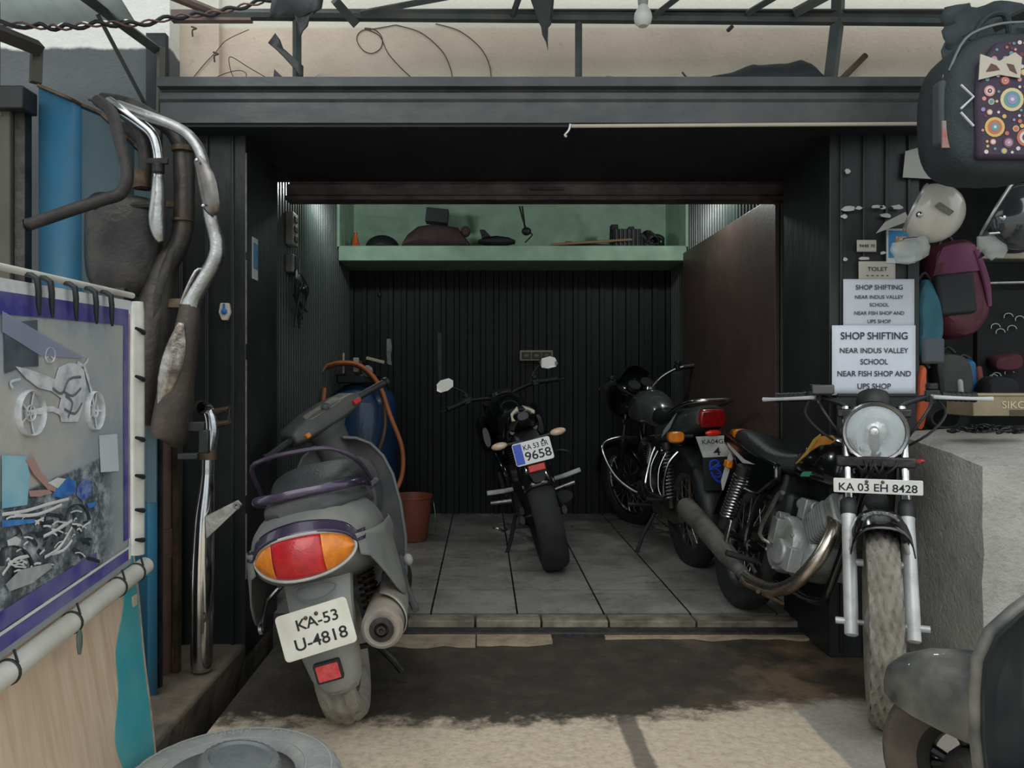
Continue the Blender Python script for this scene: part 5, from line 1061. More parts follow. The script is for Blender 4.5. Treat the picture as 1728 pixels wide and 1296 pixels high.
    for L_ in ([(0, 868), (40, 862), (80, 850), (112, 842)], [(70, 905), (100, 890), (118, 878)], [(72, 940), (96, 925), (112, 900), (118, 890)], [(0, 970), (20, 945), (45, 938)], [(20, 870), (60, 868), (100, 852)], [(84, 935), (104, 928), (118, 912)]): line(k, L_, .0035, .005)
    random.seed(41)
    for i in range(46):
        x, y = random.uniform(4, 140), random.uniform(862, 965)
        if y > 1000 - .5*x: continue
        a = random.uniform(-.9, .5); l_ = random.uniform(5, 20); line(k, [(x, y), (x + l_*.5*math.cos(a), y + l_*.5*math.sin(a) - random.uniform(0, 4)), (x + l_*math.cos(a), y + l_*math.sin(a))], random.uniform(.0012, .0026), .0045)
    k.build('printed_chrome_lines', whi, cloth); k = MB()
    for i in range(30):
        x, y = random.uniform(4, 150), random.uniform(860, 955); a = random.uniform(-1.2, 1.2); l_ = random.uniform(6, 22); line(k, [(x, y), (x + l_*.5*math.cos(a) + 2, y + l_*.5*math.sin(a)), (x + l_*math.cos(a), y + l_*math.sin(a))], random.uniform(.002, .005), .0035)
    for cx, cy, rx, ry in ((18, 965, 34, 44), (128, 885, 20, 34)): k.tube([W_(max(1, cx + rx*math.cos(a*PI/14)), cy + ry*math.sin(a*PI/14), .003) for a in range(15, 28)], .006, 6, flat=.25, up=(1, 0, 0))
    k.build('printed_dark_parts', mat('printed_dark', '#23282d', .5, 0, '#3a4148', 30), cloth)
    poly('printed_silencer', [(6, 986), (30, 962), (82, 950), (84, 958), (50, 984), (12, 998)], mat('printed_grey_silencer', '#8f9495', .45, 0, '#b3b7b6', 25), .004)
    poly('printed_disc', [(8, 912), (22, 905), (31, 911), (24, 922), (10, 922)], whi, .0045)
    # pipes and ties
    pvc = mat('white_pvc', '#d3d3ca', .4, 0, '#bdbcb0', 8, .55, .1, 40, dust='#8d897c', dustamt=.35)
    m = MB(); m.tube([Vector((BX + .012, d, zb(d) - .028)) - o0 for d in (1.1, 1.3, 1.6, 1.9, 2.14)], .0235, 18); m.build('bottom_pipe', pvc, root)
    m = MB(); m.tube([Vector((BX + .006, 2.105, z)) - o0 for z in (.585, .8, 1.05, 1.25, 1.275)], [.018, .018, .018, .017, .015], 14); m.build('side_pipe', pvc, root)
    m = MB(); m.tube([Vector((BX - .006, d, 1.285 + .01*(d-1.5))) - o0 for d in (1.1, 1.6, 2.1)], .008, 14); m.build('top_pipe', pvc, root)
    tie = mat('black_tie', '#1f2224', .6)
    for i, y in enumerate((560, 640, 742, 805, 862, 912)):
        dd = 2.09; z = CZ - (y-CY)*2.09/F; m = MB(); m.tube([Vector((BX + .022, dd - .03, z + .008)) - o0, Vector((BX + .026, dd + .005, z)) - o0, Vector((BX + .012, dd + .032, z - .004)) - o0], [.004, .007, .006], 8, k=2); m.build('tie', tie, root)
    for x in (45, 68, 110, 145, 172):
        p = B(x, 478 + x*.2, .01) - o0; m = MB(); m.tube([p + Vector((-.012, 0, .03)), p + Vector((.012, 0, .02)), p + Vector((.012, .005, -.03)), p + Vector((.01, .012, -.055))], [.005, .007, .006, .003], 8, k=2); m.build('tie', tie, root)
    for x in (3, 112, 190, 222):
        d = BX*F/(x-CX); m = MB(); c = Vector((BX + .012, d, zb(d) - .028)) - o0; m.lathe([(.0245, -.004), (.027, -.002), (.027, .002), (.0245, .004)], axisframe(c, (0, 1, 0)), 18); m.tube([c + Vector((.02, 0, .018)), c + Vector((.012, 0, .045))], .003, 6); m.build('tie', tie, root)
    d = BX*F/(112-CX); c = Vector((BX + .03, d, zb(d) - .06)) - o0; m = MB(); m.loft([[c + Vector((0.004*math.cos(2*PI*i/8), w_*math.cos(2*PI*i/8)*0 + w_*math.sin(2*PI*i/8), z)) for i in range(8)] for z, w_ in ((.02, .003), (.0, .013), (-.02, .012), (-.04, .003))]); m.build('torn_scrap', mat('green_scrap', '#5d6a62', .6), root)
banner()
# plywood board under the banner
def plywood():
    root = thing('plywood_board', 'peeling plywood board with turquoise painted edge leaning under the poster', 'board', (-.94, 2.1, 0))
    def wn(n, L, b):
        t = n.new('ShaderNodeTexCoord'); v = n.new('ShaderNodeVectorMath'); v.operation = 'MULTIPLY'; v.inputs[1].default_value = (1, 9, .8); L.new(t.outputs['Object'], v.inputs[0])
        n1 = noi(n, L, v.outputs[0], 5, 8, .6); n2 = noi(n, L, t.outputs['Object'], 4, 6); c = ramp(n, L, n1, [(.3, '#c4a98c'), (.5, '#d3bba0'), (.7, '#dcc8b0')]); c = mixc(n, L, mathn(n, L, 'MULTIPLY', sstep(n, L, n2, .5, .7), .4), c, '#cdb49f')
        L.new(c, b.inputs['Base Color']); b.inputs['Roughness'].default_value = .75; bumpn(n, L, n1, .25, .006, b)
    wood = zonemat('bare_plywood', wn); turq = mat('turquoise_paint', '#3fa6b0', .5, 0, '#4cb3bb', 5, .5, .12, 40, dust='#9a8f80', dustamt=.2)
    lean = lambda z: .04 - .1*z/.55
    ed = lambda z: (.005 + .02*math.sin(z*9) - .02*z/.5)
    Y1 = lambda z: .015 + .003*math.sin(z*17) + .085*z/.55
    def pt_(y, z, off=0): return Vector((lean(z) + off, y, z))
    m = MB(); m.loft([[pt_(-.95, z), pt_(Y1(z), z), pt_(Y1(z), z, -.014), pt_(-.95, z, -.014)] for z in [i*.6/12 for i in range(13)]]); bo = m.build('board', wood, root, ang=25)
    m = MB()
    def bound(z):                     # ragged boundary between bare wood and paint
        return -.13 - .04*math.sin(z*8.5 + .4) + .012*math.sin(z*31) + .08*z/.55 + .04*max(0, z-.35)/.2
    n = 26; zs = [i*.6/n for i in range(n+1)]
    m.loft([[pt_(bound(z), z, .001), pt_(Y1(z)+.001, z, .001), pt_(Y1(z)+.001, z, .0022), pt_(bound(z), z, .0022)] for z in zs]); m.build('paint_strip', turq, bo, ang=25)
    m = MB(); m.prism([(-.03, 0), (.028, 0), (.025, .025), (.012, .04), (-.03, .045)], frame(pt_(-.62, .015, .002), (0, 1, 0), (0, 0, 1)), .003); m.build('grey_patch', mat('grey_patch', '#7f8a88', .6), bo)
    m = MB(); m.box(pt_(.06, .44, .003), (.003, .025, .035)); m.build('bare_chip', wood, bo)
    m = MB()
    random.seed(9)
    m.tube([pt_(Y1(z)+.002, z, .002) for z in zs], .0035, 6); m.build('splintered_edge', mat('splintered_wood', '#b79a86', .8, 0, '#8e7564', 30), bo)
plywood()
# tyre lying on the ground
def flat_tyre():
    root = thing('tyre', 'dusty grey worn tyre lying flat on the ground below the poster', 'tyre', (-.615, 1.885, 0))
    m = MB(); Ro = .27
    prof = [(.155, .02), (.21, .0), (.252, .008), (.266, .03), (.27, .055), (.266, .08), (.25, .1), (.21, .108), (.17, .104), (.158, .098), (.152, .09), (.165, .07), (.165, .04)]
    def fn(i, j): return (-.005 if (i % 4 < 1 and 2 <= j <= 6) else 0)
    m.lathe(prof, Matrix(), 110, closed=True, fn=fn); m.build('tread_body', mat('chalky_tyre', '#a5a7a2', .9, 0, '#8d9090', 10, .5, .35, 70), root, ang=45)
    m = MB()
    for r_, z in ((.178, .1055), (.24, .1015)): m.lathe([(r_-.003, z-.002), (r_-.002, z+.0018), (r_+.002, z+.0018), (r_+.003, z-.002)], Matrix(), 80)
    random.seed(2)
    for a in list(range(60, 84, 6)) + list(range(95, 125, 6)):
        m.box((.21*math.cos(R(a)), .21*math.sin(R(a)), .1085), (.006, .022, .003), Matrix.Rotation(R(a-90), 4, 'Z')); m.box((.21*math.cos(R(a+2)), .21*math.sin(R(a+2)), .1085), (.012, .005, .003), Matrix.Rotation(R(a-90), 4, 'Z'))
    m.build('sidewall_ribs', mat('chalky_rib', '#a1a39e', .9), root)
flat_tyre()
def hubcase():
    root = thing('wheel_drum', 'grey rounded metal drum sitting inside the lying tyre', 'wheel drum', (-.625, 1.83, .0))
    m = MB(); m.lathe([(0, .0), (.13, .0), (.138, .05), (.136, .1), (.125, .128), (.1, .14), (.0, .142)], Matrix(), 48); m.build('drum', mat('grey_blue_metal', '#6b7375', .55, .3, '#5a6163', 5, .5, .25, 50, dust='#8d8f8a', dustamt=.5), root)
    m = MB(); M_ = TR((.045, .0, .132), 0, 8, 0); m.lathe([(.095, .0), (.098, .02), (.09, .032), (.075, .036), (.07, .03), (.05, .034), (.0, .036)], M_, 60, fn=lambda i, j: -.003 if i % 2 and j in (1, 2) else 0); m.build('ribbed_cap', mat('ribbed_grey', '#7c8283', .6, .2, '#686e70', 12, .5, .2, 60, dust='#9a9a93', dustamt=.4), root)
hubcase()
# ================================================================ overhead frame, awning, wires
steelg = mat('green_grey_steel', '#4a5453', .55, .3, '#3d4645', 6, .5, .25, 40, dust='#6d655a', dustamt=.4)
YF = 2.9; ZP = 2.43
g = MB(); g.tube([(-1.0, YF, 2.437), (2.3, YF, 2.41)], .022, 8); g.box((.65, YF, 2.448), (3.3, .035, .006)); tag(g.build('frame_pipe', steelg), 'long horizontal green grey steel pipe running above the shutter housing', 'pipe')
g = MB(); g.tube([(-1.0, YF, 2.44), (-1.2, 2.6, 2.42), (-1.28, 2.45, 2.56)][:2], .018, 8); g.box((-1.02, 2.9, 2.43), (.3, .03, .04))
tag(g.build('frame_angle', mat('pinkish_primer_steel', '#7a6660', .6, .2, '#5c524e', 8)), 'pinkish steel angle bracing the left end of the frame pipe', 'steel angle')
for x, lab, rad in ((-.70, 'upright steel post on the housing below the torn black plastic', .017), (.36, 'thin upright steel post on the housing in the middle', .0135), (1.305, 'thick slanted steel post on the housing near the black cloth', .026)):
    rt = thing('frame_post', lab, 'post', (x, YF, 2.168), (0, 0, 0), 'posts under the frame pipe')
    g = MB(); g.tube([(0, 0, 0), (.03 if rad > .02 else 0, 0, .25), (.035 if rad > .02 else 0, 0, .46 if rad > .02 else .25)], rad, 4); g.build('post', steelg, rt); g = MB(); g.box((0, 0, .004), (.07, .05, .008)); g.build('foot_plate', rust, rt)
def brace(label, a, b, r, m=steelg): g = MB(); g.tube([a, b], r, 4); return tag(g.build('diagonal_brace', m), label, 'brace', 'braces of the awning frame')
brace('short diagonal brace above the frame pipe, left of the light bulb', P(565, 0, 2.8), P(600, 40, 2.88), .022)
brace('thin blue grey brace above the torn plastic', P(610, 22, 2.86), P(760, -6, 2.7), .012)
brace('short brace rising from the frame pipe left of the middle post', P(865, 26, 2.88), P(885, -30, 2.7), .012)
brace('diagonal brace directly right of the light bulb', P(1105, 26, 2.88), P(1190, -40, 2.7), .014)
brace('diagonal brace running up right from the frame pipe, second right of the bulb', P(1262, 22, 2.87), P(1340, -24, 2.7), .014)
brace('wide diagonal brace ending at the thick slanted post', P(1340, 22, 2.87), P(1400, -10, 2.8), .02)
brace('diagonal rod in front of the dark stucco wall, from awning to ledge of exhausts', P(165, 25, 2.62), P(260, 205, 2.92), .009)
brace('thick diagonal bar running from the awning sheet to the stucco post', P(130, -15, 2.5), P(262, 82, 2.93), .022)
brace('dark sloping bar under the left awning sheet', P(-40, 40, 2.3), P(66, 82, 2.5), .026, mat('brown_grey_bar', '#4f4a44', .6, .2, '#3c3934', 7))
g = MB(); g.tube([P(272, 80, 2.94), P(270, 205, 2.94)], .016, 4); tag(g.build('wall_post', postm), 'olive streaked steel post against the dark stucco wall', 'post')
g = MB(); g.tube([P(62, 80, 2.52), P(60, 140, 2.52)], .022, 4); tag(g.build('wall_post', postm), 'short rusty post end above the blue sheet', 'post')
# awning sheet
def awn_nodes(n, L, b):
    g = n.new('ShaderNodeNewGeometry'); n1 = noi(n, L, g.outputs['Position'], 4); c = ramp(n, L, n1, [(.3, '#b4bab9'), (.7, '#c9cecc')]); L.new(c, b.inputs['Base Color']); b.inputs['Roughness'].default_value = .6
    t = n.new('ShaderNodeBsdfTranslucent'); L.new(c, t.inputs[0]); m = n.new('ShaderNodeMixShader'); m.inputs[0].default_value = .8; L.new(b.outputs[0], m.inputs[1]); L.new(t.outputs[0], m.inputs[2]); L.new(m.outputs[0], n['Material Output'].inputs[0])
awn = zonemat('fibre_awning_sheet', awn_nodes)
g = MB()
def aw(u, v):
    x = -2.6 + 1.39*u; y = 1.6 + 1.18*v - .1*u; z = 2.62 - .335*v + .03*u*v + .006*math.sin(x*2*PI/.075 + y*2)
    return (x, y, z)
g.grid(aw, 160, 10); aw_o = g.build('awning_sheet', awn, solid=.002); tag(aw_o, 'grey corrugated awning sheet jutting in at the top left', 'awning')
# the same sheeting carries on, higher up, over the rest of the shop front
g = MB()
g.grid(lambda u, v: (-.55 + 3.4*u, 1.75 + 1.2*v, 2.95 - .27*v + .006*math.sin(u*3.4*2*PI/.075)), 200, 8)
struct('ceiling_awning', g, mat('weathered_roof_sheet', '#6c7270', .7, 0, '#5c6260', 4, .5, .1, 30), solid=.002)
# twisted cable
random.seed(5)
base = [P(-20, 38, 2.45), P(60, 44, 2.47), P(110, 46, 2.5), (P(170, 40, 2.54)), P(235, 40, 2.62), P(300, 28, 2.74), P(360, 22, 2.78), P(420, 8, 2.8), P(470, -6, 2.8)]
bp = smooth_path(base, 8)
for nm, lab, ph, r_ in (('overhead_cable', 'thick black twisted cable sagging across the top left', 0, .0065), ('overhead_wire', 'thin reddish wire wound around the black overhead cable', PI, .0035)):
    g = MB(); g.tube([p + Vector((0, .008*math.cos(i*.9 + ph), .008*math.sin(i*.9 + ph))) for i, p in enumerate(bp)], r_, 8); tag(g.build(nm, plasticblack if ph == 0 else mat('reddish_wire', '#6a4a48', .5)), lab, 'cable')
# thin wires on the cream wall
wirem = mat('thin_brown_wire', '#4a4440', .6)
dW = 3.127
W = [('thin wire arching from the frame pipe down to the housing, right one of the pair', [(735, 40), (775, 52), (810, 80), (826, 110), (829, 137)]),
     ('thin wire arching from the frame pipe down to the housing, left one of the pair', [(668, 42), (710, 55), (745, 85), (760, 115), (764, 137)]),
     ('thin wire with a round loop on the cream wall', [(668, 42), (635, 48), (610, 52), (602, 66), (612, 84), (628, 90), (643, 80), (644, 62), (632, 50), (615, 48), (640, 60), (655, 90), (680, 118), (702, 137)]),
     ('thin wire tied with knots across the cream pilaster', [(322, 136), (345, 108), (364, 88), (382, 68), (420, 50)]),
     ('thin wire with a small loop lying on the housing near the pilaster', [(350, 138), (380, 124), (405, 119), (416, 126), (408, 136), (394, 130), (387, 108), (390, 96), (420, 114), (460, 137)])]
for lab, pts in W: g = MB(); g.tube([P(x, y, dW if pts[0][0] > 400 else 3.094) for x, y in pts], .0018, 6, k=6); tag(g.build('thin_wire', wirem), lab, 'wire', 'loose wires on the cream wall')
for x, y, lab in ((327, 50, 'small dark wire knot high on the cream pilaster'), (364, 93, 'small dark wire knot on the corner of the cream pilaster')):
    g = MB(); p = P(x, y, 3.07); g.tube([p + Vector((-.01, 0, .012)), p + Vector((.012, -.004, .002)), p + Vector((-.004, -.004, -.004)), p + Vector((-.004, 0, -.028))], .0035, 6, k=3); tag(g.build('wire_knot', wirem), lab, 'wire')
# black torn plastic hanging
def rag(name, pts, d, label, cat, mm, amp=.03, th=.004, seed=1):
    "a crumpled sheet with a ragged outline, folded in depth"
    cx = sum(p[0] for p in pts)/len(pts); cy = sum(p[1] for p in pts)/len(pts); n = len(pts); g = MB(); rings = []
    for k in (1., .66, .33):
        rings.append([P(cx + (x-cx)*k, cy + (y-cy)*k, d) for x, y in pts])
    vs = [p for r_ in rings for p in r_] + [P(cx, cy, d)]
    for i, p in enumerate(vs): q = noise.noise_vector(p*9 + Vector((seed, 0, 0))); p += Vector((0, q.y*amp*1.6, 0))
    fs = []
    for r_ in range(2): fs += [(r_*n+i, r_*n+(i+1) % n, (r_+1)*n+(i+1) % n, (r_+1)*n+i) for i in range(n)]
    fs += [(2*n+i, 2*n+(i+1) % n, 3*n) for i in range(n)]
    g.add(vs, fs); return tag(g.build(name, mm, solid=th, ang=30), label, cat)
blackplastic = mat('black_torn_plastic', '#23292b', .5, 0, '#2c3335', 8, .5, .2, 40)
rag('torn_plastic', [(462, -15), (548, -15), (545, 18), (530, 26), (534, 24), (524, 30), (520, 45), (512, 52), (509, 62), (505, 60), (502, 40), (492, 18), (470, 22), (455, 28)], 2.78, 'torn black plastic sheet hanging over the left frame post', 'plastic sheet', blackplastic)
rag('torn_plastic', [(890, -15), (936, -15), (932, 30), (930, 40), (926, 44), (925, 62), (925, 84), (922, 70), (916, 56), (914, 42), (904, 20)], 2.8, 'ragged strip of black plastic dangling in front of the frame pipe, middle', 'plastic strip', blackplastic, seed=4)
rag('plastic_strap', [(452, 72), (464, 55), (472, 66), (470, 74), (494, 96), (512, 112), (512, 137), (500, 120), (478, 96), (466, 84)], 2.86, 'wide black strap hanging slantwise behind the left frame post', 'strap', blackplastic, amp=.012)
rag('plastic_strap', [(464, 118), (470, 124), (484, 137), (468, 136), (463, 130)], 2.88, 'small black scrap on the housing left of the frame post', 'scrap', blackplastic, amp=.01)
# bulb
bl = thing('light_bulb', 'white round light bulb hanging in front of the frame pipe', 'light bulb', P(1085, 28, 2.7))
g = MB(); g.lathe([(0, -.036), (.016, -.034), (.028, -.022), (.032, -.004), (.029, .012), (.02, .028), (.016, .038)], Matrix(), 24); g.build('bulb_glass', mat('frosted_bulb', '#d6d9d2', .3, 0, '#cbcfc8', 5), bl)
g = MB(); g.lathe([(.016, .036), (.018, .05), (.018, .075), (.008, .08), (0, .08)], Matrix(), 18); g.build('holder', mat('grey_holder', '#8a8f8d', .5), bl)
g = MB(); g.tube([(0, 0, .08), (.002, .0, .2)], .003, 6); g.build('cord', plasticblack, bl)
# things on top of the housing
g = MB()
prof_ = [(0, .0), (.04, .035), (.12, .05), (.2, .085), (.32, .085), (.38, .1), (.42, .085), (.46, .03), (.5, .0)]
def tarp(u, v):
    x = u*.5; k = 0
    for (a, h0), (b, h1) in zip(prof_, prof_[1:]):
        if a <= x <= b: k = h0 + (h1-h0)*(x-a)/(b-a); break
    y = -.1 + .2*v; return Vector((.82 + x, 2.94 + y, 2.17 + k*math.sin(PI*min(1, v*1.2+.0))**.6)) + noise.noise_vector(Vector((x*14, v*5, 0)))*.008
g.grid(tarp, 40, 14); tag(g.build('black_tarp', mat('navy_black_cloth', '#1d2529', .7, 0, '#262f34', 8, .5, .4, 60), solid=.003), 'crumpled black cloth lying on the housing beside the thick post', 'cloth')
def stone(name, c, rad, label, m, seed=0):
    g = MB(); g.ell((0, 0, 0), rad, nu=14, nv=9); g.v = [v + noise.noise_vector(v*22 + Vector((seed, 0, 0)))*max(rad)*.35 for v in g.v]; o = g.build(name, m, ang=30); o.location = c; return tag(o, label, 'rubble')
stone('stone', (-.60, 2.9, 2.18), (.045, .03, .03), 'grey broken lump on the housing right of the left frame post', cement, 1)
stone('stone', (.47, 2.86, 2.175), (.025, .02, .014), 'small pale crumb of rubble on the housing right of the middle post', mat('pale_rubble', '#7e7c74', .9), 5)
g = MB(); g.tube([(.75, 2.9, 2.22), (.80, 2.9, 2.17), (.84, 2.9, 2.20), (.9, 2.9, 2.185)], .004, 6, k=4); tag(g.build('twig', wirem), 'dark curly twig on the housing left of the black cloth', 'twig')
g = MB(); g.tube([(1.42, 3.08, 2.25), (1.53, 3.08, 2.36)], .012, 8); tag(g.build('wood_stick', rust), 'short brown stick leaning on the cream wall beside the thick post', 'stick')
g = MB(); g.tube([P(1228, 52, 3.09), P(1236, 44, 3.09)], .008, 6); tag(g.build('wall_peg', plasticblack), 'tiny dark peg high in the cream wall right of the bulb', 'peg')
# batten under the housing
bt = thing('pale_batten', 'long thin pale batten fixed under the front edge of the shutter housing', 'batten', (.99, 2.832, 2.0))
g = MB(); g.tube([(-.67, 0, -.005), (.68, 0, .004)], .007, 8); g.build('batten', mat('pale_beige_batten', '#c9bfae', .5, 0, '#b5ab9a', 6, stretch=(.3, 1, 1)), bt)
g = MB(); g.tube([(-.67, -.004, 0), (-.675, -.006, -.022), (-.69, -.004, -.04), (-.682, -.004, -.045)], .006, 6, k=3); g.build('bracket', dullchrome, bt)
# ================================================================ inside the workshop
sw = thing('socket_board', 'cream three gang socket board on the black back wall', 'socket board', P(905, 600, 5.8))
g = MB(); g.prism(rrect(.25, .08, .006), frame((0, 0, 0), (1, 0, 0), (0, 0, 1)), .03); g.build('back_plate', mat('aged_cream_plastic', '#8e8a74', .5, 0, '#7d7963', 9), sw, bevel=.004)
for i in range(3):
    g = MB(); g.prism(rrect(.068, .05, .004), frame((-.076 + .076*i, -.018, 0), (1, 0, 0), (0, 0, 1)), .008); o = g.build('socket', mat('dark_socket', '#33332e', .5), sw, bevel=.002); g = MB(); g.prism(rrect(.03, .02, .003), frame((-.076 + .076*i, -.024, .0), (1, 0, 0), (0, 0, 1)), .008); g.build('switch', mat('aged_switch', '#6f6b58', .5), o)
def wallbox(label, px_, py0, py1, d, w_):
    z0 = CZ - (py1-CY)*d/F; z1 = CZ - (py0-CY)*d/F; rt = thing('switch_board', label, 'switch board', (XL + .012, d, (z0+z1)/2), (0, 0, 0), 'switch boards on the left wall')
    g = MB(); g.box((.02, 0, 0), (.04, w_, z1-z0)); g.build('box', mat('grimy_white_plastic', '#8b8b80', .6, 0, '#6a6a60', 12, .5, dust='#55524a', dustamt=.5), rt, bevel=.005)
    for k in range(3): g = MB(); g.box((.042, 0, (z1-z0)*(.3-.3*k)), (.008, w_*.5, .03)); g.build('switch', plasticblack, rt, bevel=.002)
    return rt
wallbox('tall narrow grimy white switch board high on the left wall', 485, 360, 415, 3.98, .11)
wb_ = wallbox('grimy white junction box with tangled wires on the left wall', 487, 432, 462, 4.0, .15)
g = MB(); random.seed(8)
for i in range(14):
    y0 = random.uniform(-.05, .05); g.tube([(.045, y0, -.03), (.07, y0 + random.uniform(-.12, .12), -.1), (.06, y0 + random.uniform(-.16, .16), -.17), (.055, y0 + random.uniform(-.1, .2), -.22 - .12*random.random())], .004, 5, k=4)
g.build('tangled_wires', plasticblack, wb_)
st = thing('blue_sticker', 'blue and white sticker card on the inner face of the left pillar', 'sticker', (-.9055, 3.06, 0))
g = MB(); z0, z1 = CZ + (642-472)*3.06/F, CZ + (642-402)*3.06/F; g.box((0, 0, (z0+z1)/2), (.003, .07, z1-z0)); g.build('card', mat('dim_white_card', '#a9b2b2', .5), st); g = MB(); g.box((.002, 0, (z0+z1)/2 + .01), (.002, .058, (z1-z0)*.62)); g.build('blue_print', mat('blue_card_print', '#2f5f86', .45, 0, '#557f9c', 30), st)
# marks of peeled paint on the back wall
g = MB(); g.prism([(-.02, .1), (.012, .1), (.02, .03), (.01, -.03), (.018, -.1), (-.015, -.09), (-.02, -.02)], frame(P(657, 594, 5.83), (1, 0, 0), (0, 0, 1)), .006); tag(g.build('paper_scrap', mat('peeled_paper', '#9a9a92', .8, 0, '#6f6f68', 30)), 'torn vertical strip of pale paper stuck on the black back wall', 'paper scrap')
g = MB(); g.prism([(-.03, .2), (.03, .19), (.02, .02), (.03, -.1), (-.02, -.18), (-.03, 0)], frame(P(745, 605, 5.835), (1, 0, 0), (0, 0, 1)), .003); tag(g.build('scrape_mark', mat('scraped_patch', '#3c4142', .6, 0, '#2a2f30', 20)), 'faint grey scraped patch on the back wall left of the middle motorcycle', 'scrape mark')
g = MB(); g.ell(P(640, 497, 5.82), (.014, .01, .02)); tag(g.build('wall_hook', plasticblack), 'small dark hook high on the back wall', 'hook')
# shelf clutter
SZ = 2.0
def shelf_y(px_, z): return None
def sx(px_, d): return (px_-CX)*d/F
ds = 5.42
o = thing('orange_bottle', 'small ribbed orange bottle at the left end of the green shelf', 'bottle', (sx(600, ds), ds, SZ)); g = MB(); g.lathe([(0, 0), (.03, 0)] + [(.031 - .004*(i % 2) - .0012*i, .006*i) for i in range(1, 12)] + [(.012, .075), (.012, .09), (0, .092)], Matrix(), 20); g.build('body', mat('orange_plastic', '#cc6034', .45, 0, '#b4522b', 12), o)
g = MB(); g.lathe([(.0125, .086), (.0125, .1), (0, .1)], Matrix(), 14); g.build('cap', mat('red_cap', '#a8402c', .4), o)
g = MB(); g.ell((0, 0, .0), (.125, .12, .1), z0=0.0); g.tube([(-.125, 0, .005), (0, -.125, .005), (.125, 0, .005)], .008, 8, k=5); hm = g.build('round_lid', mat('near_black_dome', '#1c2226', .5)); hm.location = (sx(642, ds), ds + .1, SZ); tag(hm, 'dark rounded dome on the green shelf next to the orange bottle', 'dome')
bg_ = thing('cloth_bag', 'slumped maroon cloth bag on the green shelf', 'bag', (sx(735, ds), ds + .1, SZ)); mar = mat('maroon_cloth', '#4e3a3d', .8, 0, '#3f2f33', 7, .5, .5, 50)
g = MB(); g.loft([ring(x, 0, h*.95, .12, h, 2.3, 18, .7) for x, h in ((-.24, .02), (-.2, .05), (-.12, .085), (-.03, .09), (.08, .085), (.15, .075), (.2, .05), (.235, .02))]); g.v = [v + noise.noise_vector(v*16)*.014 for v in g.v]; g.build('body', mar, bg_)
g = MB(); g.ell((.21, -.03, .12), (.035, .03, .04)); g.build('tied_end', mar, bg_)
g = MB(); g.box((0, 0, 0), (.16, .12, .1), Matrix.Rotation(R(6), 4, 'Y')); bx = g.build('black_box', mat('black_carton', '#20282a', .6), bevel=.003); bx.location = (sx(738, 5.6), 5.6, SZ + .25); tag(bx, 'black carton perched on top of the maroon bag on the shelf', 'box')
g = MB(); g.loft([ring(x, 0, .02 + h*.3, .05, h, 2.2, 14) for x, h in ((-.13, .01), (-.08, .03), (0, .036), (.08, .028), (.13, .01))]); g.prism([(-.1, .04), (-.12, .11), (-.085, .11), (-.03, .05)], frame((0, 0, 0), (1, 0, 0), (0, 0, 1)), .02); fa = g.build('fairing_piece', plasticblack); fa.location = (sx(838, ds), ds, SZ + .01); tag(fa, 'black pointed fairing piece in the middle of the green shelf', 'fairing part')
hk = thing('hanging_hook', 'black hook with a lump hanging in front of the green shelf wall', 'hook', P(886, 388, 5.5))
g = MB(); g.tube([(-.02, 0, .17), (-.008, 0, .08), (0, 0, .0)], .006, 6); g.tube([(-.04, 0, .17), (-.02, 0, .09), (.005, 0, .01)], .006, 6); g.build('strap', plasticblack, hk); g = MB(); g.ell((.01, 0, -.01), (.035, .03, .03)); g.tube([(.03, 0, -.02), (.05, 0, -.03), (.045, 0, -.045), (-.0, 0, -.09)], .005, 6, k=3); g.build('lump', plasticblack, hk)
g = MB(); g.tube([(sx(930, 5.4), 5.40, SZ+.012), (sx(1068, 5.4), 5.44, SZ+.055)], .009, 8); tag(g.build('wooden_stick', mat('tan_stick', '#8d7458', .7)), 'thin tan stick lying along the right half of the green shelf', 'stick')
g = MB(); g.loft([ring(x, 0, .015, .05, h, 2.4, 12) for x, h in ((-.2, .008), (-.1, .016), (.1, .018), (.2, .008))]); cl_ = g.build('folded_cloth', mar); cl_.location = (sx(985, 5.5), 5.5, SZ); tag(cl_, 'flat folded maroon cloth under the tan stick on the shelf', 'cloth')
g = MB(); g.box((0, 0, .015), (.05, .05, .03)); rb = g.build('red_carton', mat('dull_red_carton', '#8e4a3c', .6), bevel=.003); rb.location = (sx(960, 5.55), 5.58, SZ + .035); tag(rb, 'tiny dull red carton lying on the folded cloth on the shelf', 'box')
en = thing('engine_part', 'dark jagged engine block at the right end of the green shelf', 'engine part', (sx(1060, ds), ds + .12, SZ))
g = MB(); g.box((0, 0, .07), (.2, .16, .13)); g.box((-.08, 0, .15), (.05, .08, .05)); g.box((.04, 0, .145), (.04, .08, .03)); g.cyl((.1, -.06, .06), (.1, .06, .06), .05); g.build('casting', mat('greasy_iron', '#252a2b', .6, .4, '#1b1f20', 10, .5, .4, 50), en, bevel=.006)
g = MB()
for i in range(6): g.box((-.08 + .03*i, -.085, .07), (.008, .02, .12))
g.build('fins', plasticblack, en)
cp = thing('cable_heap', 'heap of black cables and levers at the far right of the green shelf', 'cables', (sx(1105, ds), ds + .1, SZ)); g = MB(); random.seed(12)
for i in range(16): a = random.uniform(0, 6.28); g.tube([(.08*math.cos(a), .06*math.sin(a), .01), (.05*math.cos(a+1), .05*math.sin(a+1), random.uniform(.03, .14)), (.09*math.cos(a+2), .06*math.sin(a+2), random.uniform(.02, .1)), (.07*math.cos(a+3), .05*math.sin(a+3), .01)], .008, 6, k=4)
g.build('cables', plasticblack, cp)
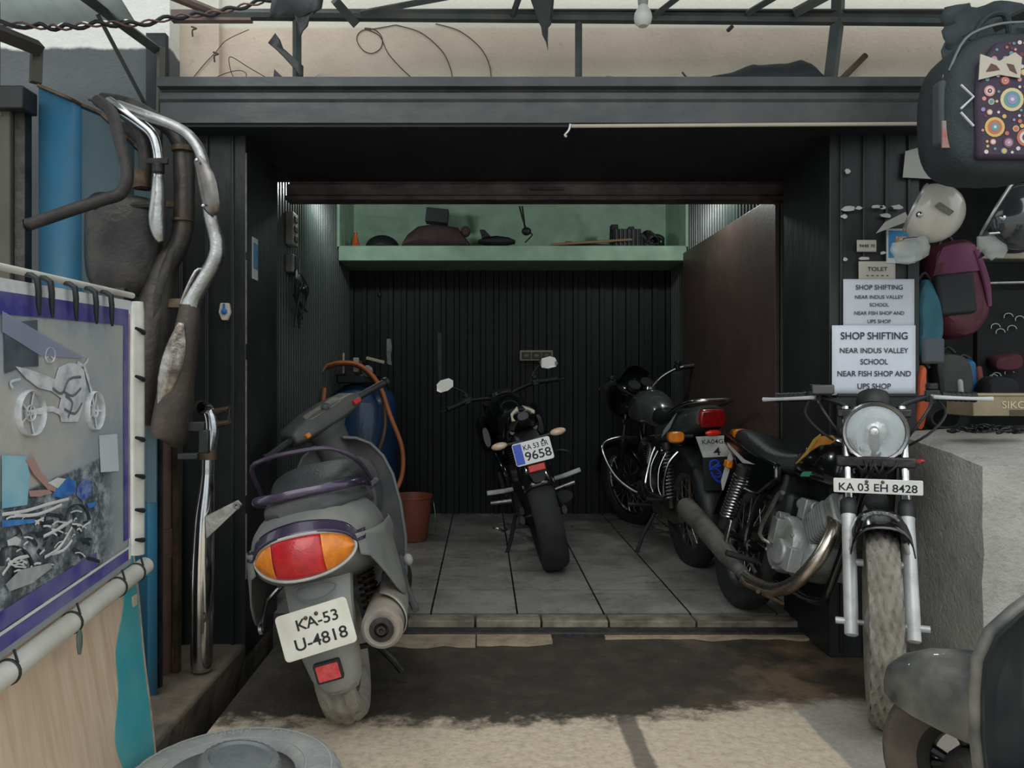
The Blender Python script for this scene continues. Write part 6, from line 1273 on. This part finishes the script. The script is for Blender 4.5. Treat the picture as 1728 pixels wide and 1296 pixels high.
# compressor with orange hose, bucket
cmp_ = thing('air_compressor', 'dark blue upright air compressor tank behind the grey scooter', 'air compressor', (-.79, 5.08, ZF))
blu = mat('deep_blue_paint', '#1d3f66', .4, 0, '#18334f', 5, .5, coat=.3)
g = MB(); g.lathe([(0, .12), (.12, .13), (.2, .18), (.22, .25), (.22, .85), (.2, .92), (.12, .98), (0, 1.0)], Matrix(), 32); g.build('tank', blu, cmp_)
for a in (30, 150, 270): g = MB(); g.box((.17*math.cos(R(a)), .17*math.sin(R(a)), .09), (.04, .04, .18)); g.build('leg', darksteel, cmp_)
g = MB(); g.box((-.02, -.04, 1.02), (.26, .2, .06)); g.box((-.05, -.04, 1.09), (.12, .12, .1)); g.build('pump', plasticblack, cmp_, bevel=.01)
g = MB(); g.box((-.1, -.16, 1.12), (.012, .02, .13)); g.box((-.02, -.16, 1.11), (.035, .02, .09)); g.box((.1, -.14, 1.14), (.12, .02, .02), Matrix.Rotation(R(14), 4, 'Y')); g.build('bracket', mat('pale_tape', '#a89a84', .6), cmp_, bevel=.003)
g = MB(); g.lathe([(0, 0), (.034, 0), (.036, .012), (.03, .016), (0, .016)], axisframe((.055, -.17, 1.07), (0, -1, 0)), 24); g.build('gauge', mat('gauge_face', '#8e948f', .3, 0, '#5f6663', 60), cmp_)
g = MB(); g.tube([(.02, -.16, .98), (.12, -.2, 1.0), (.18, -.22, 1.03)], .008, 8); g.build('lever', darksteel, cmp_)
def hose(label, pts, r, mm): g = MB(); g.tube(pts, r, 8, k=6); return tag(g.build('air_hose', mm), label, 'hose', 'hoses around the compressor')
orh = mat('orange_rubber_hose', '#b86a3c', .5, 0, '#9a5731', 9); brh = mat('brown_rubber_hose', '#7a5a44', .5, 0, '#5f4636', 9)
hose('orange hose arching from the compressor down behind the bucket', [P(550, 618, 4.9), P(575, 612, 4.88), P(610, 618, 4.86), P(640, 650, 4.84), P(658, 700, 4.82), P(677, 750, 4.80), P(680, 790, 4.78), P(672, 820, 4.76), P(657, 838, 4.75), P(645, 865, 4.78)], .014, orh)
hose('brown hose in a tighter arch inside the orange one', [P(546, 622, 4.92), P(590, 614, 4.9), P(628, 635, 4.89), P(646, 672, 4.88), P(650, 715, 4.87), P(643, 750, 4.86), P(630, 775, 4.88), P(615, 800, 4.9)], .011, brh)
hose('brown hose hanging down the left of the compressor', [P(552, 615, 4.88), P(535, 640, 4.84), P(523, 665, 4.82), P(513, 700, 4.82), P(505, 760, 4.84)], .011, brh)
hose('short orange hose on the front of the compressor', [P(548, 655, 4.74), P(545, 680, 4.72), P(540, 720, 4.72), P(548, 760, 4.74)], .013, orh)
bk = thing('bucket', 'terracotta orange plastic bucket on the tiles behind the scooter', 'bucket', (sx(695, 4.88), 4.88, ZF)); bm_ = mat('terracotta_plastic', '#8a4a36', .5, 0, '#763f2e', 6, .5, .1, 30, dust='#4a342b', dustamt=.4)
g = MB(); g.lathe([(0, .004), (.095, .004), (.1, .02), (.128, .27), (.134, .272), (.134, .285), (.126, .285), (.122, .27), (.095, .02), (0, .016)], Matrix(), 36); g.build('pail', bm_, bk)
g = MB(); g.tube([(.13, 0, .27), (.15, -.06, .2), (.155, -.08, .12), (.15, -.06, .06)], .004, 6, k=3); g.build('handle', dullchrome, bk)
g = MB(); g.box((0, 0, .008), (.06, .02, .016), Matrix.Rotation(R(20), 4, 'Z')); pl_ = g.build('metal_scrap', mat('pale_metal_scrap', '#9a9a94', .5, .3)); pl_.location = (sx(842, 5.25), 5.25, ZF); tag(pl_, 'little pale metal scrap on the tiles left of the middle motorcycle', 'scrap')
# ================================================================ right side: notices, helmets, bags
YP = 2.934
paper = mat('white_paper', '#c9ced6', .7, 0, '#bcc2cb', 4); inkp = mat('dark_grey_print', '#2f3338', .7)
def notice(label, x0, y0, x1, y1, lines, mm=paper, d=YP-.004, tilt=0, name='paper_notice', grp='paper notices on the right pillar', curl=.0):
    a = P(x0, y1, d); b = P(x1, y0, d); c = (a+b)/2; w_, h_ = b.x-a.x, b.z-a.z
    rt = thing(name, label, 'notice', c, (0, tilt, 0), grp); g = MB(); g.grid(lambda u, v: Vector((-w_/2 + w_*u, -curl*(abs(2*u-1)**3)*.6 - curl*.4*math.sin(v*3), -h_/2 + h_*v)), 12, 8); g.build('sheet', mm, rt, solid=.0012)
    for s, yy, wf, hf in lines: text(s, frame((0, -.003, h_/2 - yy*h_), (1, 0, 0), (0, 0, 1)), wf*w_, inkp, rt, hf*h_, bold=.012)
    return rt
notice('upper white SHOP SHIFTING notice on the black pillar', 1423, 471, 1543, 553, [('SHOP SHIFTING', .17, .66, .10), ('NEAR INDUS VALLEY', .37, .68, .075), ('SCHOOL', .53, .27, .075), ('NEAR FISH SHOP AND', .70, .7, .075), ('UPS SHOP', .87, .33, .075)])
notice('lower larger white SHOP SHIFTING notice on the black pillar', 1404, 549, 1545, 667, [('SHOP SHIFTING', .15, .8, .105), ('NEAR INDUS VALLEY', .36, .82, .075), ('SCHOOL', .52, .33, .08), ('NEAR FISH SHOP AND', .69, .88, .08), ('UPS SHOP', .87, .40, .08)], mat('cool_white_paper', '#d5dae4', .7, 0, '#c8ced8', 4), YP-.008)
notice('torn beige TOLET card above the SHOP SHIFTING notices', 1449, 441, 1511, 472, [('TOLET', .42, .55, .22), ('- - - - -', .78, .6, .05)], mat('beige_paper', '#b5b2a8', .7, 0, '#a4a198', 8), YP-.002)
notice('small beige card with a scrawled line, right of the torn paper bits', 1446, 405, 1479, 425, [('9448 70', .5, .8, .26)], MATS['beige_paper'], YP-.003)
random.seed(21)
scr = mat('torn_paper_white', '#b9bab4', .8, 0, '#a3a49e', 14)
for i, (x, y, w_, h_) in enumerate(((1432, 352, 14, 5), (1450, 351, 8, 4), (1478, 349, 11, 3), (1490, 350, 6, 4), (1515, 349, 12, 4), (1424, 365, 6, 4), (1495, 364, 10, 5), (1430, 289, 5, 5), (1427, 438, 5, 4), (1458, 436, 9, 3), (1490, 427, 6, 3))):
    g = MB(); k = YP/F; pts = []
    for j in range(9): a = 2*PI*j/9; q = random.uniform(.6, 1.15); pts.append((w_*k*q*math.cos(a), h_*k*q*math.sin(a)))
    g.prism(pts, frame(P(x, y, YP-.001), (1, 0, 0), (0, 0, 1)), .0015); tag(g.build('paper_scrap', scr), 'tiny torn white paper scrap stuck on the upper part of the right pillar', 'paper scrap', 'torn paper scraps on the right pillar')
g = MB(); g.prism([(-.06, -.05), (.05, -.045), (.055, .03), (.03, .085), (-.06, .05)], frame(P(1552, 280, 2.93), (1, 0, -.1), (0, 0, 1)), .002); tag(g.build('folded_paper', mat('grey_card', '#a5a59e', .7)), 'pale grey folded card beside the big patterned backpack', 'card')
g = MB(); g.prism([(-.07, -.02), (.06, .015), (.05, .05), (-.03, .02)], frame(P(1508, 382, 2.9), (1, 0, .1), (0, 0, 1)), .002); tag(g.build('paper_flap', mat('grey_card', '#a5a59e', .7)), 'slanting white paper flap left of the white helmet', 'paper')
bc = thing('blue_card', 'blue bordered white card hanging behind the white helmet', 'card', P(1520, 415, 2.93)); k = 2.93/F
g = MB(); g.prism(rrect(48*k, 58*k, .002), frame((0, 0, 0), (1, 0, 0), (0, 0, 1)), .003); g.build('card', mat('pale_card', '#b9c4c4', .6), bc); g = MB(); g.prism(rrect(42*k, 46*k, .002), frame((0, -.002, .006), (1, 0, 0), (0, 0, 1)), .002); g.build('blue_print', mat('blue_card', '#2f79a8', .5), bc); g = MB(); g.prism(rrect(18*k, 26*k, .002), frame((0, -.003, .006), (1, 0, 0), (0, 0, 1)), .002); g.build('picture', mat('pale_picture', '#b3bda9', .5, 0, '#b0603c', 60), bc)
g = MB(); g.box((0, 0, 0), (.30, .012, .15)); g.box((0, -.008, .075), (.3, .01, .012)); dk = g.build('dark_panel', blackmetal, bevel=.002); dk.location = P(1478, 700, 2.92); tag(dk, 'black metal flap under the white notices behind the round headlamp', 'metal flap')
text('12', frame(P(1441, 692, 2.911), (1, 0, 0), (0, 0, 1)), .028, mat('chalk_mark', '#8d8d86', .8), dk, name='chalk_number').matrix_parent_inverse = Matrix.Translation(dk.location).inverted()
# helmets hanging
def helmet(label, c, r, tilt, shell, bag, logo):
    rt = thing('helmet', label, 'helmet', c, tilt, 'helmets hanging at the neighbouring shop')
    g = MB(); n = 26; rings = []
    g.grid(lambda u, v: (lambda th, ph: Vector((r*1.0*math.cos(ph)*math.cos(th), r*.86*math.cos(ph)*math.sin(th), r*.94*math.sin(ph) + .0)))(2*PI*u, -.62 + (PI/2 + .6)*v), 36, 18); sh = g.build('shell', shell, rt, solid=.006)
    g = MB(); g.tube([Vector((r*1.0*math.cos(.62)*math.cos(2*PI*i/36), r*.86*math.cos(.62)*math.sin(2*PI*i/36), -r*.94*math.sin(.62))) for i in range(36)], .006, 8, closed=True); g.build('edge_trim', mat('helmet_trim', '#b9bab6', .25, .6), sh)
    g = MB(); g.ell((0, 0, -r*.1), (r*.88, r*.75, r*.55)); g.build('lining', plasticblack, rt)
    for a in (-60, 60): g = MB(); p = Vector((r*.99*math.cos(R(a))*math.cos(.3), r*.85*math.sin(R(a))*math.cos(.3), -r*.94*math.sin(.3))); g.ell(p, (.012, .012, .012)); g.build('rivet', chrome, sh)
    if logo:
        g = MB(); Ml = frame((r*.15, -r*.84, r*.32), (.35, -.1, 1), (-1, 0, .35)); g.prism(rrect(.06, .022, .003), Ml @ Matrix.Translation((0, 0, .008)), .002); g.build('sticker', mat('faded_sticker', '#8f8d84', .6, 0, '#6d6b62', 60), sh)
    return rt
wsh = mat('white_helmet_paint', '#cfccc3', .22, 0, '#c5c1b6', 3, coat=.6); bsh = mat('black_helmet_paint', '#2c3236', .12, .2, '#3a4044', 4, .5, coat=1.)
hw = P(1574, 360, 2.72); helmet('white open face helmet hanging in front of the pillar cards', hw, .106, (27, 118, 0), wsh, 1, True)
hb = P(1716, 368, 2.66); helmet('black glossy helmet hanging at the right edge', hb, .125, (27, 122, 0), bsh, 1, False)
film = mat('clear_plastic_film', '#b9beb8', .18, alpha=.5, bump=.6, bscale=30, coat=.4)
def pouch(label, c, w_, h_, seed):
    rt = thing('plastic_pouch', label, 'plastic pouch', c, (0, -14, 0), 'plastic wrapped visors under the helmets'); g = MB(); g.loft([ring(0, 0, 0, .001, .001)] if 0 else [[Vector((ww*math.cos(2*PI*i/20), .022*tt*math.sin(2*PI*i/20), z)) for i in range(20)] for z, ww, tt in ((h_*.5, w_*.42, .4), (h_*.2, w_*.5, .9), (-.05*h_, w_*.48, 1.), (-.35*h_, w_*.4, .8), (-.5*h_, w_*.22, .3))]); g.v = [v + noise.noise_vector(v*30 + Vector((seed, 0, 0)))*.012 for v in g.v]; g.build('film', film, rt)
    g = MB(); g.tube([(-w_*.2, -.02, h_*.5), (w_*.12, -.025, h_*.42)], .004, 8); g.build('metal_clip', chrome, rt)
    g = MB(); g.grid(lambda u, v: Vector((-w_*.3 + w_*.6*u, -.01*math.sin(u*PI), -h_*.25 + h_*.4*v)), 8, 4); g.build('visor', mat('grey_visor', '#7c827c', .3, alpha=.7), rt, solid=.003)
pouch('clear plastic pouch hanging under the white helmet', P(1537, 422, 2.68), .135, .085, 1); pouch('clear plastic pouch hanging under the black helmet', P(1678, 415, 2.64), .11, .09, 7)
vs_ = MB(); vs_.prism([(-.02, -.06), (.0, -.05), (.05, .05), (.04, .06)], frame(P(1660, 408, 2.66), (1, 0, 0), (0, 0, 1)), .008); tag(vs_.build('visor_strap', plasticblack, bevel=.002), 'dark strap hanging at the left side of the black helmet', 'strap')
# patterned backpack
def backpack():
    c = P(1672, 190, 2.36); rt = thing('backpack', 'big black backpack with a colourful circle patterned pocket hanging top right', 'backpack', c)
    blk = mat('black_bag_cloth', '#2b3336', .7, 0, '#353d40', 5, .5, .35, 120); W2, H2, T2 = .19, .218, .09
    def out(k, d):
        pts = []
        for i in range(40):
            a = 2*PI*i/40; cx_, sz = math.cos(a), math.sin(a); p = 3.4 if sz < 0 else 2.5
            pts.append(Vector((k*W2*math.copysign(abs(cx_)**(2/p), cx_), d, k*H2*math.copysign(abs(sz)**(2/p), sz))))
        return pts
    g = MB(); g.loft([out(.9, T2), out(.98, T2*.8), out(1, .02), out(1, -.04), out(.96, -.075), out(.88, -.095), out(.7, -.105)]); bd = g.build('body', blk, rt)
    g = MB(); px0, px1, pz0, pz1 = -.055, .15, -.165, .165
    pk = [(-.115, -.175), (.13, -.175), (.138, .02), (.13, .1), (.1, .155), (.03, .18), (-.06, .165), (-.112, .1), (-.122, 0)]
    g.prism(pk, frame((0, -.105, .0), (1, 0, 0), (0, 0, 1)), .035); po = g.build('front_pocket', mat('plum_pocket', '#33283a', .65, 0, '#3d2f42', 10, .5, .2, 90), bd, bevel=.012)
    cols = [mat('print_pink', '#c98a80', .6), mat('print_cream', '#c9b98c', .6), mat('print_orange', '#b8694f', .6), mat('print_white', '#c5c3c0', .6), mat('print_teal', '#5d8f92', .6), mat('print_maroon', '#6d2f3e', .6), mat('print_lilac', '#8e86b0', .6), mat('print_yellow', '#c7ab62', .6)]
    random.seed(31); placed = []
    def inside(x, z, r):
        n = len(pk); ok = True
        for i in range(n):
            (x0, y0), (x1, y1) = pk[i], pk[(i+1) % n]; L_ = math.hypot(x1-x0, y1-y0); dd = ((x1-x0)*(z-y0) - (y1-y0)*(x-x0))/L_
            if dd < r + .008: ok = False
        return ok
    class Q:
        def __init__(s, i): s.i = i
        def lathe(s, *a): pat.lathe(*a, mi=s.i)
    pat = MB(); groups = {i: Q(i) for i in range(8)}
    big = [(-.02, -.005, .034), (-.07, -.085, .029), (.045, .1, .027), (-.085, .08, .016), (.07, -.02, .024), (.02, -.115, .026), (-.085, .02, .016), (-.03, -.13, .016), (-.04, .05, .015), (.085, .06, .02)]
    cand = big + [(random.uniform(-.12, .13), random.uniform(-.175, .175), random.choice((.012, .009, .009, .006, .006, .004, .004))) for _ in range(700)]
    Mf = lambda x, z: frame((x, -.1228, z), (1, 0, 0), (0, 0, 1))
    for x, z, r in cand:
        if not inside(x, z, r) or any(math.hypot(x-a, z-b) < r + q + .0025 for a, b, q in placed): continue
        placed.append((x, z, r)); i = random.randrange(8); groups[i].lathe([(r, 0), (r, .0012), (0, .0012)], Mf(x, z), 18)
        if r > .008:
            j = (i + 1 + random.randrange(3)) % 8; groups[j].lathe([(r*.72, .0012), (r*.72, .0018), (0, .0018)], Mf(x, z), 16); j = (j+2) % 8
            if r > .014: groups[j].lathe([(r*.42, .0018), (r*.42, .0024), (0, .0024)], Mf(x, z), 14); groups[3].lathe([(r*.16, .0024), (r*.16, .003), (0, .003)], Mf(x, z), 10)
    pat.build('dot_pattern', cols, po)
    lb = mat('paper_label', '#b9b2a2', .7)
    g = MB(); g.prism([(-.06, -.035), (-.055, .04), (.0, .02), (.045, .045), (.065, .03), (.06, -.03), (.0, -.02)], frame((-.06, -.128, .085), (1, 0, 0), (0, 0, 1)), .003); lo_ = g.build('swing_tag', lb, bd)
    g = MB(); M_ = frame((-.06, -.13, .085), (1, 0, 0), (0, 0, 1)); g.prism([(-.04, -.012), (-.025, .012), (-.01, .006), (.0, -.006), (-.02, -.01)], M_, .002); g.prism([(.02, .012), (.04, .008), (.05, -.018), (.03, -.008)], M_, .002); g.build('tag_print', mat('brown_print', '#5d3f38', .6), lo_)
    g = MB()
    g.tube([(-.165, -.118, .04), (-.128, -.118, .005), (-.165, -.118, -.03)], .0035, 6); g.tube([(-.165, -.118, -.04), (-.128, -.118, -.08)], .0035, 6); g.build('white_lace', mat('white_cord', '#c8cbca', .6), bd)
    g = MB(); g.box((-.178, -.04, -.02), (.03, .06, .2)); g.build('side_pocket', mat('grey_mesh', '#4a4f52', .8), bd, bevel=.02); g = MB(); g.box((-.178, -.072, -.09), (.03, .006, .08)); g.build('side_print', mat('print_mixed', '#a8563f', .6, 0, '#8a8f8c', 40), bd)
    g = MB(); g.tube([(-.06, .0, .22), (-.03, -.02, .28), (.03, -.02, .29), (.06, 0, .22)], .01, 8, k=4); g.build('carry_loop', blk, rt)
    g = MB(); g.tube([(-.17, -.07, .1), (-.13, -.085, .19), (-.05, -.095, .225), (.03, -.098, .232)], .004, 6, k=4); g.build('zip', mat('grey_zip', '#7d8380', .5, .3), bd)
    for x in (-.178, -.168): g = MB(); g.box((x, -.05, .07), (.004, .01, .05)); g.build('buckle', dullchrome, bd)
backpack()
g = MB(); pts = [P(1590, 60, 2.5), P(1640, 30, 2.5), P(1700, 10, 2.48)]
def cov(u, v): return P(1592 + 150*u, 62 - 70*u*.2 + (-50 + 105*v)*(1-.3*u), 2.52) + noise.noise_vector(Vector((u*4, v*4, 2)))*.04
g.grid(cov, 14, 10); tag(g.build('cloth_cover', mat('slate_cloth', '#454d50', .8, 0, '#373f42', 6, .5, .3, 60), solid=.004), 'slate grey cloth bunched above the patterned backpack', 'cloth')
g = MB(); g.tube([P(1680, 45, 2.45), P(1760, 10, 2.3)], .018, 4); tag(g.build('diagonal_brace', steelg), 'dark brace at the top right corner above the backpack', 'brace')
# other bags
def softbag(name, label, c, w_, h_, t_, mm, rot=0, pocket=None, pm=None, seed=0, handle=True):
    rt = thing(name, label, 'bag', c, (0, rot, 0), 'bags hung in the neighbouring shop'); g = MB()
    g.loft([[Vector((k*w_*math.copysign(abs(math.cos(2*PI*i/28))**(2/q), math.cos(2*PI*i/28)), t, k*h_*math.copysign(abs(math.sin(2*PI*i/28))**(2/q), math.sin(2*PI*i/28)))) for i in range(28)] for k, t, q in ((.85, t_, 2.6), (1, t_*.4, 2.8), (1, -t_*.4, 2.8), (.93, -t_*.8, 2.7), (.75, -t_, 2.6))]); g.v = [v + noise.noise_vector(v*11 + Vector((seed, 0, 0)))*.016 for v in g.v]; b = g.build('body', mm, rt)
    if pocket: g = MB(); x0, x1, z0, z1 = pocket; g.box(((x0+x1)/2, -t_*1.02, (z0+z1)/2), (x1-x0, t_*.45, z1-z0)); g.build('pocket', pm, b, bevel=.012)
    if handle: g = MB(); g.tube([(-.03, 0, h_*.95), (0, 0, h_*1.18), (.03, 0, h_*.95)], .007, 8, k=4); g.build('carry_loop', plasticblack, rt)
    return rt
d_ = 3.05
bp1 = softbag('backpack', 'magenta and maroon backpack with a black front pocket hanging beside the notices', P(1605, 490, d_), .112, .19, .08, mat('maroon_nylon', '#4a1c2a', .6, 0, '#572130', 5, .5, .3, 50), -6, (-.11, .035, -.1, .06), mat('black_nylon', '#1c1f22', .7))
g = MB(); g.loft([[Vector((x + .0, -.075 - .02*math.sin(PI*i/9), z)) if 1 else 0 for i, (x, z) in enumerate(ring_)] + [Vector((x, -.06, z)) for x, z in ring_[::-1]] for ring_ in ([(-.09 + .02*i, .06) for i in range(10)], [(-.085 + .0185*i, .12) for i in range(10)], [(-.06 + .0135*i, .165) for i in range(10)])]); g.build('magenta_panel', mat('magenta_nylon', '#6e3057', .6, 0, '#602a4c', 6), bp1); g = MB(); g.tube([(.06, -.085, .14), (.09, -.08, .02), (.1, -.07, -.08)], [.012, .014, .008], 8, k=3, flat=.5); g.build('magenta_stripe', MATS['magenta_nylon'], bp1); g = MB(); g.tube([(.098, -.05, .1), (.108, -.05, 0), (.11, -.04, -.06)], .004, 6, k=3); g.build('zip', dullchrome, bp1)
softbag('cloth_bag', 'teal cloth bag hanging right of the upper notice', P(1560, 545, 3.0), .047, .165, .05, mat('teal_cloth', '#2f6675', .75, 0, '#285866', 6, .5, .4, 40), 0, (-.04, .045, -.16, -.06), mat('slate_cloth2', '#4b5258', .8), 3)
softbag('cloth_bag', 'narrow orange bag beside the lower notice', P(1551, 672, 2.97), .022, .125, .03, mat('orange_cloth', '#b8542f', .7, 0, '#a3492a', 8), 4, seed=5)
softbag('cloth_bag', 'grey green shoulder bag below the magenta backpack', P(1602, 640, 3.1), .07, .11, .05, mat('olive_grey_cloth', '#3c403d', .8, 0, '#333734', 7, .5, .4, 40), -5, (.0, .02, -.08, .0), mat('pale_tag', '#a5a69e', .7), 6)
softbag('cloth_bag', 'blue bag with a red edge low in the neighbouring shop', P(1630, 640, 3.2), .035, .085, .04, mat('blue_cloth', '#27679a', .7, 0, '#215a86', 7), -8, (.02, .045, -.07, .05), mat('dull_red_cloth', '#6e3434', .7), 8)
softbag('cloth_bag', 'black lumpy bag on the shop ledge right of the blue bag', P(1680, 660, 3.1), .065, .055, .06, mat('black_cloth', '#15181b', .85), 0, seed=9, handle=False)
softbag('cloth_bag', 'dim crimson bag deep in the neighbouring shop', P(1695, 612, 3.28), .055, .035, .04, mat('crimson_cloth', '#4a1f2a', .8), 0, seed=10, handle=False)
rag_ = MB()
# shop shelf rail, rod, goods
g = MB(); g.box((2.3, 3.3, 1.6), (1.4, .08, .05)); tag(g.build('shop_rail', mat('beige_rail', '#8f8879', .6, 0, '#7d776a', 8), bevel=.003), 'beige horizontal rail behind the helmets in the neighbouring shop', 'rail')
g = MB(); g.tube([(1.72, 3.2, 1.455), (2.6, 3.2, 1.475)], .006, 8); tag(g.build('hanging_rod', dullchrome), 'thin metal rod under the beige rail in the neighbouring shop', 'rod')
shelfm = mat('shop_ledge_grey', '#5a5f5f', .7, 0, '#4b5050', 6)
g = MB(); g.box((2.35, 3.35, .97), (1.35, .5, .05)); g.box((2.35, 3.57, .48), (1.3, .03, .95)); tag(g.build('shop_counter', shelfm, bevel=.004), 'grey counter ledge of the neighbouring shop behind the plinth', 'counter')
# small goods on the dark wall rack
rk_ = thing('goods_rack', 'dark rack with small chrome buckles and packets at the right edge', 'rack', (2.35, 3.3, 1.2)); g = MB(); g.box((0, .05, .0), (.42, .03, .5)); g.build('back_board', mat('black_felt', '#141719', .9), rk_)
random.seed(14)
for i in range(14):
    x, z = random.uniform(-.18, .18), random.uniform(-.22, .22); g = MB()
    g.tube([(x + .02*math.cos(a), .02, z + .016*math.sin(a)) for a in [R(40*j) for j in range(6)]], .0025, 6, k=2); g.build('buckle', dullchrome, rk_)
g = MB(); g.box((.1, .028, .12), (.09, .01, .1)); g.build('packet', mat('packet_outline', '#4b5154', .6), rk_, bevel=.002)
# cardboard box with stencilled letters
cb = thing('cardboard_box', 'tan cardboard box with stencilled letters on the shop ledge', 'box', (1.93, 2.83, .955)); card = mat('tan_cardboard', '#8f8268', .75, 0, '#7f735c', 6, .5, .15, 60)
g = MB(); g.box((0, 0, .015), (.36, .16, .075)); g.build('carton', card, cb, bevel=.003); g = MB(); g.box((0, -.002, .054), (.365, .165, .008)); g.build('lid', mat('tan_cardboard_lid', '#a09276', .75, 0, '#8f8268', 6), cb, bevel=.002); text('SIKO', frame((-.035, -.0815, .018), (1, 0, .0), (0, 0, 1)), .085, mat('pale_stencil', '#c2b596', .7), cb, .026)
g = MB(); g.box((.03, -.0815, -.01), (.16, .002, .02)); g.build('dark_slot', mat('brown_slot', '#4a3f30', .8), cb)
# chain heap on the plinth
chn = thing('chain_heap', 'heap of black greasy chain lying on top of the cement plinth', 'chain', (1.74, 2.66, .872)); random.seed(17); g = MB()
for i in range(70):
    a = random.uniform(0, 6.28); r = random.uniform(0, 1)**.6; c = Vector((.13*r*math.cos(a), .045*r*math.sin(a), .012 + .03*(1-r)*random.random())); M_ = Matrix.Rotation(random.uniform(0, 6.28), 4, 'Z') @ Matrix.Rotation(random.uniform(-.9, .9), 4, 'X')
    g.tube([c + M_ @ Vector((.014*math.cos(2*PI*j/10), .008*math.sin(2*PI*j/10), 0)) for j in range(10)], .0032, 6, closed=True)
g.build('links', mat('greasy_chain', '#25282a', .35, .8, '#3a3d3f', 20), chn)['kind'] = 'stuff'
cl = thing('cable_coil', 'coil of dark cable hanging behind the plinth under the orange bag', 'cable coil', P(1590, 705, 2.95)); g = MB()
for i in range(7): r = .06 + .006*i; g.tube([(r*.9*math.cos(2*PI*j/20) + .004*i, .006*i - .02, r*.62*math.sin(2*PI*j/20)) for j in range(20)], .006, 6, closed=True)
g.build('coil', plasticblack, cl)
